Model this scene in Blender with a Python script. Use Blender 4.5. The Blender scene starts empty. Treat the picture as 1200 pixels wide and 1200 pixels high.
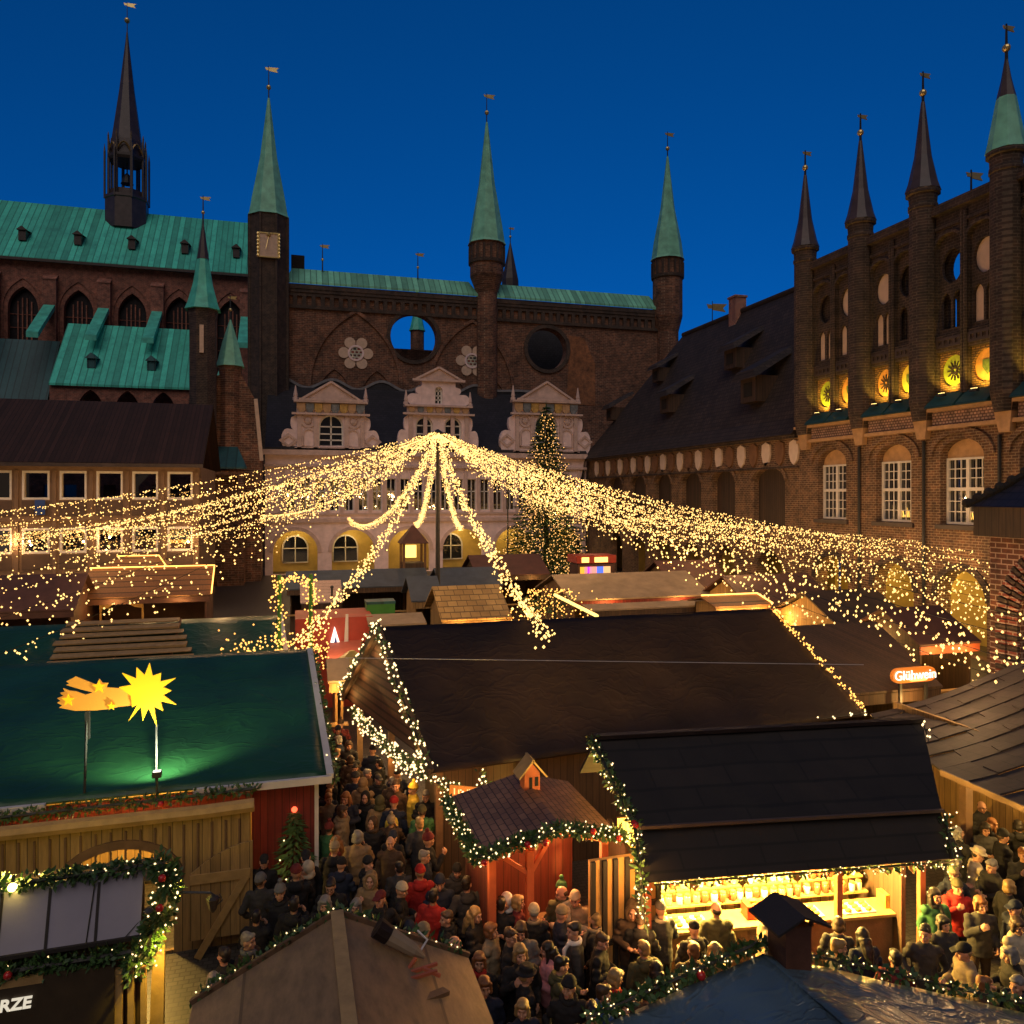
import bpy, bmesh, math, random
import numpy as np
from mathutils import Vector, Matrix, noise
from mathutils.geometry import delaunay_2d_cdt

# ------------------------------------------------------------------ scene, camera, sky, sun, exposure
scene = bpy.context.scene
COL = scene.collection
R = math.radians
PI = math.pi
FPX, HOR, CX, HC = 900.0, 580.0, 600.0, 8.5      # focal length in px of a 1200 px wide picture, horizon row, centre, eye height
TH = math.atan2(0.277, 0.961)                    # the market's streets run 16 degrees off the view axis
CT, ST = math.cos(TH), math.sin(TH)

cam_d = bpy.data.cameras.new('camera')
cam_d.sensor_width = 36.0
cam_d.lens = 36.0 * FPX / 1200.0
cam_d.shift_y = -(600.0 - HOR) / 1200.0
cam_d.clip_start = 0.2
cam_d.clip_end = 2000.0
cam = bpy.data.objects.new('camera', cam_d)
COL.objects.link(cam)
cam.location = (0, 0, HC)
cam.rotation_euler = (R(90), 0, -TH)
scene.camera = cam

SUN_EL, SUN_AZ = 16.0, 205.0                      # soft afterglow from behind the photographer
world = bpy.data.worlds.new('World')
scene.world = world
world.use_nodes = True
wn, wl = world.node_tree.nodes, world.node_tree.links
wn.clear()
w_out = wn.new('ShaderNodeOutputWorld')
w_bg = wn.new('ShaderNodeBackground')
w_sky = wn.new('ShaderNodeTexSky')
w_sky.sky_type = 'NISHITA'
w_sky.sun_disc = False
w_sky.sun_elevation = R(2.0)
w_sky.sun_rotation = R(SUN_AZ)
w_sky.ozone_density = 6.0
w_sky.dust_density = 0.2
w_bw = wn.new('ShaderNodeRGBToBW')
w_mix = wn.new('ShaderNodeMix'); w_mix.data_type = 'RGBA'; w_mix.blend_type = 'MULTIPLY'
w_mix.inputs[0].default_value = 1.0
w_mix.inputs[7].default_value = (0.004, 0.43, 1.85, 1)      # deep blue-hour tint over the sky's own gradient
wl.new(w_sky.outputs[0], w_bw.inputs[0])
wl.new(w_bw.outputs[0], w_mix.inputs[6])
w_co = wn.new('ShaderNodeTexCoord')
w_dot = wn.new('ShaderNodeVectorMath'); w_dot.operation = 'DOT_PRODUCT'
w_dot.inputs[1].default_value = (-ST, -CT, 0.0)                 # towards the afterglow
wl.new(w_co.outputs['Generated'], w_dot.inputs[0])
w_rng = wn.new('ShaderNodeMapRange'); w_rng.interpolation_type = 'SMOOTHSTEP'
w_rng.inputs['From Min'].default_value = -0.35; w_rng.inputs['From Max'].default_value = 0.75
wl.new(w_dot.outputs['Value'], w_rng.inputs['Value'])
w_west = wn.new('ShaderNodeMix'); w_west.data_type = 'RGBA'
w_west.inputs[7].default_value = (0.07, 0.055, 0.05, 1)           # pale warm dusk in the west, behind the camera
wl.new(w_rng.outputs['Result'], w_west.inputs[0])
wl.new(w_mix.outputs[2], w_west.inputs[6])
wl.new(w_west.outputs[2], w_bg.inputs[0])
w_bg.inputs[1].default_value = 0.15
wl.new(w_bg.outputs[0], w_out.inputs[0])

sun_d = bpy.data.lights.new('sun', 'SUN')
sun_d.energy = 0.25
sun_d.angle = R(55)
sun_d.color = (1.0, 0.86, 0.80)
sun = bpy.data.objects.new('sun', sun_d)
COL.objects.link(sun)
sun.rotation_euler = (R(90 - 50), 0, R(-22))

vs = scene.view_settings
vs.view_transform = 'Standard'
vs.look = 'None'
vs.gamma = 1.0
vs.exposure = 1.6
vs.use_curve_mapping = False
scene.cycles.use_denoising = True
scene.cycles.max_bounces = 5
scene.cycles.diffuse_bounces = 2
scene.cycles.glossy_bounces = 3
scene.cycles.transparent_max_bounces = 6
scene.cycles.sample_clamp_indirect = 3.0

rng = random.Random(7)

# ------------------------------------------------------------------ pixel helpers (photo pixel -> place in the square)
def at_z(px, py, z):
    """the point of height z seen at photo pixel (px, py)"""
    d = (HC - z) * FPX / (py - HOR)
    x = (px - CX) / FPX * d
    return (CT * x + ST * d, -ST * x + CT * d)
def at_d(px, d):
    x = (px - CX) / FPX * d
    return (CT * x + ST * d, -ST * x + CT * d)
def depth(u, v): return ST * u + CT * v
def u_on(px, v):
    k = (px - CX) / FPX
    return v * (ST + k * CT) / (CT - k * ST)
def v_on(px, u):
    k = (px - CX) / FPX
    return u * (CT - k * ST) / (ST + k * CT)
def z_of(py, u, v): return HC + (HOR - py) / FPX * depth(u, v)

# ------------------------------------------------------------------ materials
def _nt(name):
    m = bpy.data.materials.new(name)
    m.use_nodes = True
    nt = m.node_tree
    b = nt.nodes['Principled BSDF']
    return m, nt, b
def _n(nt, t, **kw):
    n = nt.nodes.new(t)
    for k, v in kw.items(): setattr(n, k, v)
    return n
def _ramp(nt, fac, stops):
    r = _n(nt, 'ShaderNodeValToRGB')
    el = r.color_ramp.elements
    el[0].position, el[0].color = stops[0][0], (*stops[0][1], 1)
    el[1].position, el[1].color = stops[-1][0], (*stops[-1][1], 1)
    for p, c in stops[1:-1]:
        e = el.new(p); e.color = (*c, 1)
    nt.links.new(fac, r.inputs[0])
    return r.outputs[0]
def _mixc(nt, fac, a, b, mode='MIX'):
    m = _n(nt, 'ShaderNodeMix', data_type='RGBA', blend_type=mode)
    for s, v in ((0, fac), (6, a), (7, b)):
        if isinstance(v, (int, float)): m.inputs[s].default_value = v
        elif isinstance(v, tuple): m.inputs[s].default_value = (*v, 1)
        else: nt.links.new(v, m.inputs[s])
    return m.outputs[2]
def _bump(nt, b, h, strength, dist=0.02):
    bp = _n(nt, 'ShaderNodeBump')
    bp.inputs['Strength'].default_value = strength
    bp.inputs['Distance'].default_value = dist
    nt.links.new(h, bp.inputs['Height'])
    nt.links.new(bp.outputs[0], b.inputs['Normal'])
def _coord(nt): return _n(nt, 'ShaderNodeTexCoord').outputs['Object']
def _noise(nt, co, scale, detail=4, rough=0.6):
    n = _n(nt, 'ShaderNodeTexNoise')
    n.inputs['Scale'].default_value = scale
    n.inputs['Detail'].default_value = detail
    n.inputs['Roughness'].default_value = rough
    nt.links.new(co, n.inputs['Vector'])
    return n.outputs[0]
def _map(nt, co, scale=(1, 1, 1), rot=(0, 0, 0)):
    m = _n(nt, 'ShaderNodeMapping')
    m.inputs['Scale'].default_value = scale
    m.inputs['Rotation'].default_value = rot
    nt.links.new(co, m.inputs['Vector'])
    return m.outputs[0]
def _flat(nt, co):
    """(x + y, z, 0): one flat pattern space for every upright axis-aligned wall"""
    s = _n(nt, 'ShaderNodeSeparateXYZ'); nt.links.new(co, s.inputs[0])
    a = _n(nt, 'ShaderNodeMath', operation='ADD')
    nt.links.new(s.outputs[0], a.inputs[0]); nt.links.new(s.outputs[1], a.inputs[1])
    c = _n(nt, 'ShaderNodeCombineXYZ')
    nt.links.new(a.outputs[0], c.inputs[0]); nt.links.new(s.outputs[2], c.inputs[1])
    return c.outputs[0]

def m_plain(name, c, rough=0.7, var=0.35, scale=2.0, bump=0.15, metal=0.0, bdist=0.02, spec=0.5):
    m, nt, b = _nt(name)
    co = _coord(nt)
    n1 = _noise(nt, co, scale)
    col = _ramp(nt, n1, [(0.25, tuple(x * (1 - var) for x in c)), (0.75, tuple(min(1, x * (1 + var)) for x in c))])
    nt.links.new(col, b.inputs['Base Color'])
    b.inputs['Roughness'].default_value = rough
    b.inputs['Metallic'].default_value = metal
    b.inputs['Specular IOR Level'].default_value = spec
    if bump: _bump(nt, b, _noise(nt, co, scale * 6), bump, bdist)
    return m
def m_brick(name, c1, c2, mortar, scale=1.0, patch=0.4, ms=0.02, bump=0.4, dirt=0.09, bw=0.29, bh=0.10):
    m, nt, b = _nt(name)
    co = _coord(nt)
    t = _n(nt, 'ShaderNodeTexBrick')
    t.inputs['Scale'].default_value = scale
    t.inputs['Color1'].default_value = (*c1, 1)
    t.inputs['Color2'].default_value = (*c2, 1)
    t.inputs['Mortar'].default_value = (*mortar, 1)
    t.inputs['Mortar Size'].default_value = ms
    t.inputs['Brick Width'].default_value = bw
    t.inputs['Row Height'].default_value = bh
    nt.links.new(_flat(nt, co), t.inputs['Vector'])
    n1 = _noise(nt, co, dirt * 4, 6, 0.7)
    n2 = _noise(nt, co, 1.6, 5, 0.75)
    dk = _ramp(nt, n1, [(0.3, (1 - patch,) * 3), (0.7, (1 + patch * 0.4,) * 3)])
    c = _mixc(nt, 1.0, t.outputs[0], dk, 'MULTIPLY')
    sp = _ramp(nt, n2, [(0.3, (0.40,) * 3), (0.5, (1.0,) * 3), (0.72, (1.75, 1.55, 1.35))])
    c = _mixc(nt, 1.0, c, sp, 'MULTIPLY')
    nt.links.new(c, b.inputs['Base Color'])
    b.inputs['Roughness'].default_value = 0.85
    _bump(nt, b, t.outputs[1], -bump, 0.02)
    return m
def m_seam(name, c, c2, pitch=0.8, rough=0.55, axis=0):
    """patinated copper sheet with standing seams"""
    m, nt, b = _nt(name)
    co = _coord(nt)
    s = _n(nt, 'ShaderNodeSeparateXYZ'); nt.links.new(co, s.inputs[0])
    d = _n(nt, 'ShaderNodeMath', operation='DIVIDE'); d.inputs[1].default_value = pitch
    nt.links.new(s.outputs[axis], d.inputs[0])
    fr = _n(nt, 'ShaderNodeMath', operation='FRACT'); nt.links.new(d.outputs[0], fr.inputs[0])
    lo = _n(nt, 'ShaderNodeMath', operation='LESS_THAN'); lo.inputs[1].default_value = 0.16
    nt.links.new(fr.outputs[0], lo.inputs[0])
    fl = _n(nt, 'ShaderNodeMath', operation='FLOOR'); nt.links.new(d.outputs[0], fl.inputs[0])
    wn_ = _n(nt, 'ShaderNodeTexWhiteNoise', noise_dimensions='1D'); nt.links.new(fl.outputs[0], wn_.inputs['W'])
    n1 = _noise(nt, _map(nt, co, (0.55, 0.55, 0.10)), 1.0, 8, 0.8)
    col = _ramp(nt, n1, [(0.28, c2), (0.5, c), (0.8, tuple(min(1, x * 1.35) for x in c))])
    pan = _ramp(nt, wn_.outputs[0], [(0, (0.62,) * 3), (1, (1.2,) * 3)])
    col = _mixc(nt, 1.0, col, pan, 'MULTIPLY')
    col = _mixc(nt, lo.outputs[0], col, tuple(x * 0.45 for x in c))
    nt.links.new(col, b.inputs['Base Color'])
    b.inputs['Roughness'].default_value = rough
    _bump(nt, b, lo.outputs[0], 0.6, 0.05)
    return m
def m_plank(name, c1, c2, pitch=0.16, axis='flat', rough=0.7, gap=0.08, dark=0.25, grain=(1, 1, 12)):
    """boards: axis 'flat' upright boards on walls; 0/1/2 boards stacked along that object axis"""
    m, nt, b = _nt(name)
    co = _coord(nt)
    s = _n(nt, 'ShaderNodeSeparateXYZ'); nt.links.new(_flat(nt, co) if axis == 'flat' else co, s.inputs[0])
    src = s.outputs[0 if axis == 'flat' else axis]
    d = _n(nt, 'ShaderNodeMath', operation='DIVIDE'); d.inputs[1].default_value = pitch
    nt.links.new(src, d.inputs[0])
    fr = _n(nt, 'ShaderNodeMath', operation='FRACT'); nt.links.new(d.outputs[0], fr.inputs[0])
    lo = _n(nt, 'ShaderNodeMath', operation='LESS_THAN'); lo.inputs[1].default_value = gap
    nt.links.new(fr.outputs[0], lo.inputs[0])
    fl = _n(nt, 'ShaderNodeMath', operation='FLOOR'); nt.links.new(d.outputs[0], fl.inputs[0])
    wn_ = _n(nt, 'ShaderNodeTexWhiteNoise', noise_dimensions='1D'); nt.links.new(fl.outputs[0], wn_.inputs['W'])
    col = _ramp(nt, wn_.outputs[0], [(0, c1), (1, c2)])
    g = _noise(nt, _map(nt, co, (14 / grain[0], 14 / grain[1], 14 / grain[2])), 1.0, 6, 0.7)
    gr = _ramp(nt, g, [(0.3, (0.6,) * 3), (0.7, (1.15,) * 3)])
    col = _mixc(nt, 1.0, col, gr, 'MULTIPLY')
    col = _mixc(nt, lo.outputs[0], col, tuple(x * dark for x in c1))
    nt.links.new(col, b.inputs['Base Color'])
    b.inputs['Roughness'].default_value = rough
    _bump(nt, b, lo.outputs[0], -0.5, 0.02)
    return m
def m_tile(name, c1, c2, tw=0.25, th=0.18, rough=0.7, joint=0.3, bump=0.6, axis=0, zk=1.0):
    """overlapping roof tiles; rows follow height, columns follow the object axis along the ridge"""
    m, nt, b = _nt(name)
    co = _coord(nt)
    s = _n(nt, 'ShaderNodeSeparateXYZ'); nt.links.new(co, s.inputs[0])
    cb = _n(nt, 'ShaderNodeCombineXYZ')
    nt.links.new(s.outputs[axis], cb.inputs[0])
    zm = _n(nt, 'ShaderNodeMath', operation='MULTIPLY'); zm.inputs[1].default_value = zk
    nt.links.new(s.outputs[2], zm.inputs[0]); nt.links.new(zm.outputs[0], cb.inputs[1])
    t = _n(nt, 'ShaderNodeTexBrick')
    t.inputs['Scale'].default_value = 1.0
    t.inputs['Color1'].default_value = (*c1, 1)
    t.inputs['Color2'].default_value = (*c2, 1)
    t.inputs['Mortar'].default_value = (*[x * joint for x in c1], 1)
    t.inputs['Mortar Size'].default_value = th * 0.10
    t.inputs['Mortar Smooth'].default_value = 0.6
    t.inputs['Brick Width'].default_value = tw
    t.inputs['Row Height'].default_value = th
    nt.links.new(cb.outputs[0], t.inputs['Vector'])
    n1 = _noise(nt, co, 0.5, 6, 0.7)
    v = _ramp(nt, n1, [(0.3, (0.6,) * 3), (0.7, (1.25,) * 3)])
    col = _mixc(nt, 1.0, t.outputs[0], v, 'MULTIPLY')
    nt.links.new(col, b.inputs['Base Color'])
    b.inputs['Roughness'].default_value = rough
    _bump(nt, b, t.outputs[1], -bump, 0.03)
    return m
def m_tarp(name, c, rough=0.35, scale=1.3, bump=0.5, var=0.3, spec=0.5):
    """plastic sheet with folds"""
    m, nt, b = _nt(name)
    co = _coord(nt)
    n0 = _noise(nt, co, 0.7, 3, 0.5)
    mp = _n(nt, 'ShaderNodeVectorMath', operation='ADD')
    nt.links.new(co, mp.inputs[0])
    sc = _n(nt, 'ShaderNodeVectorMath', operation='SCALE'); sc.inputs[3].default_value = 1.2
    nc = _n(nt, 'ShaderNodeTexNoise'); nc.inputs['Scale'].default_value = 0.8
    nt.links.new(co, nc.inputs['Vector'])
    nt.links.new(nc.outputs['Color'], sc.inputs[0]); nt.links.new(sc.outputs[0], mp.inputs[1])
    def crease(rot, st, sc):
        return _ramp(nt, _noise(nt, _map(nt, mp.outputs[0], st, rot), sc, 2, .45), [(.44, (0,) * 3), (.5, (1,) * 3), (.56, (0,) * 3)])
    c1 = crease((0, 0, .5), (1, 2.4, 2.4), scale * .7)
    c2 = crease((0, 0, -.9), (1, 2.8, 2.8), scale * 1.1)
    h = _mixc(nt, .5, _mixc(nt, .5, c1, c2), _noise(nt, _map(nt, co, (1, 2.2, 2.2), (0, 0, .5)), scale * 1.6, 5, .6))
    col = _ramp(nt, n0, [(0.3, tuple(x * (1 - var) for x in c)), (0.7, tuple(x * (1 + var) for x in c))])
    nt.links.new(col, b.inputs['Base Color'])
    b.inputs['Roughness'].default_value = rough
    b.inputs['Specular IOR Level'].default_value = spec
    _bump(nt, b, h, bump, 0.08)
    return m
def m_emit(name, c, s):
    m, nt, b = _nt(name)
    b.inputs['Base Color'].default_value = (*[min(x, 1) * 0.5 for x in c], 1)
    b.inputs['Emission Color'].default_value = (*c, 1)
    b.inputs['Emission Strength'].default_value = s
    b.inputs['Roughness'].default_value = 0.5
    return m
def m_glass(name, c=(0.01, 0.012, 0.02), rough=0.03):
    """window pane seen from outside, dark room behind"""
    m, nt, b = _nt(name)
    b.inputs['Base Color'].default_value = (*c, 1)
    b.inputs['Roughness'].default_value = rough
    b.inputs['Specular IOR Level'].default_value = 1.0
    b.inputs['IOR'].default_value = 1.7
    return m

M = {}
M['church_brick'] = m_brick('church_brick', (0.25, 0.082, 0.056), (0.33, 0.11, 0.075), (0.3, 0.2, 0.15), bw=0.5, bh=0.18)
M['screen_brick'] = m_brick('screen_brick', (0.22, 0.090, 0.052), (0.10, 0.044, 0.030), (0.28, 0.19, 0.13), patch=0.6, bw=0.6, bh=0.22)
M['glazed_brick'] = m_brick('glazed_brick', (0.035, 0.024, 0.02), (0.06, 0.036, 0.028), (0.10, 0.075, 0.06), bw=0.35, bh=0.16, patch=0.3)
M['orange_brick'] = m_brick('orange_brick', (0.36, 0.12, 0.04), (0.28, 0.09, 0.032), (0.2, 0.12, 0.07))
M['wing_brick'] = m_brick('wing_brick', (0.17, 0.085, 0.045), (0.10, 0.05, 0.03), (0.30, 0.22, 0.14), bw=0.38, bh=0.145, ms=0.018)
M['pillory_brick'] = m_brick('pillory_brick', (0.11, 0.045, 0.03), (0.16, 0.06, 0.04), (0.42, 0.30, 0.25), bw=0.42, bh=0.17, ms=0.02)
M['red_brick'] = m_brick('red_brick', (0.25, 0.06, 0.04), (0.2, 0.05, 0.035), (0.4, 0.3, 0.26), bw=0.3, bh=0.12)
M['copper'] = m_seam('copper', (0.07, 0.62, 0.46), (0.035, 0.34, 0.28), 0.85)
M['copper_dark'] = m_seam('copper_dark', (0.02, 0.10, 0.11), (0.01, 0.05, 0.07), 0.85)
M['copper_pale'] = m_seam('copper_pale', (0.20, 0.58, 0.40), (0.12, 0.36, 0.26), 0.7)
M['copper_cone'] = m_plain('copper_cone', (0.20, 0.54, 0.38), 0.5, 0.35, 0.9, 0.2)
M['copper_teal'] = m_plain('copper_teal', (0.08, 0.52, 0.40), 0.5, 0.35, 0.9, 0.2)
M['dark_copper'] = m_plain('dark_copper', (0.05, 0.035, 0.032), 0.5, 0.4, 1.2, 0.2)
M['brown_copper'] = m_plain('brown_copper', (0.065, 0.045, 0.045), 0.45, 0.4, 1.2, 0.2)
M['gold'] = m_plain('gold', (0.75, 0.55, 0.22), 0.3, 0.2, 3, 0.05, metal=0.7)
M['iron'] = m_plain('iron', (0.02, 0.02, 0.022), 0.5, 0.3, 3, 0.1)
M['slate'] = m_tile('slate', (0.014, 0.014, 0.02), (0.026, 0.024, 0.032), 0.5, 0.3, 0.6)
M['hall_tile'] = m_tile('hall_tile', (0.028, 0.02, 0.018), (0.05, 0.034, 0.028), 0.4, 0.3, 0.8)
M['office_roof'] = m_seam('office_roof', (0.042, 0.017, 0.013), (0.028, 0.012, 0.010), 0.3, 0.9)
M['white_stone'] = m_plain('white_stone', (0.78, 0.60, 0.60), 0.8, 0.2, 1.2, 0.2)
M['pink_stone'] = m_plain('pink_stone', (0.58, 0.42, 0.38), 0.8, 0.22, 1.6, 0.25)
M['ochre_wall'] = m_plain('ochre_wall', (0.58, 0.42, 0.12), 0.8, 0.2, 0.9, 0.1)
M['plaster'] = m_plain('plaster', (0.62, 0.45, 0.34), 0.85, 0.15, 3, 0.1)
M['sandstone'] = m_plain('sandstone', (0.48, 0.29, 0.15), 0.8, 0.25, 2.5, 0.3)
M['pale_panel'] = m_brick('pale_panel', (0.42, 0.30, 0.26), (0.36, 0.23, 0.20), (0.12, 0.07, 0.06), bw=0.22, bh=0.16, ms=0.03, patch=0.15)
M['white_paint'] = m_plain('white_paint', (0.72, 0.68, 0.64), 0.5, 0.08, 4, 0.05)
M['office_wall'] = m_plain('office_wall', (0.20, 0.125, 0.08), 0.85, 0.2, 1.5, 0.1)
M['office_panel'] = m_plain('office_panel', (0.10, 0.06, 0.042), 0.7, 0.2, 1.5, 0.1)
M['glass'] = m_glass('glass')
M['leaded_glass'] = m_plain('leaded_glass', (0.02, 0.016, 0.02), 0.35, .4, 3, .2, spec=.25)
M['coated_glass'] = m_glass('coated_glass', (.50, .44, .36), .02)
M['coated_glass'].node_tree.nodes['Principled BSDF'].inputs['Metallic'].default_value = 1.0
M['dark'] = m_plain('dark', (0.012, 0.01, 0.01), 0.9, 0.3, 2, 0)
M['shutter_wood'] = m_plank('shutter_wood', (0.045, 0.028, 0.018), (0.075, 0.042, 0.026), 0.25)
# ------------------------------------------------------------------ mesh builder and tagging
def inside(p, poly):
    r, j = False, len(poly) - 1
    for i in range(len(poly)):
        (xi, yi), (xj, yj) = poly[i], poly[j]
        if (yi > p[1]) != (yj > p[1]) and p[0] < (xj - xi) * (p[1] - yi) / (yj - yi) + xi: r = not r
        j = i
    return r
class MB:
    def __init__(self): self.v = []; self.f = []; self.mi = []; self.cur = 0
    def add(self, vs, fs):
        o = len(self.v)
        self.v.extend(vs)
        for f in fs:
            self.f.append([o + i for i in f]); self.mi.append(self.cur)
        return self
    def box(self, x0, x1, y0, y1, z0, z1):
        return self.add([(x0, y0, z0), (x1, y0, z0), (x1, y1, z0), (x0, y1, z0), (x0, y0, z1), (x1, y0, z1), (x1, y1, z1), (x0, y1, z1)],
                        [(3, 2, 1, 0), (4, 5, 6, 7), (0, 1, 5, 4), (1, 2, 6, 5), (2, 3, 7, 6), (3, 0, 4, 7)])
    def hull8(self, a, b):
        """solid between quad a and quad b (4 points each, same order)"""
        return self.add(list(a) + list(b), [(3, 2, 1, 0), (4, 5, 6, 7), (0, 1, 5, 4), (1, 2, 6, 5), (2, 3, 7, 6), (3, 0, 4, 7)])
    def slab(self, quad, t):
        """a flat or bent sheet of corner points given thickness t straight down"""
        n = len(quad)
        lo = [(p[0], p[1], p[2] - t) for p in quad]
        fs = [tuple(range(n)), tuple(range(2 * n - 1, n - 1, -1))]
        fs += [(i, n + i, n + (i + 1) % n, (i + 1) % n) for i in range(n)]
        return self.add(list(quad) + lo, fs)
    def beam(self, p, q, w, h=None):
        h = h or w
        p, q = Vector(p), Vector(q)
        d = (q - p).normalized()
        up = Vector((0, 0, 1)) if abs(d.z) < 0.95 else Vector((0, 1, 0))
        s = d.cross(up).normalized() * (w / 2)
        t = s.cross(d).normalized() * (h / 2)
        a = [p - s - t, p + s - t, p + s + t, p - s + t]
        b = [x + (q - p) for x in a]
        return self.hull8([tuple(x) for x in a], [tuple(x) for x in b])
    def tube(self, pts, r, n=6, cap=True):
        pts = [Vector(p) for p in pts]
        rs = r if isinstance(r, (list, tuple)) else [r] * len(pts)
        vs, fs = [], []
        for i, p in enumerate(pts):
            d = (pts[min(i + 1, len(pts) - 1)] - pts[max(i - 1, 0)]).normalized()
            up = Vector((0, 0, 1)) if abs(d.z) < 0.9 else Vector((1, 0, 0))
            a = d.cross(up).normalized(); b = a.cross(d)
            for k in range(n):
                t = 2 * PI * k / n
                vs.append(tuple(p + (a * math.cos(t) + b * math.sin(t)) * rs[i]))
        for i in range(len(pts) - 1):
            for k in range(n):
                k2 = (k + 1) % n
                fs.append((i * n + k, i * n + k2, (i + 1) * n + k2, (i + 1) * n + k))
        if cap:
            fs.append(tuple(range(n))[::-1]); fs.append(tuple((len(pts) - 1) * n + k for k in range(n)))
        return self.add(vs, fs)
    def lathe(self, cx, cy, prof, n=12, rot=0.0, sx=1.0, sy=1.0):
        vs, fs = [], []
        for r, z in prof:
            for k in range(n):
                t = 2 * PI * k / n + rot
                vs.append((cx + sx * r * math.cos(t), cy + sy * r * math.sin(t), z))
        for i in range(len(prof) - 1):
            for k in range(n):
                k2 = (k + 1) % n
                fs.append((i * n + k, i * n + k2, (i + 1) * n + k2, (i + 1) * n + k))
        fs.append(tuple(range(n))[::-1]); fs.append(tuple((len(prof) - 1) * n + k for k in range(n)))
        return self.add(vs, fs)
    def ball(self, c, r, n=10, m=6, s=(1, 1, 1)):
        vs, fs = [(c[0], c[1], c[2] + r * s[2])], []
        for i in range(1, m):
            ph = PI * i / m
            for k in range(n):
                t = 2 * PI * k / n
                vs.append((c[0] + s[0] * r * math.sin(ph) * math.cos(t), c[1] + s[1] * r * math.sin(ph) * math.sin(t), c[2] + s[2] * r * math.cos(ph)))
        vs.append((c[0], c[1], c[2] - r * s[2]))
        for k in range(n): fs.append((0, 1 + k, 1 + (k + 1) % n))
        for i in range(m - 2):
            for k in range(n):
                k2 = (k + 1) % n
                fs.append((1 + i * n + k, 1 + (i + 1) * n + k, 1 + (i + 1) * n + k2, 1 + i * n + k2))
        L = len(vs) - 1
        for k in range(n): fs.append((L, 1 + (m - 2) * n + (k + 1) % n, 1 + (m - 2) * n + k))
        return self.add(vs, fs)
    def plate(self, outer, holes=(), a=0.0, b=0.1, axis='y'):
        """flat plate with holes: 2-D outline (s, z), thickness from a to b along axis"""
        loops = [list(outer)] + [list(h) for h in holes]
        flat = [p for l in loops for p in l]
        ed, o = [], 0
        for l in loops:
            ed += [(o + i, o + (i + 1) % len(l)) for i in range(len(l))]; o += len(l)
        cv, _, cf, ov, _, _ = delaunay_2d_cdt([Vector(p) for p in flat], ed, [], 0, 1e-6)
        back = [(o_[0] if o_ else -1) for o_ in ov]
        tris = []
        for t in cf:
            c = ((cv[t[0]].x + cv[t[1]].x + cv[t[2]].x) / 3, (cv[t[0]].y + cv[t[1]].y + cv[t[2]].y) / 3)
            if inside(c, loops[0]) and not any(inside(c, h) for h in loops[1:]) and min(back[i] for i in t) >= 0:
                tris.append(tuple(back[i] for i in t))
        f3 = {'y': lambda p, t: (p[0], t, p[1]), 'x': lambda p, t: (t, p[0], p[1]), 'z': lambda p, t: (p[0], p[1], t)}[axis]
        n = len(flat)
        vs = [f3(p, a) for p in flat] + [f3(p, b) for p in flat]
        fs = [tuple(t) for t in tris] + [tuple(n + i for i in reversed(t)) for t in tris]
        o = 0
        for l in loops:
            k = len(l)
            for i in range(k):
                j = (i + 1) % k
                fs.append((o + i, o + j, n + o + j, n + o + i))
            o += k
        return self.add(vs, fs)
    def build(self, name, mat, parent=None, smooth=False, loc=(0, 0, 0), fix=False):
        me = bpy.data.meshes.new(name)
        off = parent_loc(parent) if parent else Vector(loc)
        me.from_pydata([(p[0] - off[0], p[1] - off[1], p[2] - off[2]) for p in self.v], [], self.f)
        mats = mat if isinstance(mat, (list, tuple)) else [mat]
        for m in mats: me.materials.append(M[m] if isinstance(m, str) else m)
        if len(mats) > 1: me.polygons.foreach_set('material_index', self.mi)
        if smooth: me.polygons.foreach_set('use_smooth', [True] * len(self.f))
        if fix:
            bm = bmesh.new(); bm.from_mesh(me)
            bmesh.ops.recalc_face_normals(bm, faces=bm.faces)
            bm.to_mesh(me); bm.free()
        me.validate()
        me.update()
        o = bpy.data.objects.new(name, me)
        COL.objects.link(o)
        if parent: o.parent = parent
        else: o.location = off
        return o

def parent_loc(o):
    l = Vector((0, 0, 0))
    while o: l += o.location; o = o.parent
    return l
def tag(o, label=None, cat=None, group=None, kind=None):
    if label: o['label'] = label
    if cat: o['category'] = cat
    if group: o['group'] = group
    if kind: o['kind'] = kind
    return o
def thing(name, label, cat, loc=(0, 0, 0), group=None, rz=0.0):
    o = bpy.data.objects.new(name, None)
    o.empty_display_size = 0.3
    COL.objects.link(o)
    o.location = loc
    o.rotation_euler = (0, 0, rz)
    return tag(o, label, cat, group)
def dup(o, parent=None):
    c = o.copy(); COL.objects.link(c)
    if parent is not None: c.parent = parent
    for ch in o.children: dup(ch, c)
    return c
def lamp(name, loc, energy, color, parent=None, size=0.1, kind='POINT', aim=None, cone=60, blend=0.5):
    d = bpy.data.lights.new(name, kind)
    d.energy = energy; d.color = color
    d.shadow_soft_size = size
    if kind == 'SPOT': d.spot_size = R(cone); d.spot_blend = blend
    o = bpy.data.objects.new(name, d)
    COL.objects.link(o)
    if parent: o.parent = parent; o.location = Vector(loc) - parent_loc(parent)
    else: o.location = loc
    if aim is not None:
        o.rotation_euler = (Vector(aim) - Vector(loc)).to_track_quat('-Z', 'Y').to_euler()
    return o

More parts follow.
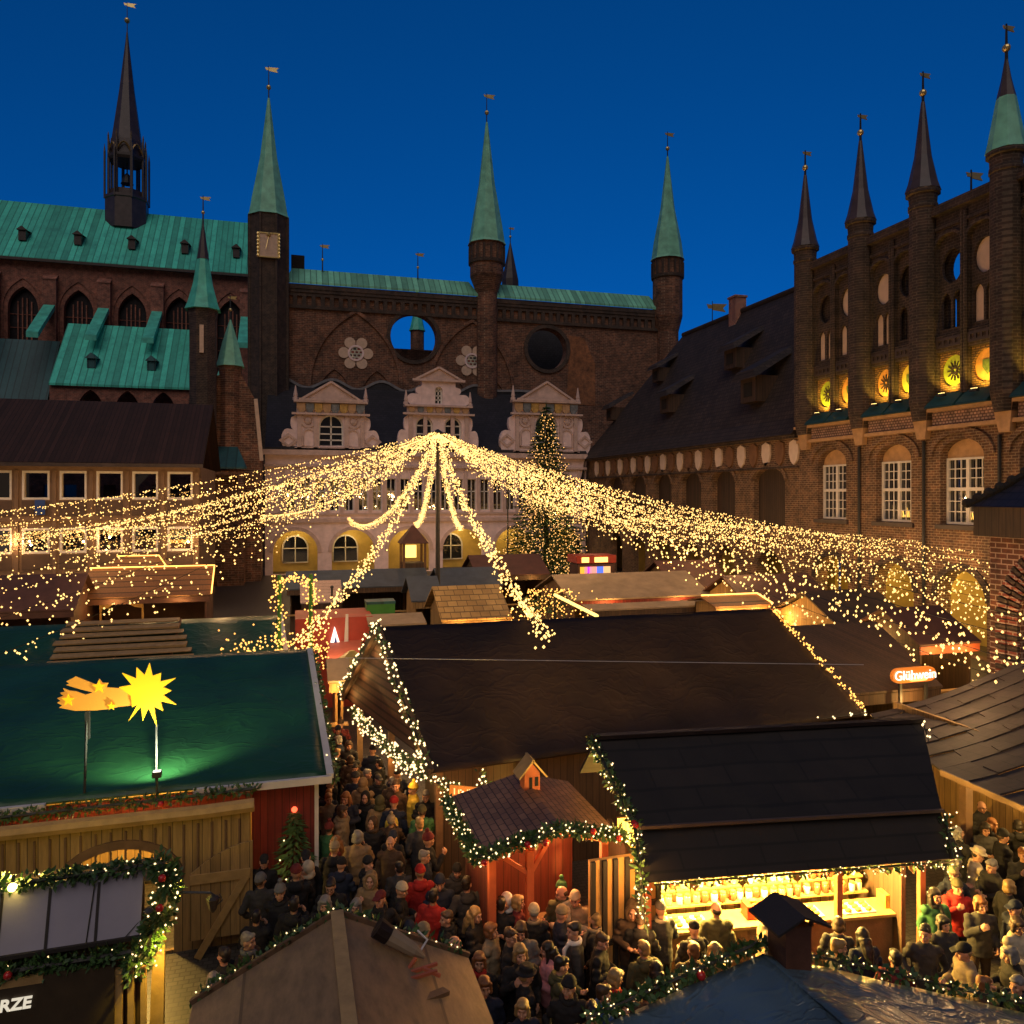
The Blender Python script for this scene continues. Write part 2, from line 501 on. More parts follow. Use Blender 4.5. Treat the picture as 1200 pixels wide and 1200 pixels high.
# outlines
def rect(x0, x1, z0, z1): return [(x0, z0), (x1, z0), (x1, z1), (x0, z1)]
def circ(cx, cz, r, n=24, ry=None):
    ry = ry or r
    return [(cx + r * math.cos(2 * PI * k / n), cz + ry * math.sin(2 * PI * k / n)) for k in range(n)]
def arch(cx, z0, zs, hw, kind='round', n=12, rise=None):
    """opening from z0, straight to the springing zs, then the arch"""
    pts = [(cx - hw, z0), (cx + hw, z0)]
    if kind == 'pointed':
        rad = 2 * hw * 0.95
        c = rad - hw
        a1 = math.acos(c / rad)
        for k in range(n + 1): t = a1 * k / n; pts.append((cx - c + rad * math.cos(t), zs + rad * math.sin(t)))
        for k in range(n - 1, -1, -1): t = a1 * k / n; pts.append((cx + c - rad * math.cos(t), zs + rad * math.sin(t)))
    else:
        ry = rise or hw
        for k in range(n + 1): t = PI * k / n; pts.append((cx + hw * math.cos(t), zs + ry * math.sin(t)))
    return pts
def ring(outer, inner): return outer, [inner]
def strip(pts, w):
    """closed outline of a band of width w that follows an open polyline"""
    L, Rr = [], []
    for i, p in enumerate(pts):
        a, b = pts[max(i - 1, 0)], pts[min(i + 1, len(pts) - 1)]
        dx, dy = b[0] - a[0], b[1] - a[1]
        l = math.hypot(dx, dy) or 1
        nx, ny = -dy / l * w / 2, dx / l * w / 2
        L.append((p[0] + nx, p[1] + ny)); Rr.append((p[0] - nx, p[1] - ny))
    return L + Rr[::-1]

def octa(points, r, name, mat, parent, kind='stuff'):
    """little bulbs: one small octahedron per point, as one part"""
    P = np.asarray(points, dtype=np.float64).reshape(-1, 3)
    if not len(P): return None
    off = np.array(parent_loc(parent)) if parent else np.zeros(3)
    rr = np.asarray(r, dtype=np.float64)
    if rr.ndim == 0: rr = np.full(len(P), float(rr))
    D = np.array([(1, 0, 0), (-1, 0, 0), (0, 1, 0), (0, -1, 0), (0, 0, 1.1), (0, 0, -1.1)])
    V = (P[:, None, :] - off + D[None] * rr[:, None, None]).reshape(-1, 3)
    F = np.array([(0, 2, 4), (2, 1, 4), (1, 3, 4), (3, 0, 4), (2, 0, 5), (1, 2, 5), (3, 1, 5), (0, 3, 5)])
    T = (np.arange(len(P))[:, None, None] * 6 + F[None]).reshape(-1)
    me = bpy.data.meshes.new(name)
    me.vertices.add(len(V)); me.vertices.foreach_set('co', V.reshape(-1))
    nf = len(T) // 3
    me.loops.add(len(T)); me.loops.foreach_set('vertex_index', T)
    me.polygons.add(nf)
    me.polygons.foreach_set('loop_start', np.arange(nf) * 3)
    me.polygons.foreach_set('loop_total', np.full(nf, 3))
    me.materials.append(M[mat])
    me.update(calc_edges=True)
    o = bpy.data.objects.new(name, me); COL.objects.link(o)
    if parent: o.parent = parent
    if kind: o['kind'] = kind
    return o
# ------------------------------------------------------------------ ground
M['cobble'] = m_brick('cobble', (0.05, 0.045, 0.04), (0.075, 0.065, 0.055), (0.02, 0.018, 0.016), bw=0.2, bh=0.14)
def ground_mat():
    m, nt, b = _nt('cobbles')
    co = _coord(nt)
    t = _n(nt, 'ShaderNodeTexBrick')
    t.inputs['Scale'].default_value = 1
    t.inputs['Color1'].default_value = (0.05, 0.045, 0.04, 1); t.inputs['Color2'].default_value = (0.08, 0.07, 0.06, 1)
    t.inputs['Mortar'].default_value = (0.02, 0.018, 0.016, 1); t.inputs['Mortar Size'].default_value = 0.012
    t.inputs['Brick Width'].default_value = 0.18; t.inputs['Row Height'].default_value = 0.12
    nt.links.new(co, t.inputs['Vector'])
    nt.links.new(t.outputs[0], b.inputs['Base Color'])
    b.inputs['Roughness'].default_value = 0.45
    _bump(nt, b, t.outputs[1], -0.4, 0.02)
    return m
M['cobbles'] = ground_mat()
g = MB(); g.add([(-900, -300, 0), (900, -300, 0), (900, 900, 0), (-900, 900, 0)], [(0, 1, 2, 3)])
tag(g.build('ground', 'cobbles'), 'cobbled market square under the stalls and crowd', 'ground', kind='structure')

def finial(parent, x, y, z0, h, r=0.28, name='finial', mats=('iron', 'gold')):
    """rod, ball and weather vane on a spire tip"""
    b = MB()
    b.cur = 0; b.tube([(x, y, z0), (x, y, z0 + h)], [0.09, 0.045], 5)
    b.cur = 1; b.ball((x, y, z0 + h * 0.42), r, 10, 6)
    b.plate([(x, z0 + h * 0.86), (x + h * 0.24, z0 + h * 0.84), (x + h * 0.19, z0 + h * 0.90), (x + h * 0.26, z0 + h * 0.97), (x, z0 + h * 0.96)], (), y - 0.03, y + 0.03)
    b.plate([(x - h * 0.07, z0 + h * 0.88), (x, z0 + h * 0.88), (x, z0 + h * 0.94), (x - h * 0.10, z0 + h * 0.95)], (), y - 0.03, y + 0.03)
    return b.build(name, list(mats), parent)

# ------------------------------------------------------------------ the big church behind
ch = thing('brick_church', 'huge brick church with long green copper roof and slim dark ridge spire', 'church', (-34, 130, 0))
CW = 130.0
u0, u1 = -66.0, -6.5
wins = [u_on(p, CW) for p in (-36, 27, 92, 155, 210, 270)]
wall = MB()
holes = [arch(u, 27.5, 36.2, 2.0, 'pointed', 8) for u in wins]
wall.plate(rect(u0, u1, 0, 43.4), holes, CW, CW + 1.6)
wall.box(u0, u1, CW + 9, CW + 20, 0, 43.3)
wall.build('wall', 'church_brick', ch)
for u in wins:
    w = MB(); w.plate(arch(u, 27.5, 36.2, 2.02, 'pointed', 8), (), CW + 1.0, CW + 1.1)
    wo = w.build('window', 'leaded_glass', ch)
    fr = MB()
    for k in (-0.9, -0.3, 0.3, 0.9):
        fr.box(u + k - 0.09, u + k + 0.09, CW + 0.8, CW + 0.98, 27.5, 38.3 - abs(k) * 0.9)
    for zz in (29.5, 31.5, 33.5, 35.5): fr.box(u - 1.95, u + 1.95, CW + 0.86, CW + 0.96, zz, zz + 0.1)
    fr.build('tracery', 'church_brick', wo)
    a = MB(); out = arch(u, 27.5, 36.3, 2.75, 'pointed', 8); inn = arch(u, 27.6, 36.2, 2.05, 'pointed', 8)
    a.plate(strip(out[1:] + [out[0]], 0.35), (), CW - 0.16, CW + 0.01)
    a.build('arch_moulding', 'church_brick', ch)
for p in (-5, 62, 125, 187, 240, 290):
    u = u_on(p, CW) - 0.2
    bt = MB(); bt.box(u - 0.9, u + 0.9, CW - 1.1, CW + 0.1, 0, 40.6)
    bt.hull8([(u - 0.95, CW - 1.2, 40.6), (u + 0.95, CW - 1.2, 40.6), (u + 0.95, CW, 41.3), (u - 0.95, CW, 41.3)],
             [(u - 0.95, CW - 1.2, 40.75), (u + 0.95, CW - 1.2, 40.75), (u + 0.95, CW, 41.6), (u - 0.95, CW, 41.6)])
    bt.build('buttress', 'church_brick', ch)
    fb = MB()     # flying buttress with copper back
    fb.hull8([(u - 0.75, CW - 9, 30.4), (u + 0.75, CW - 9, 30.4), (u + 0.75, CW - 1.1, 36.0), (u - 0.75, CW - 1.1, 36.0)],
             [(u - 0.75, CW - 9, 31.2), (u + 0.75, CW - 9, 31.2), (u + 0.75, CW - 1.1, 36.8), (u - 0.75, CW - 1.1, 36.8)])
    fb.build('flying_buttress', 'copper_teal', ch)
rf = MB()
rf.hull8([(u0, CW - 0.9, 43.4), (u1 + .5, CW - 0.9, 43.4), (u1 + .5, CW + 10, 55.1), (u0, CW + 10, 55.1)],
         [(u0, CW - 0.9, 43.75), (u1 + .5, CW - 0.9, 43.75), (u1 + .5, CW + 10, 55.45), (u0, CW + 10, 55.45)])
rf.add([(u0, CW + 10, 55.44), (u1 + .5, CW + 10, 55.44), (u1 + .5, CW + 21, 43.4), (u0, CW + 21, 43.4)], [(0, 1, 2, 3)])
roof = rf.build('roof', 'copper', ch)
rg = MB(); rg.box(u0, u1 + .5, CW - 1.05, CW - 0.91, 43.2, 43.6); rg.build('gutter', 'dark_copper', roof)
for px, py in ((27, 293), (92, 297), (155, 302), (217, 307), (277, 312)):
    v = CW + 2.2; u = u_on(px, v); z = 43.6 + (v - CW + 0.9) * 1.074
    d = MB(); d.box(u - 0.5, u + 0.5, v - 0.5, v + 1.6, z, z + 1.5)
    d.hull8([(u - 0.75, v - 0.75, z + 1.5), (u + 0.75, v - 0.75, z + 1.5), (u + 0.75, v + 2, z + 1.9), (u - 0.75, v + 2, z + 1.9)],
            [(u - 0.05, v - 0.75, z + 2.1), (u + 0.05, v - 0.75, z + 2.1), (u + 0.05, v + 2.4, z + 2.3), (u - 0.05, v + 2.4, z + 2.3)])
    d.build('roof_vent', 'dark_copper', roof)
# lower chapels
lv0, lv1 = 117.5, 126.5
lx0, lx1 = u_on(58, lv0), u_on(224, lv0)
lz0, lz1 = z_of(452, (lx0 + lx1) / 2, lv0), z_of(383, (lx0 + lx1) / 2, lv1)
lr = MB(); lr.hull8([(lx0, lv0 - .5, lz0 - .3), (lx1, lv0 - .5, lz0 - .3), (lx1, lv1, lz1 - .3), (lx0, lv1, lz1 - .3)],
                    [(lx0, lv0 - .5, lz0), (lx1, lv0 - .5, lz0), (lx1, lv1, lz1), (lx0, lv1, lz1)])
lro = lr.build('aisle_roof', 'copper', ch)
for px in (108, 178):
    v = lv0 + 2.3; u = u_on(px, v); z = lz0 + (v - lv0) * (lz1 - lz0) / (lv1 - lv0)
    d = MB(); d.box(u - 0.55, u + 0.55, v - 0.5, v + 1.2, z, z + 1.3)
    d.hull8([(u - 0.8, v - 0.8, z + 1.3), (u + 0.8, v - 0.8, z + 1.3), (u + 0.8, v + 1.6, z + 1.6), (u - 0.8, v + 1.6, z + 1.6)],
            [(u - 0.05, v - 0.7, z + 2.1), (u + 0.05, v - 0.7, z + 2.1), (u + 0.05, v + 1.6, z + 2.2), (u - 0.05, v + 1.6, z + 2.2)])
    d.build('dormer', 'copper_dark', lro)
lw = MB()
lw.plate(rect(lx0, lx1, 0, lz0 - .3), [arch(lx0 + 5 + k * 4.6, 12, lz0 - 3.2, 1.5, 'pointed', 6) for k in range(4)], lv0, lv0 + 1)
lw.box(lx0, lx1, lv0 + 4, lv1 + 4, 0, lz0 - .4)
lw.build('aisle_wall', 'church_brick', ch)
dr = MB(); x0, x1 = u_on(-40, 122), u_on(56, 122)
dr.hull8([(x0, 121, 0), (x1, 121, 0), (x1, 128, 0), (x0, 128, 0)], [(x0, 121.5, z_of(472, x1, 121)), (x1, 121.5, z_of(472, x1, 121)), (x1, 128, z_of(400, x1, 128)), (x0, 128, z_of(400, x1, 128))])
dr.build('porch_roof', 'copper_dark', ch)
# ridge spire
sv = CW + 9; su = u_on(149, sv); sd = depth(su, sv)
zz = lambda py: HC + (HOR - py) * sd / FPX
sp = MB(); sp.lathe(su, sv, [(3.3, zz(272)), (3.3, zz(238)), (3.45, zz(237)), (3.45, zz(234)), (2.6, zz(233)), (2.6, zz(226))], 8, PI / 8)
spo = sp.build('ridge_spire', 'brown_copper', ch)
lan = MB()
for k in range(8):
    t = PI / 8 + k * PI / 4
    for rr, w, top in ((2.75, 0.42, 172), (3.35, 0.36, 184)):
        x, y = su + rr * math.cos(t), sv + rr * math.sin(t)
        lan.tube([(x, y, zz(238)), (x, y, zz(top)), (x, y, zz(top - 9))], [w / 2, w / 2, 0.03], 5)
lan.lathe(su, sv, [(2.75, zz(192)), (2.95, zz(189)), (2.95, zz(186)), (2.6, zz(185))], 8, PI / 8)
lan.build('lantern', 'dark_copper', spo)
bl = MB(); bl.lathe(su, sv, [(1.0, zz(216)), (0.8, zz(213)), (0.5, zz(206)), (0.1, zz(203))], 10); bl.tube([(su, sv, zz(203)), (su, sv, zz(189))], .12, 5); bl.build('bell', 'iron', spo)
cr = MB()
for k in range(8):
    t0, t1 = PI / 8 + k * PI / 4, PI / 8 + (k + 1) * PI / 4
    pts = []
    for i in range(7):
        f = i / 6
        x = su + 2.8 * (math.cos(t0) * (1 - f) + math.cos(t1) * f); y = sv + 2.8 * (math.sin(t0) * (1 - f) + math.sin(t1) * f)
        pts.append((x, y, zz(185) + 1.5 * math.sin(PI * f) + 0.1))
    cr.tube(pts, 0.17, 4)
    x, y = su + 2.8 * math.cos(t0), sv + 2.8 * math.sin(t0)
    cr.tube([(x, y, zz(192)), (x, y, zz(164)), (x, y, zz(160))], [0.15, 0.13, 0.02], 4)
cr.build('crown', m_plain('old_gilding', (0.30, 0.18, 0.06), 0.4, 0.3, 2, 0.1, metal=0.4), spo)
cn = MB(); cn.lathe(su, sv, [(2.5, zz(186)), (2.35, zz(168)), (1.2, zz(108)), (0.25, zz(48)), (0.12, zz(38))], 8, PI / 8)
cn.build('spire_cone', 'brown_copper', spo)
finial(spo, su, sv, zz(40), (40 - 2) * sd / FPX, 0.45)

# ------------------------------------------------------------------ the town hall's brick screen wall with three turrets
SV = 97.0
sw = thing('brick_screen_wall', 'tall dark brick screen wall with round openings and three green-capped turrets', 'town hall', (24, SV, 0))
H1 = (u_on(485, SV), z_of(395, u_on(485, SV), SV)); H2 = (u_on(641, SV), z_of(409, u_on(641, SV), SV))
TW = [u_on(315, SV), u_on(570, SV), u_on(781.5, SV)]
b = MB()
b.plate(rect(TW[0], TW[2], 0, 34.2), [circ(*H1, 2.95, 32), circ(*H2, 2.75, 32)], SV, SV + 1.4)
b.build('wall', 'screen_brick', sw)
for (cx, cz), r in ((H1, 2.95), (H2, 2.75)):
    MB().plate(circ(cx, cz, r + 0.5, 32), [circ(cx, cz, r + 0.02, 32)], SV - 0.22, SV + 0.02).build('opening_ring', 'glazed_brick', sw)
for a0, a1 in ((TW[0] + 1.9, TW[1] - 1.2), (TW[1] + 1.2, TW[2] - 1.2)):
    q = MB()
    q.hull8([(a0, SV - 0.6, 34.1), (a1, SV - 0.6, 34.1), (a1 - 0.8, SV + 1.6, 36.2), (a0 + 0.8, SV + 1.6, 36.2)],
            [(a0, SV - 0.6, 34.4), (a1, SV - 0.6, 34.4), (a1 - 0.8, SV + 1.6, 36.5), (a0 + 0.8, SV + 1.6, 36.5)])
    q.build('coping_roof', 'copper_pale', sw)
    f = MB()
    n = int((a1 - a0) / 1.05)
    hs = [rect(a0 + 0.3 + k * (a1 - a0) / n, a0 + 0.3 + k * (a1 - a0) / n + 0.6, 31.6, 32.7) for k in range(n)]
    f.plate(rect(a0, a1, 31.2, 33.1), hs, SV - 0.3, SV - 0.003)
    f.box(a0, a1, SV - 0.42, SV - 0.302, 33.12, 33.5)
    f.box(a0, a1, SV - 0.5, SV - 0.003, 33.52, 34.08)
    f.build('frieze', 'glazed_brick', sw)
ob = MB(); x0 = u_on(664, SV)
ob.plate([(x0, z_of(474, x0, SV)), (x0 + 4.1, z_of(474, x0, SV)), (x0 + 4.1, z_of(425, x0, SV)), (x0 + 2.5, z_of(395, x0, SV)), (x0 + .4, z_of(393, x0, SV))], (), SV - .05, SV + .01)
ob.build('brick_patch', 'orange_brick', sw)
# blind arches and rosettes
for px, py in ((417, 414), (553, 423)):
    u = u_on(px, SV); z = z_of(py, u, SV); s = 1.0
    ar = MB()
    big = arch(u, z - 9, z - 4.2, 5.6, 'pointed', 12)
    ar.plate(strip(big[1:] + [big[0]], 0.42), (), SV - 0.25, SV + 0.01)
    for du in (-2.6, 2.6):
        sm = arch(u + du, z - 9, z - 5.4, 2.05, 'pointed', 8)
        ar.plate(strip(sm[1:] + [sm[0]], 0.3), (), SV - 0.2, SV + 0.01)
    ar.build('blind_arch', 'screen_brick', sw)
    for du in (-2.6, 2.6):
        pl = MB(); pl.plate([(u + du - 1.1, z - 6.6), (u + du + 1.1, z - 6.6), (u + du + 1.2, z - 4.9), (u + du, z - 5.7), (u + du - 1.2, z - 4.9)], (), SV - 0.06, SV + 0.01)
        pl.build('arch_panel', 'plaster', sw)
    pe = MB()
    for k in range(6):
        t = PI / 6 + k * PI / 3 + PI / 6
        pe.plate(circ(u + 1.45 * math.cos(t), z + 1.45 * math.sin(t), 0.68, 14), (), SV - 0.12 - 0.001 * k, SV + 0.01)
    po = pe.build('rosette', 'plaster', sw)
    c = MB(); c.plate(circ(u, z, 1.0, 20), [circ(u, z, 0.76, 20)], SV - 0.22, SV + 0.01); c.build('rosette_ring', 'white_stone', po)
    c = MB(); c.plate(circ(u, z, 0.77, 20), (), SV - 0.14, SV + 0.01)
    c.build('rosette_centre', m_brick('rosette_paint', (0.02, 0.05, 0.06), (0.3, 0.05, 0.03), (0.5, 0.5, 0.42), bw=0.5, bh=0.4, ms=0.08), po)
# turrets
def shaft(name, x, y, prof, n, mat, parent, rot=0.0):
    s = MB(); s.lathe(x, y, prof, n, rot); return s.build(name, mat, parent)
for i, (u, r, py0, py1, pyf) in enumerate(((TW[0], 2.25, 257, 118, 78), (TW[1], 2.25, 288, 146, 110), (TW[2], 2.1, 306, 186, 155))):
    d = depth(u, SV); Z = lambda py: HC + (HOR - py) * d / FPX
    y = SV - 0.2
    if i == 0:
        prof = [(2.35, 0), (2.35, Z(258)), (2.5, Z(257))]
        t = shaft('turret', u, y, prof, 8, 'glazed_brick', sw, PI / 8)
    elif i == 1:
        prof = [(1.35, 0), (1.35, Z(345)), (2.2, Z(325)), (2.2, Z(290)), (2.45, Z(288))]
        t = shaft('turret', u, y, prof, 16, 'screen_brick', sw)
    else:
        prof = [(1.5, 0), (1.5, Z(390)), (2.05, Z(372)), (2.05, Z(308)), (2.3, Z(306))]
        t = shaft('turret', u, y, prof, 16, 'screen_brick', sw)
    ba = MB()
    if i:
        for k in range(16):
            a = 2 * PI * k / 16
            ba.box(u + (r + .02) * math.cos(a) - .12, u + (r + .02) * math.cos(a) + .12, y + (r + .02) * math.sin(a) - .12, y + (r + .02) * math.sin(a) + .12, Z(py0) - 2.2, Z(py0) - .35)
        ba.lathe(u, y, [(r + .15, Z(py0) - 2.6), (r + .18, Z(py0) - 2.2)], 16)
    else:
        for k in range(8):
            a = PI / 8 + 2 * PI * k / 8
            ba.tube([(u + 2.35 * math.cos(a), y + 2.35 * math.sin(a), 0), (u + 2.35 * math.cos(a), y + 2.35 * math.sin(a), Z(258))], .2, 5)
    ba.build('turret_ribs', 'glazed_brick', t)
    e = r * 1.13
    c = MB(); c.lathe(u, y, [(e, Z(py0)), (e * 0.93, Z(py0 - 3)), (e * 0.80, Z(py0 - 22)), (e * 0.42, Z((py0 * 1 + py1) / 2)), (0.16, Z(py1)), (0.1, Z(py1 - 2))], 8, PI / 8)
    c.build('spire_cap', 'copper_cone', t)
    finial(t, u, y, Z(py1) - 0.4, (py1 - pyf) * d / FPX + 0.4, 0.3)
    if i == 0:
        s = MB(); cx, cz = u + 0.05, Z(295)
        s.plate(rect(cx - 1.0, cx + 1.0, cz - 1.4, cz + 1.3), (), y - 2.5, y - 2.2)
        so = s.build('sundial', 'plaster', t)
        g = MB(); g.plate(rect(cx - 1.25, cx + 1.25, cz - 1.5, cz + 1.45), [rect(cx - .98, cx + .98, cz - 1.38, cz + 1.28)], y - 2.56, y - 2.3)
        for k in range(7):
            g.ball((cx - 1.2, y - 2.5, cz - 1.3 + k * .42), .2, 6, 4); g.ball((cx + 1.2, y - 2.5, cz - 1.3 + k * .42), .16, 6, 4)
        g.ball((cx, y - 2.5, cz + 1.2), .28, 8, 5); g.beam((cx, y - 2.55, cz + 1), (cx - .3, y - 2.9, cz - .6), .06)
        g.build('dial_frame', 'gold', so)
for px in (378, 490):
    u = u_on(px, SV + 1); finial(sw, u, SV + 1.2, 36.3, 3.4, 0.18)
chm = MB(); u = u_on(349, SV + 2); chm.box(u - .8, u + .8, SV + 1.7, SV + 2.9, 35.5, 38.2); chm.build('chimney', 'dark', sw)

# hall roofs behind the screen, seen through the two round openings
hr = thing('town_hall_rear', 'dark hall roofs behind the screen wall seen through its round openings', 'building', (26, 106, 0))
q = MB(); q.box(0, 24, 103, 112, 0, z_of(411, u_on(485, 104), 104)); q.build('wall', 'screen_brick', hr)
q = MB(); ra = z_of(383, u_on(640, 110), 110)
q.hull8([(27, 101, 0), (47, 101, 0), (47, 116, 0), (27, 116, 0)], [(29, 106, ra - 1.5), (46, 106, ra + 1.0), (46, 110, ra + 1.0), (29, 110, ra - 1.5)])
q.build('roof', 'slate', hr)
tt = thing('chapel_turret', 'slim copper-capped turret visible through the larger round wall opening', 'turret', (u_on(488, 118), 118, 0))
u = u_on(489, 118); d = depth(u, 118); Z = lambda py: HC + (HOR - py) * d / FPX
shaft('shaft', u, 118, [(1.05, 0), (1.05, Z(388))], 8, 'screen_brick', tt)
shaft('cap', u, 118, [(1.3, Z(388)), (1.1, Z(384)), (.75, Z(372)), (0.1, Z(335))], 8, 'copper_teal', tt)
rt = thing('roof_spirelet', 'thin dark spirelet rising just behind the wall coping', 'spire', (u_on(598, 112), 112, 30))
u = u_on(598, 112); d = depth(u, 112); Z = lambda py: HC + (HOR - py) * d / FPX
shaft('cone', u, 112, [(1.35, Z(345)), (1.3, Z(328)), (.8, Z(310)), (.1, Z(285))], 8, 'dark_copper', rt)
finial(rt, u, 112, Z(286), 2.6, 0.2)

# ------------------------------------------------------------------ white renaissance loggia
LV = 85.0
lg = thing('white_loggia', 'pale stone renaissance building with arcade and three ornate gables', 'building', (16, LV, 0))
L0, L1 = -2.6, 33.6
acx = [0.5 + 6.07 * k for k in range(6)]
b = MB()
uph = []
for u in np.arange(0.0, 33.5, 1.52):
    uph.append(rect(u - 0.5, u + 0.5, z_of(598, 16, LV), z_of(561, 16, LV)))
b.plate(rect(L0, L1, 0, 13.3), [arch(u, 0.05, 2.4, 2.3, 'round', 14) for u in acx] + uph, LV, LV + 0.7)
b.box(L0, L0 + .4, LV + .71, LV + 11, 0, 13.2)
b.build('wall', 'white_stone', lg)
b = MB(); b.box(L0, L1, LV + 4, LV + 4.4, 0, 6); b.build('arcade_wall', 'ochre_wall', lg)
b = MB(); b.box(L0, L1, LV + .72, LV + 3.99, 5.0, 5.4); b.build('arcade_ceiling', 'ochre_wall', lg)
st = MB()
zs = [5.4, 6.2, 11.2, 12.6, 13.3]
st.box(L0 - .1, L1, LV - 0.25, LV - 0.003, 5.55, 5.95)
st.box(L0 - .1, L1, LV - 0.2, LV - 0.003, 6.35, 6.55)
st.box(L0 - .1, L1, LV - 0.35, LV - 0.003, 11.5, 11.75)
st.box(L0 - .2, L1, LV - 0.6, LV - 0.003, 12.75, 13.3)
for u in np.arange(-0.76, 33.5, 1.52): st.box(u - .16, u + .16, LV - .16, LV - .004, 6.56, 11.49)
for u in acx:
    o = arch(u, 0, 2.4, 2.5, 'round', 14); st.plate(strip(o[2:-0 or None], 0.38), (), LV - 0.14, LV + 0.0)
st.build('string_courses', 'pink_stone', lg)
w = MB(); w.box(L0 + .5, L1, LV + 0.45, LV + 0.5, 6.3, 11.4); w.build('window_glass', 'glass', lg)
fr = MB()
for u in np.arange(0.0, 33.5, 1.52):
    za, zb = z_of(598, 16, LV), z_of(561, 16, LV)
    fr.box(u - .05, u + .05, LV + .3, LV + .38, za, zb)
    fr.box(u - .5, u + .5, LV + .3, LV + .37, (za + zb) / 2 + .3, (za + zb) / 2 + .4)
    fr.plate(rect(u - .5, u + .5, za, zb), [rect(u - .42, u + .42, za + .08, zb - .08)], LV + .28, LV + .4)
fr.build('window_frames', 'white_paint', lg)
for k, u in enumerate(acx):
    if k in (0, 1, 3):
        w = MB()
        w.plate(arch(u - (.6 if k else 0), 1, 2.6, 1.3, 'round', 10), (), LV + 3.9, LV + 3.98); wo = w.build('arcade_window', 'glass', lg)
        f = MB(); o = arch(u - (.6 if k else 0), 1, 2.6, 1.35, 'round', 10); f.plate(strip(o + [o[0]], .16), (), LV + 3.8, LV + 3.97)
        f.box(u - (.6 if k else 0) - .06, u - (.6 if k else 0) + .06, LV + 3.8, LV + 3.9, 1, 3.9); f.box(u - 1.3 - (.6 if k else 0), u + 1.3 - (.6 if k else 0), LV + 3.8, LV + 3.89, 2.5, 2.62)
        f.build('frame', 'white_paint', wo)
    lamp('arcade_lamp', (u, LV + 2.2, 4.3), 34, (1.0, 0.72, 0.30), lg, 0.3)
rf = MB()
rz = z_of(458, 16, LV + 11)
rf.hull8([(L0, LV - .3, 13.31), (L1, LV - .3, 13.31), (L1, LV + 11.6, rz - .3), (L0, LV + 11.6, rz - .3)], [(L0, LV - .3, 13.5), (L1, LV - .3, 13.5), (L1, LV + 11.6, rz), (L0, LV + 11.6, rz)])
lro = rf.build('roof', 'slate', lg)
fl = MB()
pts = [(L0 + i * (L1 - L0) / 90, rz + 0.5 + 0.55 * math.sin(i * 0.42) * (1 if i < 66 else .1)) for i in range(91)]
fl.plate([(L0, rz - .6)] + [(L1, rz - .6)] + pts[::-1], (), LV + 11.62, LV + 11.78)
fl.build('roof_upstand', 'slate', lro)
fl = MB(); fl.plate(strip(pts, 0.3), (), LV + 11.5, LV + 11.61); fl.build('lead_flashing', m_plain('lead', (0.2, 0.19, 0.2), .5), lro)

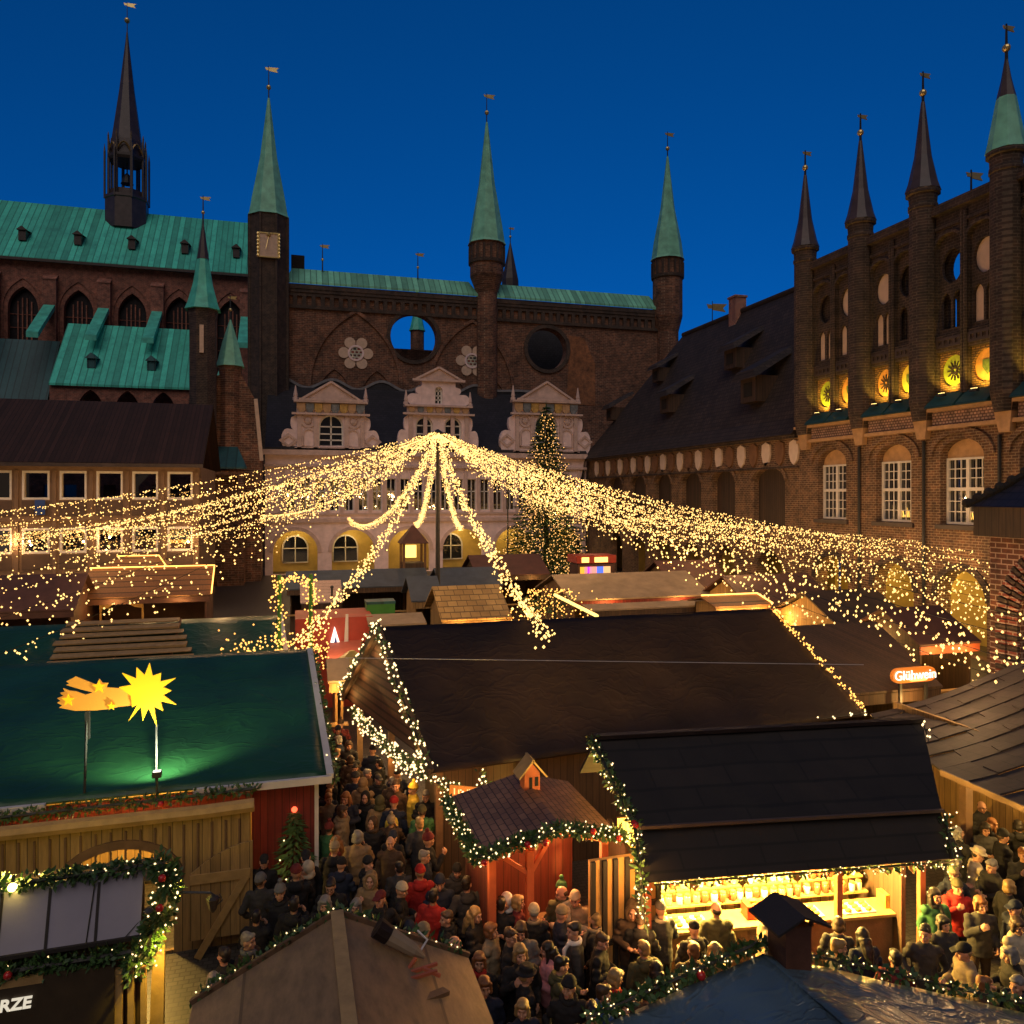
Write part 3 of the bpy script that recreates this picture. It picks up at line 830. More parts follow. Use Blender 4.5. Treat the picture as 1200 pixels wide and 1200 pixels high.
def volute(cx, z0, w, h, side):
    """S-shaped scroll beside a gable storey"""
    pts = [(0, 0)]
    for k in range(9): t = -PI / 2 + PI * k / 8; pts.append((w * 0.62 + w * 0.38 * math.cos(t) , h * 0.30 + h * 0.30 * math.sin(t)))
    for k in range(7): t = -PI / 2 * 1 + (PI * 0.75) * k / 6; pts.append((w * 0.18 + w * 0.22 * math.cos(t), h * 0.78 + h * 0.2 * math.sin(t)))
    pts.append((0, h))
    out = [(cx + side * p[0], z0 + p[1]) for p in pts]
    return out if side > 0 else out[::-1]
def obelisk(b, x, y, z, h): b.lathe(x, y, [(.3, z), (.3, z + .3), (.18, z + .35), (.24, z + .5), (.05, z + h)], 6)
def gable(px, tall):
    u = u_on(px, LV); Z = lambda py: z_of(py, u, LV); S = depth(u, LV) / FPX
    g = MB(); y0, y1 = LV - .1, LV + .8
    if not tall:
        hw = 39 * S
        zb, zc, zd, za = 13.32, Z(487), Z(470), Z(449)
        wd = arch(u, 13.8, Z(500), 14 * S, 'round', 12)
        g.plate(rect(u - hw, u + hw, zb, zc), [wd], y0, y1)
        for s in (-1, 1): g.plate(volute(u + s * hw, zb, 17 * S, (zc - zb), s), (), y0 + .1, y1 - .1)
        go = g.build('gable', 'white_stone', lg)
        wins_ = [(u, 13.8, Z(500), 14 * S)]
        bw = 39 * S
    else:
        hw = 36 * S
        zb, zc, zd = 13.32, Z(487), Z(475)
        wds = [arch(u + du * S, 13.8, Z(499), 10 * S, 'round', 10) for du in (-17, 17)]
        g.plate(rect(u - hw, u + hw, zb, zc), wds, y0, y1)
        for s in (-1, 1): g.plate(volute(u + s * hw, zb, 12 * S, (zc - zb), s), (), y0 + .1, y1 - .1)
        w3 = arch(u, Z(473), Z(458), 4.5 * S, 'round', 10)
        hw2 = 20 * S
        g.plate(rect(u - hw2, u + hw2, zd, Z(447)), [w3], y0, y1)
        for s in (-1, 1): g.plate(volute(u + s * hw2, zd, 17 * S, 22 * S, s), (), y0 + .1, y1 - .1)
        go = g.build('gable', 'white_stone', lg)
        wins_ = [(u - 17 * S, 13.8, Z(499), 10 * S), (u + 17 * S, 13.8, Z(499), 10 * S), (u, Z(473), Z(458), 4.5 * S)]
        bw = 37 * S
    for (x, z0, z1, h) in wins_:
        w = MB(); w.plate(arch(x, z0, z1, h, 'round', 12), (), y0 + .5, y0 + .55); wo = w.build('gable_window', 'glass', go)
        f = MB(); f.box(x - .08, x + .08, y0 + .3, y0 + .42, z0, z1 + h)
        for k in (0.3, 0.62, 1.0): f.box(x - h, x + h, y0 + .3, y0 + .41, z0 + (z1 - z0) * k - .07, z0 + (z1 - z0) * k + .07)
        o = arch(x, z0, z1, h - .08, 'round', 12); f.plate(strip(o + [o[0]], .18), (), y0 + .28, y0 + .43)
        f.build('window_frame', 'white_paint', wo)
    c = MB()
    c.box(u - bw - .5, u + bw + .5, y0 - .45, y0 - .003, zc, zc + .22)
    c.box(u - bw - .3, u + bw + .3, y0 - .3, y1, zd - .22, zd)
    c.box(u - bw, u + bw, y0 + .1, y1 - .1, zc + .2, zd - .2)
    for s in (-1, 1):
        for q in (.92, .45): c.box(u + s * hw * q - .22, u + s * hw * q + .22, y0 - .2, y0 - .003, zb, zc - .01)
        obelisk(c, u + s * (bw + .1), y0 + .2, zd, 17 * S)
    c.box(u - hw - .2, u + hw + .2, y0 - .2, y0 - .004, 13.33, 13.6)
    c.build('cornice', 'pink_stone', go)
    p = MB(); pz = zd if not tall else Z(447); pw = bw * .85 if not tall else 28 * S; pa = Z(449) if not tall else Z(432)
    p.plate([(u - pw, pz), (u + pw, pz), (u, pa)], (), y0 - .1, y1)
    p.beam((u - pw - .2, y0 - .15, pz), (u, y0 - .15, pa + .1), .3, .22); p.beam((u + pw + .2, y0 - .16, pz), (u, y0 - .16, pa + .1), .3, .22)
    p.box(u - pw - .3, u + pw + .3, y0 - .32, y0 - .103, pz - .05, pz + .2)
    p.build('pediment', 'pink_stone', go)
    sh = MB()
    n = 8 if not tall else 7
    for k in range(n):
        x = u - bw * .86 + k * 2 * bw * .86 / (n - 1); z = (zc + zd) / 2; r = (zd - zc) * .30
        sh.cur = k % 3
        sh.plate([(x - r, z + r), (x - r, z - r * .2), (x - r * .5, z - r), (x, z - r * 1.3), (x + r * .5, z - r), (x + r, z - r * .2), (x + r, z + r)], (), y0 - .12, y0 + .11)
    sh.build('shields', ['sandstone', M['shield_grey'], M['shield_gold']], go)
    if not tall:
        for s in (-1, 1):
            me = MB(); x = u + s * 26 * S; z = Z(494)
            me.plate(circ(x, z, .75, 16), [circ(x, z, .5, 16)], y0 - .15, y0); me.ball((x, y0, z), .45, 8, 5, (1, .5, 1))
            for xx, ww in ((u + s * 25 * S, 7 * S),):
                o = arch(xx, Z(524), Z(510), ww, 'round', 8); me.plate(strip(o + [o[0]], .22), (), y0 - .12, y0)
            x = u + s * 48 * S; z = Z(517)
            me.plate([(x - 1, z), (x, z - .8), (x + 1, z), (x, z + .8)], [[(x - .6, z), (x, z - .45), (x + .6, z), (x, z + .45)]], y0 - .02, y0 + .11)
            me.build('carved_ornament', 'pink_stone', go)
M['shield_grey'] = m_plain('shield_grey', (0.16, 0.17, 0.18), .6, .5, 3)
M['shield_gold'] = m_plain('shield_gold', (0.5, 0.3, 0.08), .6, .4, 3)
gable(388, False); gable(514, True); gable(640, False)

# ------------------------------------------------------------------ long hall on the right with the tall dark tiled roof
DX = 34.0
v_w = v_on(937, DX)                       # corner with the wing
v_e = 85.6
dh = thing('long_brick_hall', 'long brick hall with steep dark tiled roof, shield frieze and shuttered windows', 'building', (DX, 65, 0))
bays = [(v_on(p, DX)) for p in (901, 848, 810, 777, 748, 722)]
b = MB()
hs = [arch(v, 6.2, 9.5, 1.95 if i == 0 else 1.7, 'seg', 10, 1.0) for i, v in enumerate(bays)] + [arch(v, 0.05, 2.8, 1.6, 'round', 10) for v in bays]
b.plate(rect(v_w + .02, v_e, 0, 12.7), hs, DX, DX + 0.8, 'x')
b.build('wall', 'wing_brick', dh)
for i, v in enumerate(bays):
    s = MB(); s.plate(arch(v, 6.2, 9.5, 1.95 if i == 0 else 1.7, 'seg', 10, 1.0), (), DX + .45, DX + .55, 'x'); s.build('shutter', 'shutter_wood', dh)
    a = MB(); o = arch(v, 6.2, 9.6, 2.15 if i == 0 else 1.9, 'seg', 10, 1.15); a.plate(strip(o[2:], .3), (), DX - .14, DX, 'x'); a.build('arch_moulding', 'wing_brick', dh)
b = MB(); b.box(DX + 3, DX + 3.3, v_w + .1, v_e, 0, 6); b.build('arcade_wall', 'ochre_wall', dh)
b = MB(); b.box(DX + .81, DX + 2.99, v_w + .1, v_e, 5.5, 6); b.box(DX + .9, DX + 14, v_w + .1, v_e, 6.01, 12.6); b.build('core', 'dark', dh)
n = 23
sh = MB()
for k in range(n):
    v = v_w + 0.5 + k * (v_e - v_w - 2) / n
    sh.cur = k % 2
    z = 11.45
    sh.plate([(v - .48, z + .75), (v - .52, z), (v - .34, z - .55), (v, z - .85), (v + .34, z - .55), (v + .52, z), (v + .48, z + .75), (v, z + .95)], (), DX - .14, DX + .01, 'x')
sh.build('shield_frieze', [m_plain('shield_white', (0.75, 0.6, 0.5), .7, .1), m_plain('shield_brown', (0.20, 0.10, 0.05), .7, .3)], dh)
c = MB(); c.box(DX - .45, DX - .003, v_w + .02, v_e, 12.5, 12.72); c.box(DX - .2, DX - .004, v_w + .02, v_e, 9.98 + .42, 10.55); c.build('cornice', 'glazed_brick', dh)
rf = MB()
rx = 41.3; rzz = 26.0; v_r = v_on(801, rx)
A = (DX - .7, v_w + .02, 12.73); B = (DX - .7, v_e + .5, 12.73); C_ = (rx, v_r, rzz); D = (rx, v_w + .02, rzz); E = (rx + 8, v_e + .5, 12.73); F = (rx + 8, v_w + .02, 12.73)
Am = (DX + .4, v_w + .02, 14.0); Bm = (DX + .4, v_e - .3, 14.0)
rf.add([A, B, C_, D, E, F, Am, Bm], [(0, 1, 7, 6), (6, 7, 2, 3), (1, 4, 2, 7), (3, 2, 4, 5), (0, 6, 3, 5), (0, 5, 4, 1)])
ro = rf.build('roof', m_tile('hall_tiles', (0.030, 0.021, 0.019), (0.055, 0.036, 0.03), .35, .34, .8, axis=1), dh)
rd = MB(); rd.tube([D, C_], .28, 8); rd.build('ridge_tiles', 'hall_tile', ro)
def on_roof(px, py):
    """where the sight line through a pixel meets the hall roof's slope"""
    best = None
    for i in range(400):
        d = 45 + i * 0.15
        u, v = at_d(px, d); z = HC + (HOR - py) / FPX * d
        zr = 14.0 + (u - DX - .4) * (rzz - 14.0) / (rx - DX - .4)
        if zr >= z: return u, v, zr
    return u, v, z
for px, py, s in ((868, 425, 1.2), (893, 463, 1.4), (777, 443, 1.0), (790, 478, 1.2), (722, 488, 1.0)):
    u, v, z = on_roof(px, py)
    d = MB(); x0 = u - 0.9 * s
    d.cur = 0
    d.hull8([(x0 - .5, v - 1.25 * s, z + .75 * s), (x0 - .5, v + 1.25 * s, z + .75 * s), (u + 1.9 * s, v + .9 * s, z + 2.6 * s), (u + 1.9 * s, v - .9 * s, z + 2.6 * s)],
            [(x0 - .3, v - .8 * s, z + 1.25 * s), (x0 - .3, v + .8 * s, z + 1.25 * s), (u + 1.9 * s, v + .5 * s, z + 2.9 * s), (u + 1.9 * s, v - .5 * s, z + 2.9 * s)])
    do = d.build('dormer', 'hall_tile', ro)
    f = MB(); f.box(x0, u + 1.5, v - .75 * s, v + .75 * s, z - .5 * s, z + .95 * s); f.build('dormer_front', 'shutter_wood', do)
    f = MB(); f.box(x0 - .05, x0 - .005, v - .4 * s, v + .4 * s, z - .2 * s, z + .6 * s); f.build('dormer_hatch', 'dark', do)
cv = v_on(866, rx)
k = MB(); k.box(rx - .75, rx + .4, cv - .6, cv + .6, rzz - 1.8, rzz + 1.3); k.box(rx - .85, rx + .5, cv - .7, cv + .7, rzz + 1.31, rzz + 1.5); k.build('chimney', 'red_brick', ro)
fv = v_on(826, rx + 6); finial(ro, rx + 7, fv, rzz - 2, 7.6, .28)

# ------------------------------------------------------------------ right wing with its turreted screen
wg = thing('turreted_brick_wing', 'dark brick wing with slim black-spired turrets and yellow-lit round niches', 'building', (DX, 45, 0))
tv = [v_on(p, DX) for p in (946.5, 1011.5, 1085, 1183)]
tv.append(tv[-1] - (tv[-2] - tv[-1]))
tr = 0.72
v0w, v1w = 27.0, v_w
Zt = 23.7
sub = []
for i in range(4):
    hi, lo = tv[i] - tr * .9, tv[i + 1] + tr * .9
    mid = (hi + lo) / 2
    sub.append((mid + .18, hi - .08, i, 0)); sub.append((lo + .08, mid - .18, i, 1))
wcen = [v_on(p, DX) for p in (974.5, 1046.5, 1126.5)]
wcen += [wcen[-1] - 4.75, wcen[-1] - 9.5]
b = MB()
hs = []
for w in wcen:
    hs.append(arch(w, 6.9, 10.55, 1.38, 'seg', 12, .95))
    hs.append(arch(w, 0.05, 3.0, 1.55, 'round', 12))
b.plate(rect(v0w, v1w, 0, 12.15), hs, DX, DX + .9, 'x')
b.build('wall', 'wing_brick', wg)
s = MB()
hs = []
for a, c, i, j in sub:
    m = (a + c) / 2; h = (c - a) / 2
    hs.append(arch(m, 17.15, 22.1 - h * .2, h, 'seg', 10, h * .8)); hs.append(rect(a, c, 14.0, 16.25))
s.plate(rect(v0w, v1w, 13.3, Zt), hs, DX, DX + .45, 'x')
s.build('screen', 'glazed_brick', wg)
s = MB(); hs = []
opened = {(1, 1), (2, 0), (3, 1)}
white = {(0, 0): 1, (0, 1): 2, (1, 0): 2, (2, 1): 2, (3, 0): 2}
for a, c, i, j in sub:
    m = (a + c) / 2; h = (c - a) / 2
    if (i, j) in opened:
        hs.append(circ(m, 20.85, .62, 18, .88)); hs.append(arch(m - h * .45, 17.6, 18.9, .27, 'pointed', 6)); hs.append(arch(m + h * .45, 17.6, 18.9, .27, 'pointed', 6))
s.plate(rect(v0w, v1w, 13.31, Zt - .4), hs, DX + .62, DX + .95, 'x')
s.build('screen_back', 'glazed_brick', wg)
tc = MB(); M['niche_plaster'] = m_plain('niche_plaster', (0.75, 0.55, 0.42), .8, .1)
for a, c, i, j in sub:
    m = (a + c) / 2; h = (c - a) / 2
    tc.plate(arch(m, 17.16, 22.09 - h * .2, h - .01, 'seg', 10, h * .79), [circ(m, 20.85, .66, 18, .92), arch(m - h * .45, 17.5, 18.95, .30, 'pointed', 6), arch(m + h * .45, 17.5, 18.95, .30, 'pointed', 6)], DX + .2, DX + .36, 'x')
    k = white.get((i, j), 0)
    if k == 2: MB().plate(circ(m, 20.85, .68, 18, .95), (), DX + .38, DX + .44, 'x').build('plaster_roundel', 'niche_plaster', wg)
    if k >= 1:
        for q in (-.45, .45): MB().plate(arch(m + q * h, 17.45, 18.95, .32, 'pointed', 6), (), DX + .38, DX + .44, 'x').build('plaster_lancet', 'niche_plaster', wg)
    MB().plate(rect(a, c, 16.45, 17.0), [rect(a + .12 + t * (c - a - .24) / 4 + .06, a + .12 + (t + 1) * (c - a - .24) / 4 - .06, 16.6, 16.85) for t in range(4)], DX - .06, DX - .003, 'x').build('tile_frieze', 'dark_copper', wg)
    o = arch(m, 17.2, 22.1 - h * .2, h + .08, 'seg', 10, h * .85); tc.plate(strip(o[2:], .16), (), DX - .12, DX - .004, 'x')
tc.build('tracery', 'glazed_brick', wg)
M['rose_green'] = m_plain('rose_green', (0.40, 0.50, 0.06), .6, .35, 3)
M['rose_orange'] = m_plain('rose_orange', (0.75, 0.36, 0.10), .6, .35, 3)
M['rose_yellow'] = m_plain('rose_yellow', (0.75, 0.60, 0.10), .6, .2, 3)
M['niche_brick'] = m_brick('niche_brick', (0.36, 0.20, 0.08), (0.26, 0.14, 0.06), (0.10, 0.06, 0.03), bw=0.3, bh=0.12, ms=0.03)
cols = {(0, 0): 'rose_green', (0, 1): 'rose_orange', (1, 0): 'rose_orange', (1, 1): 'rose_yellow', (2, 0): 'rose_green', (2, 1): 'rose_orange', (3, 0): 'rose_yellow', (3, 1): 'rose_green'}
for a, c, i, j in sub:
    m = (a + c) / 2; h = (c - a) / 2
    nb = MB(); nb.plate(rect(a + .01, c - .01, 14.01, 16.24), [circ(m, 15.2, min(.82, h - .07), 20, .86)], DX + .24, DX + .4, 'x'); nb.build('niche', 'niche_brick', wg)
    ds = MB(); ds.plate(circ(m, 15.2, min(.82, h - .07), 20, .86), (), DX + .41, DX + .5, 'x'); do = ds.build('rosette', cols[(i, j)], wg)
    if j == 0:
        sk = MB()
        for k in range(12):
            t = 2 * PI * k / 12
            sk.beam((DX + .38, m + .2 * math.cos(t), 15.2 + .22 * math.sin(t)), (DX + .38, m + .48 * math.cos(t), 15.2 + .54 * math.sin(t)), .05, .06)
        sk.plate(circ(m, 15.2, .2, 12), [circ(m, 15.2, .11, 12)], DX + .34, DX + .40, 'x')
        sk.build('rosette_spokes', 'dark_copper', do)
    else:
        cr_ = MB(); cr_.plate([(m - .3, 15.5), (m - .3, 15.1), (m, 14.7), (m + .3, 15.1), (m + .3, 15.5)], (), DX + .36, DX + .40, 'x')
        cr_.build('crest', m_plain('crest_green', (0.14, 0.2, 0.05), .6, .6, 5), do)
    lmp = MB(); lmp.cur = 0; lmp.box(DX - .62, DX - .40, m - .22, m + .22, 13.78, 13.93); lmp.cur = 1; lmp.box(DX - .56, DX - .45, m - .16, m + .16, 13.931, 13.95)
    lo = lmp.build('uplight', ['iron', m_emit('uplight_glow', (1, .7, .2), 3.0)], wg)
    lamp('uplight_beam', (DX - .5, m, 14.05), 75, (1.0, .62, .08), lo, .08, 'SPOT', (DX + .5, m, 15.5), 120, .6)
for a, c, i, j in sub:
    m = (a + c) / 2
    lp = MB(); lp.hull8([(DX - .75, a - .1, 13.2), (DX - .75, c + .1, 13.2), (DX - .003, c + .1, 13.2), (DX - .003, a - .1, 13.2)], [(DX - .72, a - .1, 13.3), (DX - .72, c + .1, 13.3), (DX - .003, c + .1, 13.98), (DX - .003, a - .1, 13.98)])
    lp.build('ledge_roof', 'copper_dark', wg)
pl = MB()
for i in range(4):
    m = (tv[i] + tv[i + 1]) / 2
    for dv in (-.1, .1): pl.tube([(DX - .1, m + dv, 13.9), (DX - .1, m + dv, Zt - .3)], .1, 6)
pl.box(DX - .35, DX + 1.0, v0w, v1w - .5, Zt, Zt + .3); pl.box(DX - .25, DX + .9, v0w, v1w - .5, Zt + .31, Zt + .55); pl.box(DX - .12, DX - .003, v0w, v1w - .5, 22.9, 23.05)
pl.build('coping', 'glazed_brick', wg)
for i, v in enumerate(tv):
    cz = 25.1
    t = shaft('turret', DX - .2, v, [(tr * .75, 12.6), (tr, 13.6), (tr, 24.3), (tr * 1.08, 24.35), (tr * 1.08, 24.55), (tr, 24.6), (tr * 1.05, cz), (tr * 1.25, cz + .05), (tr * 1.25, cz + .25)], 12, 'glazed_brick', wg)
    c = MB()
    if i < 3:
        c.lathe(DX - .2, v, [(tr * 1.28, cz + .26), (tr * 1.05, cz + .75), (tr * .62, cz + 2.2), (.1, cz + 5.25)], 10); c.build('spire_cap', 'brown_copper', t)
    else:
        c.lathe(DX - .2, v, [(tr * 1.28, cz + .26), (tr * 1.12, cz + .75), (tr * .6, cz + 2.9)], 8); c.build('spire_cap', 'copper_cone', t)
        c = MB(); c.lathe(DX - .2, v, [(tr * .6, cz + 2.89), (tr * .32, cz + 3.8), (.06, cz + 4.9)], 8); c.build('spire_tip', 'brown_copper', t)
    finial(t, DX - .2, v, cz + (4.9 if i < 3 else 4.5), 2.05, .2)
fv = v_on(1138, DX + 3); finial(wg, DX + 3, fv, Zt - .2, 3.4, .18)
co = MB()
co.box(DX - .5, DX - .003, v0w, v1w - .01, 13.02, 13.19); co.box(DX - .3, DX - .003, v0w, v1w - .01, 12.05, 12.25)
for i, v in enumerate(tv): co.hull8([(DX - .35, v - .3, 11.6), (DX - .35, v + .3, 11.6), (DX - .004, v + .3, 11.6), (DX - .004, v - .3, 11.6)], [(DX - .48, v - .55, 13.01), (DX - .48, v + .55, 13.01), (DX - .004, v + .55, 13.01), (DX - .004, v - .55, 13.01)])
co.build('stone_cornice', 'sandstone', wg)
for i in range(4):
    pn = MB(); pn.box(DX - .14, DX - .003, tv[i + 1] + .58, tv[i] - .58, 12.26, 13.01); pn.build('inscribed_panel', 'pale_panel', wg)
for w in wcen:
    o = arch(w, 6.9, 10.6, 1.95, 'seg', 12, 1.35); a = MB(); a.plate(strip(o[2:], .28), (), DX - .16, DX - .003, 'x'); a.build('arch_moulding', 'wing_brick', wg)
    f = MB(); x0, x1 = DX + .5, DX + .62
    f.plate(arch(w, 10.5, 10.55, 1.37, 'seg', 12, .94), (), x0, x1, 'x'); f.build('tympanum', 'sandstone', wg)
    gl = MB(); gl.box(DX + .58, DX + .6, w - 1.36, w + 1.36, 6.95, 10.49); go = gl.build('window', 'glass', wg)
    fr = MB()
    fr.plate(rect(w - 1.36, w + 1.36, 6.92, 10.49), [rect(w + s_ * .66 - .56, w + s_ * .66 + .56, z0, z1) for s_ in (-1, 1) for z0, z1 in ((7.05, 8.72), (8.9, 10.38))], DX + .42, DX + .56, 'x')
    for s_ in (-1, 1):
        for t in (-1, 1): fr.box(DX + .47, DX + .53, w + s_ * .66 + t * .19 - .025, w + s_ * .66 + t * .19 + .025, 7.05, 10.38)
        for z in (7.6, 8.16, 9.4, 9.9): fr.box(DX + .475, DX + .525, w + s_ * .66 - .56, w + s_ * .66 + .56, z - .025, z + .025)
    fr.build('window_frame', 'white_paint', go)
    sl = MB(); sl.box(DX - .15, DX + .5, w - 1.6, w + 1.6, 6.65, 6.89); sl.build('sill', 'dark_copper', go)
    o = arch(w, 0, 3.0, 1.72, 'round', 12); a = MB(); a.plate(strip(o[2:], .34), (), DX - .12, DX - .003, 'x'); a.build('arcade_arch', 'glazed_brick', wg)
    lamp('arcade_lamp', (DX + 2.0, w, 4.2), 60, (1.0, .62, .16), wg, .2)
for k in range(3): MB().tube([(DX - .12, (wcen[k] + wcen[k + 1]) / 2, 0), (DX - .12, (wcen[k] + wcen[k + 1]) / 2, 11.5)], .09, 6).build('downpipe', 'iron', wg)
b = MB(); b.box(DX + 3.4, DX + 3.7, v0w, v1w, 0, 6); b.build('arcade_wall', 'ochre_wall', wg)
b = MB(); b.box(DX + .91, DX + 3.39, v0w, v1w, 5.2, 5.6); b.box(DX + 2.0, DX + 10, v0w, v1w, 6.2, 13.2); b.build('core', 'dark', wg)
for w in (wcen[1], wcen[2]):      # lit figures standing inside two of the windows
    wl_ = MB()
    for k in range(9):
        wl_.tube([(DX + .57, w - 1.0 + k * .13, 7.2), (DX + .57, w - 1.05 + k * .15, 7.55 + .25 * math.sin(k * 2.1))], .03, 4)
    wl_.build('window_decoration', m_emit('window_deco', (1, .55, .1), .7), wg)

# ------------------------------------------------------------------ plain modern office block on the left
OV = 60.0
of = thing('office_block', 'plain modern block with wide square windows under a brown ribbed roof', 'building', (-22, OV, 0))
ox1 = u_on(234, OV)
S = depth(ox1, OV) / FPX
oz = z_of(546, ox1, OV)
pit = u_on(201, OV) - u_on(160, OV)
wc = [u_on(201 + 10, OV) - pit * k for k in range(15)]
zr = [(z_of(585, -10, OV), z_of(553, -10, OV)), (z_of(646, -10, OV), z_of(618, -10, OV))]
b = MB()
b.plate(rect(-50, ox1, 0, oz), [rect(u - pit * .36, u + pit * .36, z0, z1) for u in wc for z0, z1 in zr], OV, OV + .5)
b.box(-50, ox1, OV + .9, OV + 12, 0, oz - .05)
b.build('wall', 'office_wall', of)
for u in wc:
    for z0, z1 in zr: MB().box(u - pit * .37, u + pit * .37, OV - .04, OV - .003, z0 - 1.15, z0 - .12).build('spandrel', 'office_panel', of)
pr = MB()
for u in wc: pr.box(u + pit * .5 - .12, u + pit * .5 + .12, OV - .14, OV - .002, 0, oz - .4)
pr.box(-50, ox1, OV - .16, OV - .145, zr[0][0] - 1.5, zr[0][0] - 1.2)
pr.build('pier', 'office_wall', of)
for u in wc:
    for z0, z1 in zr:
        gl = MB(); gl.box(u - pit * .36, u + pit * .36, OV + .2, OV + .22, z0, z1); go = gl.build('window', 'coated_glass', of)
        f = MB(); f.plate(rect(u - pit * .365, u + pit * .365, z0 - .03, z1 + .03), [rect(u - pit * .31, u + pit * .31, z0 + .13, z1 - .13)], OV - .02, OV + .19); f.build('frame', 'white_paint', go)
rf = MB(); zt = z_of(470, -15, OV + 7)
rf.hull8([(-50, OV - .7, oz - .1), (ox1 + .3, OV - .7, oz - .1), (ox1 + .3, OV + 7, zt - .3), (-50, OV + 7, zt - .3)], [(-50, OV - .7, oz + .15), (ox1 + .3, OV - .7, oz + .15), (ox1 + .3, OV + 7, zt), (-50, OV + 7, zt)])
rf.add([(-50, OV + 7, zt - .01), (ox1 + .3, OV + 7, zt - .01), (ox1 + .3, OV + 14, oz), (-50, OV + 14, oz)], [(0, 1, 2, 3)])
oro = rf.build('roof', 'office_roof', of)
gt = MB(); gt.box(-50, ox1 + .3, OV - .85, OV - .71, oz - .15, oz + .1); gt.build('gutter', 'dark_copper', oro)
bb = MB(); bb.plate(rect(u_on(42, OV), u_on(54, OV), z_of(603, -14, OV), z_of(586, -14, OV)), (), OV - .25, OV - .18); 
tag(bb.build('blue_banner', m_plain('blue_cloth', (.02, .06, .25), .7), None, loc=(u_on(48, OV), OV - .2, 7)), 'small blue banner hung below an office block window', 'banner')

# ------------------------------------------------------------------ stair turrets and annex between office and town hall
def stair_turret(name, label, px, v, r, rows, mats, n=8):
    u = u_on(px, v); d = depth(u, v); Z = lambda py: HC + (HOR - py) * d / FPX
    t = thing(name, label, 'turret', (u, v, 0))
    base, mid, tip, ball = rows
    shaft('shaft', u, v, [(r, 0), (r, Z(base) - 1), (r * 1.12, Z(base))], n, 'glazed_brick' if mid else 'screen_brick', t, PI / 8)
    lo = MB(); lo.lathe(u, v, [(r * 1.35, Z(base)), (r * 1.15, Z(base) + .6), (r * .75, Z((base + (mid or tip)) / 2)), (r * .42 if mid else .06, Z(mid or tip))], n, PI / 8)
    lo.build('cap', mats[0], t)
    if mid:
        up = MB(); up.lathe(u, v, [(r * .45, Z(mid) - .02), (.07, Z(tip))], n, PI / 8); up.build('tip', 'dark_copper', t)
        sl = MB(); sl.box(u - .18, u + .18, v - r - .06, v - r + .2, Z(base) - 4.2, Z(base) - 1.6); sl.build('slit_window', 'plaster', t)
    finial(t, u, v, Z(tip) - .1, (tip - ball) * d / FPX, .17)
    return t
stair_turret('stair_turret', 'slim stair turret with green skirt and dark needle tip beside the church', 238, 78, 1.25, (364, 304, 262, 228), ('copper_teal',))
stair_turret('stair_turret', 'short round stair turret with plain pale green cone cap', 270, 80, 1.05, (430, None, 374, 345), ('copper_cone',))
ax = thing('brick_annex', 'small dark brick annex with stepped gable and lean-to copper roof', 'building', (-5, 76, 0))
av = 79.5; a0, a1 = u_on(232, av), u_on(306, av)
q = MB(); q.plate([(a0, 0), (a1, 0), (a1, z_of(540, a1, av)), (a1 - .5, z_of(470, a1, av)), (a1 - 2, z_of(436, a1, av)), (a0 + 1.4, z_of(440, a0, av)), (a0, z_of(470, a0, av))], (), av, av + 6)
q.build('wall', 'screen_brick', ax)
q = MB(); x0, x1 = u_on(240, 77), u_on(290, 77)
q.hull8([(x0, 76, z_of(549, x0, 76)), (x1, 76, z_of(549, x0, 76)), (x1 - 1, 79, z_of(526, x0, 79)), (x0 + .5, 79, z_of(526, x0, 79))], [(x0, 76, z_of(547, x0, 76)), (x1, 76, z_of(547, x0, 76)), (x1 - 1, 79, z_of(523, x0, 79)), (x0 + .5, 79, z_of(523, x0, 79))])
q.build('porch_roof', 'copper_dark', ax)
q = MB(); q.plate(rect(x0 + .3, x1 - .3, 0, z_of(550, x0, 76) - .1), [rect(x0 + .8, x1 - .8, 4, z_of(556, x0, 76))], 76.3, 76.6); q.box(x0 + .3, x1 - .3, 77.5, 79.4, 0, z_of(550, x0, 76) - .2); q.build('porch_wall', 'screen_brick', ax)
cp = MB(); cp.beam((a1 + .05, av - .1, z_of(540, a1, av)), (a1 - .5, av - .1, z_of(468, a1, av)), .35); cp.build('gable_coping', 'plaster', ax)
q = MB(); x0 = u_on(251, 84); q.hull8([(x0 - .2, 84, z_of(456, x0, 84)), (x0 + .9, 84, z_of(456, x0, 84)), (x0 + 1.5, 86, z_of(408, x0, 84)), (x0 + .9, 86, z_of(408, x0, 84))], [(x0 - .2, 84.4, z_of(456, x0, 84)), (x0 + .9, 84.4, z_of(456, x0, 84)), (x0 + 1.5, 86.4, z_of(408, x0, 84)), (x0 + .9, 86.4, z_of(408, x0, 84))]); q.build('copper_slope', 'copper_teal', ax)

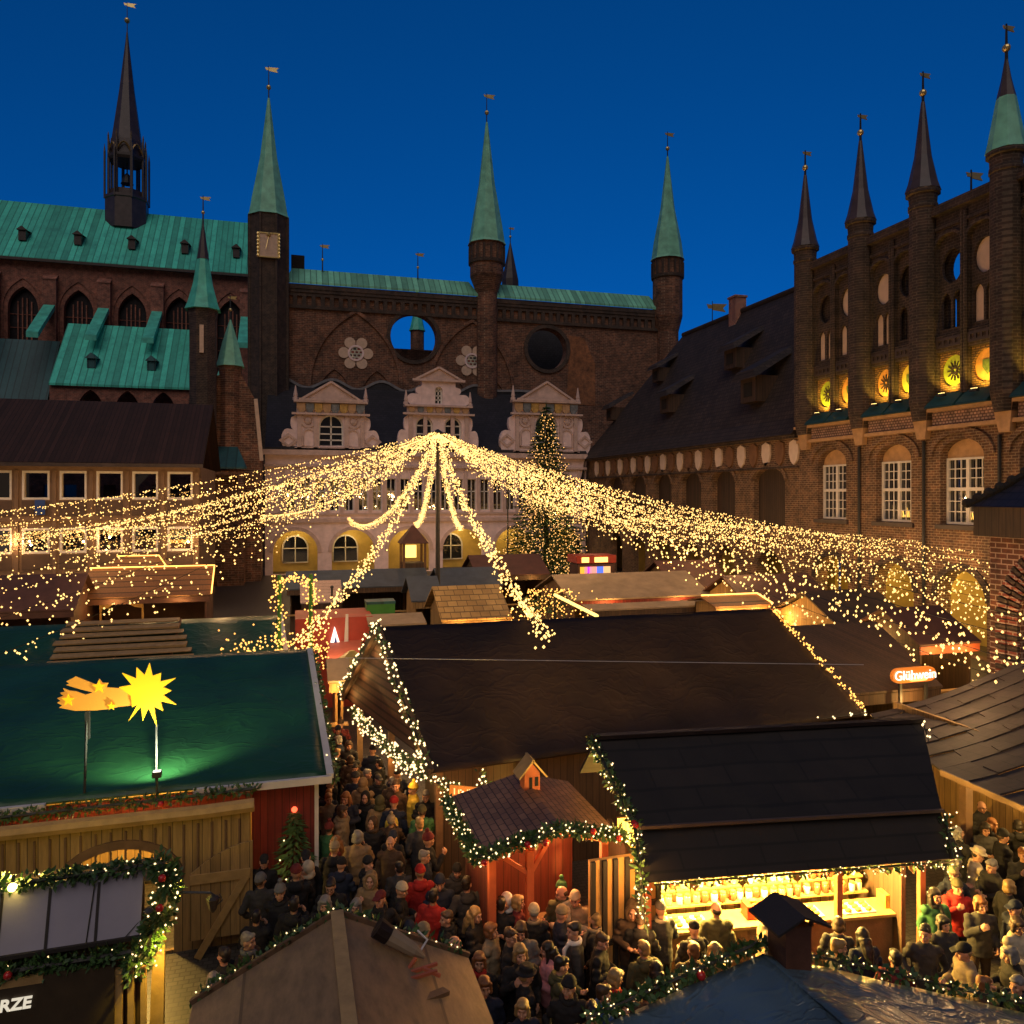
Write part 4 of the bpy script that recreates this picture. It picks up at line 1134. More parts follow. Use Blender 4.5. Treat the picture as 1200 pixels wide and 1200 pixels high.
# ------------------------------------------------------------------ near brick pavilion at the right edge
KD = 25.0
ku, kv = at_d(1160, KD)
kp = thing('brick_pavilion', 'near brick pavilion with wide round arch and dark curved tile roof', 'pavilion', (ku + 3, kv - 3, 0))
kz = z_of(592, ku, kv)
kzs = z_of(722, ku, kv)
b = MB()
kc = kv - 3.0
b.plate(rect(kv - 9, kv, 0, kz), [arch(kc, 0.05, kzs, 1.9, 'round', 16)], ku, ku + .7, 'x')
b.plate(rect(ku + .71, ku + 9, 0, kz), [arch(ku + 4.5, 0.05, 4.6, 2, 'round', 12)], kv - .7, kv - .02)
b.build('wall', 'pillory_brick', kp)
for k, (ra_, rb_) in enumerate(((1.92, 2.28), (2.30, 2.66))):
    vs_ = MB()
    for q in range(44):
        t0, t1 = PI * q / 44 + .012, PI * (q + 1) / 44 - .012
        vs_.cur = q % 2
        vs_.plate([(kc + ra_ * math.cos(t0), kzs + ra_ * math.sin(t0)), (kc + rb_ * math.cos(t0), kzs + rb_ * math.sin(t0)), (kc + rb_ * math.cos(t1), kzs + rb_ * math.sin(t1)), (kc + ra_ * math.cos(t1), kzs + ra_ * math.sin(t1))], (), ku - .12 - .05 * k, ku - .003, 'x')
    for s_ in (-1, 1):
        for q in range(28):
            z0 = kzs - .16 * (q + 1)
            vs_.cur = q % 2
            c0, c1 = sorted((kc + s_ * ra_, kc + s_ * rb_))
            vs_.box(ku - .12 - .05 * k, ku - .003, c0, c1, z0 + .015, z0 + .15)
    vs_.build('arch_voussoirs', ['red_brick', 'glazed_brick'], kp)
fr = MB(); fr.box(ku - .35, ku - .003, kv - 9, kv + .3, kz - 1.0, kz - .05); fr.box(ku + .001, ku + 9, kv + .003, kv + .35, kz - 1.0, kz - .05); fr.build('eaves_beam', 'shutter_wood', kp)
rf = MB()
prof = [(-.45, -.05), (.3, .55), (1.2, 1.5), (2.0, 2.8), (3.0, 4.9)]
for i in range(len(prof) - 1):
    (a, za), (c, zc_) = prof[i], prof[i + 1]
    rf.add([(ku + a, kv - 9 + a, kz + za), (ku + a, kv - a, kz + za), (ku + c, kv - c, kz + zc_), (ku + c, kv - 9 + c, kz + zc_)], [(0, 1, 2, 3)])
    rf.add([(ku + a, kv - a, kz + za), (ku + 9 - a, kv - a, kz + za), (ku + 9 - c, kv - c, kz + zc_), (ku + c, kv - c, kz + zc_)], [(0, 1, 2, 3)])
kro = rf.build('roof', m_tile('pavilion_tiles', (0.02, 0.02, 0.03), (0.035, 0.03, 0.04), .3, .22, .5, axis=1), kp)
hp = MB(); hp.tube([(ku + a, kv - a, kz + za + .06) for a, za in prof], .13, 6)
for i in range(14):
    f = i / 14; k = min(int(f * 4), 3); t = f * 4 - k; a = prof[k][0] * (1 - t) + prof[k + 1][0] * t; z = prof[k][1] * (1 - t) + prof[k + 1][1] * t
    hp.ball((ku + a, kv - a, kz + z + .12), .17, 7, 5)
hp.build('hip_tiles', 'dark', kro)
b = MB(); b.box(ku + 2.5, ku + 2.7, kv - 9, kv - .72, 0, kz - .5); b.build('inner_wall', 'red_brick', kp)
# ------------------------------------------------------------------ light garlands
M['bulb'] = m_emit('bulb', (1.0, 0.57, 0.17), 0.85)
M['bulb_warm'] = m_emit('bulb_warm', (1.0, 0.44, 0.09), 0.95)
M['bulb_white'] = m_emit('bulb_white', (1.0, 0.70, 0.32), 1.0)
M['rope_light'] = m_emit('rope_light', (1.0, 0.42, 0.08), 1.4)
M['tree_bulb'] = m_emit('tree_bulb', (1.0, 0.48, 0.13), .8)
M['cable'] = m_plain('cable', (0.02, 0.02, 0.015), .6, .2, 4, 0)
def leafmat(name, c1, c2):
    m, nt, b = _nt(name)
    inf = _n(nt, 'ShaderNodeObjectInfo')
    n1 = _noise(nt, _coord(nt), 9, 3)
    col = _ramp(nt, n1, [(.3, c1), (.7, c2)])
    nt.links.new(col, b.inputs['Base Color'])
    b.inputs['Roughness'].default_value = .55
    return m
M['fir'] = leafmat('fir', (0.018, 0.05, 0.014), (0.06, 0.13, 0.03))
M['tree_needles'] = leafmat('tree_needles', (0.02, 0.055, 0.018), (0.07, 0.13, 0.04))
M['bauble'] = m_plain('bauble', (0.45, 0.02, 0.02), .2, .1, 3, 0)

PX, PY = at_d(513, 45)
PT = z_of(505, PX, PY)
pole = thing('light_pole', 'tall slim dark pole carrying the canopy of fairy lights', 'pole', (PX, PY, 0))
b = MB(); b.tube([(PX, PY, 0), (PX, PY, PT - .3)], [.16, .10], 8); b.build('mast', 'iron', pole)
b = MB(); b.lathe(PX, PY, [(.35, 0), (.35, .3), (.2, .5), (.17, 1.0)], 8); b.build('base', 'iron', pole)
b = MB(); b.lathe(PX, PY, [(.12, PT - .3), (.35, PT - .2), (.35, PT - .1), (.05, PT + .1)], 8)
for k in range(8): b.tube([(PX, PY, PT - .15), (PX + .5 * math.cos(k * PI / 4), PY + .5 * math.sin(k * PI / 4), PT - .12)], .03, 4)
b.build('crown_ring', 'iron', pole)

SG = 'fairy light strands hung from the tall pole'
n_bulbs = 0
def strand(px, py, d, sag, drop, dens, label, r=0.039, spread=0.2, mat='bulb'):
    global n_bulbs
    if (d > 79 and px < 600) or d < 23 and px < 700: spread, dens = .14, dens * 1.6
    elif d < 37: dens, drop, spread, r = dens * 1.15, drop * 1.35, .6, .042
    eu, ev = at_d(px, d); ez = HC + (HOR - py) * d / FPX
    A = Vector((PX, PY, PT - .1)); B = Vector((eu, ev, ez))
    L = (B - A).length
    f = lambda t: A.lerp(B, t) + Vector((0, 0, -4 * sag * t * (1 - t)))
    root = thing('fairy_light_strand', label, 'fairy lights', tuple(f(.5)), SG)
    c = MB(); c.tube([tuple(f(i / 24)) for i in range(25)], .012, 3, False); c.build('cable', 'cable', root)
    side = Vector((-(B - A).y, (B - A).x, 0)).normalized()
    pts = []
    n = int(L * dens)
    dx_ = 0
    for i in range(n):
        t = (i + rng.random()) / n
        base = f(t) + side * rng.uniform(-spread, spread)
        for j in range(rng.choice((1, 2, 2, 3))):
            w = rng.uniform(-.2, .2)
            pts.append((base.x + rng.gauss(0, .08) + side.y * w, base.y + rng.gauss(0, .08) - side.x * w, base.z - (.12 if rng.random() < .5 else drop) * rng.random() ** 1.2 * min(1, t * 6 + .15)))
    n_bulbs += len(pts)
    rr = [r * rng.choice((.6, .75, .9, 1, 1.0, 1.15)) for _ in pts]
    octa(pts, rr, 'bulbs', mat, root)
    for t in (.3, .6, .9): lamp('strand_glow', tuple(f(t) - Vector((0, 0, .6))), GLOW, (1.0, .56, .22), root, .06)
GLOW = 28
for a in (
    # towards the office block
    (-330, 622, 50, 1.2, .95, 9, 'highest fairy light strand sweeping to the office block windows'),
    (-150, 624, 52, 1.3, .95, 9, 'fairy light strand just under the highest one towards the office block'),
    (-30, 628, 53, 1.2, .9, 9, 'fairy light strand reaching the middle of the office block'),
    (90, 622, 55, 1.3, .9, 9, 'fairy light strand ending near the banner on the office block'),
    (190, 628, 56, 1.5, .85, 9, 'fairy light strand ending at the last office block windows'),
    (-100, 640, 47, 1.3, .9, 9, 'fairy light strand between the office block strands and the lower ones'),
    (60, 644, 52, 1.5, .9, 9, 'fairy light strand just over the lower office windows'),
    (-220, 668, 40, 1.1, .8, 7, 'fairy light strand hanging under the dense band by the office'),
    (-150, 652, 42, 1.2, .8, 8, 'low fairy light strand crossing before the office spandrels'),
    (-200, 680, 36, 1.0, .75, 5, 'sparser fairy light strand above the dark red stall roof'),
    (-140, 705, 33, 1.0, .7, 5, 'sparse fairy light strand over the amber-roped stall ridge'),
    (-120, 762, 27, .8, .7, 5, 'sparse fairy light strand over the weathered roof boards'),
    (-160, 735, 30, .9, .7, 4.5, 'sparse fairy light strand above the board-covered green stall'),
    (-60, 790, 24, .8, .7, 4.5, 'sparse fairy light strand dipping to the green tarp ridge'),
    # towards the loggia
    (290, 600, 80, 1.9, .6, 8, 'fairy light strand running to the corner of the white loggia'),
    (408, 606, 82, 2.6, .5, 9, 'slack fairy light strand ending between the loggia arches'),
    (487, 612, 84, 1.6, .5, 9, 'steep fairy light strand ending above the loggia door tower'),
    (541, 616, 86, 1.6, .5, 9, 'steep fairy light strand ending over the lit loggia arch'),
    # towards the camera
    (348, 752, 22, .9, .55, 8, 'fairy light strand dropping to the lit arch beside the green tarp'),
    (642, 742, 18.5, .8, .5, 8, 'fairy light strand dropping onto the black tarp ridge'),
    # towards the long hall and the wing
    (700, 590, 84, 2.0, .9, 8, 'fairy light strand passing behind the Christmas tree to the long hall'),
    (770, 606, 71, 1.9, 1.0, 9, 'fairy light strand ending under the small shutters of the long hall'),
    (850, 612, 61, 1.8, 1.0, 9, 'fairy light strand ending under the widest shutters of the long hall'),
    (930, 616, 53, 1.7, 1.0, 9, 'fairy light strand ending at the corner of hall and wing'),
    (1010, 626, 47.5, 1.5, 1.0, 9, 'fairy light strand ending between the first two wing windows'),
    (1085, 634, 43, 1.3, .95, 9, 'fairy light strand ending between the second and third wing windows'),
    (1170, 648, 39.5, 1.1, .85, 9, 'highest fairy light strand reaching the wing beside the pavilion'),
    (1180, 660, 38, 1.0, .9, 8, 'second fairy light strand reaching the wing beside the pavilion'),
    (1050, 640, 45, 1.7, .9, 8, 'slack fairy light strand ending under the middle wing window'),
    (890, 626, 57, 2.2, .9, 8, 'slack fairy light strand ending under the long hall shutters'),
    (1190, 690, 34, 1.0, .8, 6, 'fairy light strand just above the arch springing of the wing'),
    (1240, 704, 26, 1.0, .7, 6, 'sparse fairy light strand over the dark stalls before the wing arches'),
    (1290, 806, 16.5, .8, .6, 6, 'lowest fairy light strand dipping towards the shingle roof stall'),
    (1270, 738, 20, .9, .7, 6, 'sparse fairy light strand crossing before the third wing arch'),
    (1190, 672, 36, 1.0, .8, 6, 'fairy light strand crossing the wing arches at their crowns'),
    (1190, 708, 32, .9, .75, 5, 'sparser fairy light strand crossing the lit wing arches'),
    (1290, 772, 18, .9, .6, 6, 'sparse fairy light strand passing before the pavilion arch'),
    (1190, 800, 23, .9, .6, 3.5, 'sparsest fairy light strand sagging over the mulled wine roof'),
): strand(*a)

def fir_path(b, pts, rad, n_per_m, ls=.10):
    """leafy garland: small pointed leaf blades scattered round a path"""
    for i in range(len(pts) - 1):
        p, q = Vector(pts[i]), Vector(pts[i + 1])
        L = (q - p).length
        for k in range(max(1, int(L * n_per_m))):
            c = p.lerp(q, rng.random())
            d = Vector((rng.gauss(0, 1), rng.gauss(0, 1), rng.gauss(0, 1))).normalized()
            c = c + d * rad * rng.random() ** .5 * .7
            e = (d + Vector((rng.gauss(0, .5), rng.gauss(0, .5), rng.gauss(0, .5)))).normalized() * ls * rng.uniform(.7, 1.4)
            s = e.cross(Vector((rng.gauss(0, 1), rng.gauss(0, 1), rng.gauss(0, 1)))).normalized() * ls * .28
            b.add([tuple(c), tuple(c + e * .45 + s), tuple(c + e), tuple(c + e * .45 - s)], [(0, 1, 2, 3)])
def garland(label, pts, rad=.10, fir=70, bulbs=14, r=.02, spread=.12, balls=0, mat='bulb_white', group='lit fir garlands along stall edges', ls=.10, drop=0):
    g = thing('fir_garland' if fir else 'light_chain', label, 'garland' if fir else 'fairy lights', pts[len(pts) // 2], group)
    if fir:
        b = MB(); b.tube(pts, rad * .25, 5); b.build('stem', 'cable', g)
        b = MB(); fir_path(b, pts, rad, fir, ls); o = b.build('foliage', 'fir', g)
    else:
        b = MB(); b.tube(pts, .012, 4); b.build('cable', 'cable', g)
    pp = []
    for i in range(len(pts) - 1):
        p, q = Vector(pts[i]), Vector(pts[i + 1]); L = (q - p).length
        for k in range(int(L * bulbs + rng.random())):
            c = p.lerp(q, rng.random())
            for j in range(1 + (int(rng.random() * drop) if drop else 0)):
                pp.append((c.x + rng.uniform(-spread, spread), c.y + rng.uniform(-spread, spread), c.z + rng.uniform(-spread, spread) - j * .12))
    octa(pp, r, 'bulbs', mat, g)
    if bulbs >= 11 and bulbs * r > .25:
        for t in (.2, .5, .8):
            c = Vector(pts[int(t * (len(pts) - 1))]); lamp('garland_glow', (c.x, c.y - .1, c.z - .35), bulbs * r * 4.2, (1, .47, .13), g, .15)
    for k in range(balls):
        i = rng.randrange(len(pts) - 1); c = Vector(pts[i]).lerp(Vector(pts[i + 1]), rng.random())
        b = MB(); b.ball((c.x + rng.uniform(-.06, .06), c.y - rad * .8, c.z + rng.uniform(-.1, .05)), .055, 10, 7); b.build('bauble', 'bauble', g, True)
    return g
def lerp_pts(p, q, n, sag=0.0):
    p, q = Vector(p), Vector(q)
    return [tuple(p.lerp(q, i / n) + Vector((0, 0, -4 * sag * (i / n) * (1 - i / n)))) for i in range(n + 1)]

# ------------------------------------------------------------------ the big lit Christmas tree
tu, tvv = at_d(640, 70)
TZ = z_of(474, tu, tvv)
ct = thing('christmas_tree', 'tall Christmas tree covered in warm lights before the white loggia', 'tree', (tu, tvv, 0))
b = MB(); b.tube([(tu, tvv, 0), (tu, tvv, TZ * .6), (tu, tvv, TZ - .3)], [.30, .16, .03], 8); b.build('trunk', 'shutter_wood', ct)
b = MB(); tb = []
z = 1.2
while z < TZ - .2:
    f = (TZ - z) / TZ
    rad = 4.5 * f ** 0.8 + .15
    nb = max(5, int(7 + rad * 5))
    ph = rng.random() * 6
    for k in range(nb):
        a = ph + 2 * PI * k / nb + rng.uniform(-.15, .15)
        L = rad * rng.uniform(.75, 1.1)
        for s in range(int(6 + L * 7)):
            t = rng.random() ** .6
            x = L * t; dz = -.28 * x + .10 * x * x / max(rad, .5) + rng.gauss(0, .05)
            w = rng.gauss(0, .12 + .10 * (1 - t) * L)
            c = Vector((tu + math.cos(a) * x - math.sin(a) * w, tvv + math.sin(a) * x + math.cos(a) * w, z + dz))
            e = Vector((math.cos(a + rng.gauss(0, .6)), math.sin(a + rng.gauss(0, .6)), rng.uniform(-.5, .2))) * rng.uniform(.22, .42)
            sd_ = e.cross(Vector((rng.gauss(0, .4), rng.gauss(0, .4), 1))).normalized() * .075
            b.add([tuple(c - e * .3), tuple(c + sd_), tuple(c + e), tuple(c - sd_)], [(0, 1, 2, 3)])
        for s in range(int(.5 + L * 1.0)):
            t = rng.uniform(.35, 1.05); x = L * t
            tb.append((tu + math.cos(a) * x, tvv + math.sin(a) * x, z - .28 * x + .10 * x * x / max(rad, .5) + rng.uniform(-.1, .15)))
    z += .30 + .10 * f
b.build('crown', 'tree_needles', ct)
octa(tb, .05, 'bulbs', 'tree_bulb', ct)
s5 = []
for k in range(10):
    rr = .42 if k % 2 == 0 else .17; t = PI / 2 + k * PI / 5; s5.append((tu + rr * math.cos(t), TZ + .2 + rr * math.sin(t)))
b = MB(); b.tube([(tu, tvv, TZ - .3), (tu, tvv, TZ + .35)], [.05, .01], 5); b.build('tip', 'tree_needles', ct)
# ------------------------------------------------------------------ market stalls
M['green_tarp'] = m_tarp('green_tarp', (0.010, 0.056, 0.019), .45, .8, .30)
M['black_tarp'] = m_tarp('black_tarp', (0.019, 0.0105, 0.0085), .62, 1.0, .3, spec=.25)
M['blue_tarp'] = m_tarp('blue_tarp', (0.075, 0.115, 0.14), .28, 1.1, .5)
M['felt'] = m_tile('felt', (0.014, 0.010, 0.008), (0.021, 0.0145, 0.0115), 1.4, .24, .8, .5, .5)
M['red_board'] = m_plank('red_board', (0.16, 0.018, 0.014), (0.22, 0.028, 0.02), .14)
M['pine_board'] = m_plank('pine_board', (0.27, 0.16, 0.055), (0.36, 0.22, 0.08), .17)
M['dark_board'] = m_plank('dark_board', (0.06, 0.035, 0.02), (0.09, 0.05, 0.028), .16)
M['slat_board'] = m_plank('slat_board', (0.075, 0.04, 0.03), (0.10, 0.055, 0.036), .2, 2, gap=.3)
M['white_trim'] = m_plain('white_trim', (0.55, 0.52, 0.50), .6, .1, 4, .1)
M['pine'] = m_plain('pine', (0.36, 0.22, 0.08), .6, .25, 5, .2)
M['brown_wood'] = m_plain('brown_wood', (0.13, 0.07, 0.035), .7, .3, 4, .3)
M['plywood'] = m_plank('plywood', (0.25, 0.15, 0.07), (0.31, 0.19, 0.09), .62, 2, gap=.03, dark=.5, grain=(6, 6, 1))
M['red_timber'] = m_plain('red_timber', (0.42, 0.10, 0.04), .6, .2, 4, .2)
M['black_timber'] = m_plain('black_timber', (0.02, 0.015, 0.012), .7, .2, 4, .2)
M['clay_tile'] = m_tile('clay_tile', (0.20, 0.095, 0.05), (0.30, 0.15, 0.08), .24, .13, .6, .12, .9, axis=1, zk=4.2)
M['gold_shingle'] = m_tile('gold_shingle', (0.36, 0.21, 0.06), (0.52, 0.32, 0.10), .42, .19, .6, .30, .8)
M['grey_shingle'] = m_plank('grey_shingle', (0.040, 0.030, 0.027), (0.060, 0.045, 0.040), .45, 0, gap=.05, dark=.4, grain=(6, 1, 6))
M['orange_roof'] = m_plank('orange_roof', (0.17, 0.075, 0.03), (0.24, 0.11, 0.04), .25, 2, gap=.15)
M['rust_roof'] = m_plain('rust_roof', (0.075, 0.03, 0.022), .7, .35, 1.5, .3)
M['pink_plank'] = m_plank('pink_plank', (0.42, 0.30, 0.26), (0.5, 0.36, 0.31), .3, 1, gap=.06)
M['blue_grey'] = m_plain('blue_grey', (0.045, 0.06, 0.085), .6, .3, 1.5, .2)
M['beige_roof'] = m_plain('beige_roof', (0.26, 0.19, 0.12), .8, .3, 1.2, .3)
M['green_paint'] = m_plain('green_paint', (0.05, 0.22, 0.03), .6, .2, 2, .1)
M['red_paint'] = m_plain('red_paint', (0.34, 0.035, 0.02), .6, .2, 2, .1)
M['white_panel'] = m_plain('white_panel', (0.30, 0.28, 0.34), .7, .1, 1.5, .1)
M['lit_yellow'] = m_emit('lit_yellow', (1.0, .62, .14), .8)
M['lit_white'] = m_emit('lit_white', (1.0, .9, .75), .9)
M['tube_light'] = m_emit('tube_light', (1.0, .72, .30), 3.0)

def sheet(b, p00, p10, p11, p01, nu, nv, amp, t=.05, sag=0.0, seed=0.0):
    """cloth laid over a frame: a grid with small folds; amp in metres"""
    P = [Vector(p) for p in (p00, p10, p11, p01)]
    top, n = [], None
    n = (P[1] - P[0]).cross(P[3] - P[0]).normalized()
    if n.z < 0: n = -n
    for j in range(nv + 1):
        for i in range(nu + 1):
            s, q = i / nu, j / nv
            p = P[0].lerp(P[1], s).lerp(P[3].lerp(P[2], s), q)
            e = min(1, 6 * min(q, 1 - q, s, 1 - s) + .25)
            w = noise.noise(Vector((p.x * .8, p.y * .8, seed))) + .5 * noise.noise(Vector((p.x * 2.3 + p.y, p.y * 1.2, seed + 5)))
            top.append(tuple(p + n * (amp * w * e - sag * math.sin(PI * q) * abs(math.sin(PI * s * 5)))))
    lo = [(p[0] - n.x * t, p[1] - n.y * t, p[2] - n.z * t) for p in top]
    N = len(top); fs = []
    W = nu + 1
    for j in range(nv):
        for i in range(nu):
            a = j * W + i
            fs.append((a, a + 1, a + W + 1, a + W)); fs.append((N + a, N + a + W, N + a + W + 1, N + a + 1))
    for i in range(nu):
        fs.append((i, N + i, N + i + 1, i + 1)); a = nv * W + i; fs.append((a, a + 1, N + a + 1, N + a))
    for j in range(nv):
        a = j * W; fs.append((a, a + W, N + a + W, N + a)); a = j * W + nu; fs.append((a, N + a, N + a + W, a + W))
    return b.add(top + lo, fs)
def z3(px, py, z): return (*at_z(px, py, z), z)

# ---- green tarp hall with the comet
eR, eL = Vector((.72, 16.0, 2.82)), Vector((-15, 16.0, 2.82))
rR, rL = Vector((.46, 22.2, 4.2)), Vector((-15, 22.2, 4.2))
ga = thing('green_tarp_stall', 'long market stall under a dark green tarp roof with red board walls', 'market stall', (-6, 19, 0))
b = MB(); sheet(b, eL, eR, rR, rL, 60, 24, .055, .04, seed=1)
sheet(b, rL, rR, (.3, 27.4, 2.9), (-15, 27.4, 2.9), 40, 10, .04, .04, seed=2)
b.build('roof', 'green_tarp', ga, True)
tr_ = MB()
tr_.beam(tuple(eR + Vector((.05, -.02, -.02))), tuple(rR + Vector((.05, 0, -.02))), .14, .10)
x = u_on(227, 16.0); tr_.box(x, .80, 15.86, 15.95, 2.70, 2.84)
x = u_on(55, 16.0); tr_.box(-15, x, 15.86, 15.95, 2.70, 2.84)
tr_.build('edge_trim', 'white_trim', ga)
w = MB()
w.box(-.75, .50, 16.25, 16.33, 0, 2.70); w.box(.42, .50, 16.34, 27, 0, 2.75)
w.box(-15, -.75, 16.1, 16.18, 2.35, 2.70)
w.build('wall', 'red_board', ga)
w = MB(); w.box(.47, .55, 16.16, 16.24, 0, 2.68); w.build('corner_post', 'white_trim', ga)
w = MB(); w.box(-15, .4, 18.3, 18.4, 0, 2.8); w.build('back_wall', 'pine_board', ga)
FV = 15.45
U = lambda px: u_on(px, FV)
ZF = lambda py, px: z_of(py, U(px), FV)
topz = ZF(950, 250)
fa = MB()
ac, hw = U(140), (U(205) - U(75)) / 2
fa.plate(rect(-11, U(293), 0, topz - .1), [arch(ac, .05, ZF(1036, 140), hw, 'seg', 14, ZF(996, 140) - ZF(1036, 140)), arch(ac - 2.9, .05, ZF(1036, 140), hw, 'seg', 14, .4)], FV, FV + .08)
fao = fa.build('facade', 'pine_board', ga)
bt = MB()
x = -11
while x < U(291): bt.box(x, x + .035, FV - .03, FV - .002, topz - 1.1, topz - .2); x += .245
o = arch(ac, .05, ZF(1036, 140), hw + .1, 'seg', 14, ZF(996, 140) - ZF(1036, 140) + .1); bt.plate(strip(o[2:], .16), (), FV - .05, FV - .001)
bt.build('battens', 'brown_wood', fao)
bm_ = MB(); bm_.tube([(-11, FV - .05, topz), (U(240), FV - .05, topz + .02), (U(298), FV - .05, topz + .05)], .13, 8); bm_.build('log_beam', 'pine', fao)
lamp('stall_lamp', (ac, 16.6, 2.1), 170, (1, .6, .14), ga, .1)
# open shutter leaf
sh = MB(); SVv = FV - .35
US = lambda px: u_on(px, SVv)
ZS = lambda py: z_of(py, US(260), SVv)
x0, x1 = US(221), US(296)
pts = [(x0, .35), (x1, .35), (x1, ZS(990))]
for k in range(9): t = k / 8; pts.append((x1 - (x1 - x0) * t, ZS(990) - (ZS(990) - ZS(1022)) * t ** 1.8))
sh.plate(pts, (), SVv, SVv + .05)
so = sh.build('shutter', 'pine_board', ga)
br = MB(); br.box(x0 + .02, x1 - .04, SVv - .035, SVv - .002, ZS(1032), ZS(1021)); br.box(x0 + .02, x1 - .04, SVv - .035, SVv - .002, ZS(1136), ZS(1124))
br.beam((x1 - .12, SVv - .02, ZS(1030)), (x0 + .15, SVv - .021, ZS(1118)), .04, .13); br.build('brace', 'pine', so)

# ---- comet sign standing on the tarp
SP = 16.25
def s2(zx, zy):      # zoomed photo coords -> sign plane
    px, py = zx / 3.4286, 600 + zy / 3.4286
    u = u_on(px, SP); return (u, z_of(py, u, SP))
cs = thing('comet_sign', 'painted yellow comet star sign with stubby orange tail above the green tarp', 'sign', (*((u_on(183, SP), SP)), 2.9))
M['comet_yellow'] = m_emit('comet_yellow', (1.0, .52, .006), .34)  # glow put into the paint for the floodlight falling on the board
M['comet_orange'] = m_emit('comet_orange', (1.0, .40, .04), .16)  # weaker glow put into the tail's paint likewise
star = []
cx, cy = 590, 722
tips = [(600, 608), (646, 648), (706, 668), (688, 719), (708, 775), (655, 800), (630, 862), (573, 840), (515, 842), (530, 785), (478, 705), (490, 648), (548, 626)]
for i, (x, y) in enumerate(tips):
    star.append(s2(x, y))
    x2, y2 = tips[(i + 1) % len(tips)]
    mx, my = (x + x2) / 2, (y + y2) / 2
    l = math.hypot(mx - cx, my - cy); star.append(s2(cx + (mx - cx) * 66 / l, cy + (my - cy) * 66 / l))
b = MB(); b.plate(star[::-1], (), SP, SP + .05); b.build('star', 'comet_yellow', cs)
tail = [(535, 716), (425, 708), (432, 690), (408, 690), (396, 674), (384, 698), (364, 690), (300, 664), (286, 672), (262, 684), (276, 692), (262, 698), (322, 716), (372, 728), (340, 738), (300, 724), (276, 722), (250, 712), (258, 726), (238, 730), (252, 742), (226, 752), (240, 762), (226, 770), (246, 780), (234, 790), (300, 802), (385, 800), (440, 794), (475, 786), (535, 780)]
b = MB(); b.plate([s2(*p) for p in tail][::-1], (), SP + .055, SP + .09); b.build('tail', 'comet_orange', cs)
for (cx_, cy_, rr) in ((396, 704, 28), (272, 758, 26), (446, 782, 18)):
    st = []
    for k in range(10):
        q = rr if k % 2 == 0 else rr * .42; t = -PI / 2 + k * PI / 5; st.append(s2(cx_ + q * math.cos(t), cy_ + q * math.sin(t)))
    b = MB(); b.plate(st[::-1], (), SP + .02, SP + .05); b.build('small_star', 'comet_yellow', cs)
b = MB()
p = s2(628, 855); q = s2(628, 1055); b.tube([(p[0], SP + .02, p[1]), (q[0], SP + .02, q[1] - .1)], .022, 6)
b.build('pole', 'iron', cs)
b = MB(); p = s2(345, 800); q = s2(345, 1120); b.tube([(p[0], SP + .1, p[1]), (q[0], SP - .1, q[1])], .025, 6); b.box(p[0] - .03, p[0] + .05, SP + .05, SP + .12, p[1] - .55, p[1] - .02); b.build('pole', 'iron', cs)
fl = thing('floodlight', 'small black floodlight shining green-white up the tarp under the star', 'floodlight', (u_on(184, 15.9), 15.9, 2.85))
fu, fz = u_on(184, 15.9), z_of(907, u_on(184, 15.9), 15.9)
b = MB(); b.box(fu - .08, fu + .08, 15.84, 15.96, fz - .06, fz + .05); b.box(fu - .02, fu + .02, 15.88, 15.92, 2.6, fz - .06); b.build('housing', 'iron', fl)
b = MB(); b.box(fu - .065, fu + .065, 15.85, 15.95, fz + .051, fz + .06); b.build('lens', 'lit_white', fl)
lamp('floodlight_beam', (fu, 15.88, fz + .16), 170, (.95, 1.0, .6), fl, .04, 'SPOT', (fu - .15, 17.0, fz + .75), 150, .5)

# ---- green roof behind with boards laid on it
g2 = thing('green_tarp_stall', 'farther green tarp stall half covered by weathered boards', 'market stall', (-6, 31, 0))
V2 = 28.6
x1 = u_on(334, V2); zE = 2.7
b = MB(); zR = z_of(721, u_on(325, V2 + 3), V2 + 3)
sheet(b, (-16, V2, zE), (x1, V2, zE), (x1 - .25, V2 + 3, zR), (-16, V2 + 3, zR), 40, 8, .05, .04, seed=3)
b.build('roof', 'green_tarp', g2, True)
b = MB(); b.beam((x1 + .06, V2, zE), (x1 - .2, V2 + 3, zR), .16, .12); b.build('edge_trim', 'white_trim', g2)
b = MB(); b.box(-16, x1 - .2, V2 + .3, V2 + .4, 0, zE - .1); b.box(x1 - .3, x1 - .2, V2 + .4, V2 + 3, 0, zE); b.build('wall', 'red_board', g2)
bd = thing('board_deck', 'pale wooden boards laid across the far green tarp roof', 'boards', (u_on(140, V2 + 1), V2 + 1, zE + .3))
b = MB()
for k in range(7):
    t = k / 7; zz_ = zE + (zR - zE) * (t + .02) + .10; v = V2 + 3 * t
    xa, xb = u_on(52 + 26 * t + rng.uniform(-3, 3), v), u_on(226 - 22 * t + rng.uniform(-3, 3), v)
    b.hull8([(xa, v, zz_), (xb, v, zz_ + rng.uniform(-.04, .04)), (xb, v + .36, zz_ + .05), (xa, v + .36, zz_ + .05)], [(xa, v, zz_ + .05), (xb, v, zz_ + .06), (xb, v + .36, zz_ + .12), (xa, v + .36, zz_ + .12)])
b.build('planks', 'pine', bd)
b = MB()
for px in (75, 140, 205):
    u = u_on(px, V2 + 1.4); b.beam((u, V2 + .05, zE + .05), (u, V2 + 2.9, zR + .02), .08, .06)
b.build('bearers', 'brown_wood', bd)

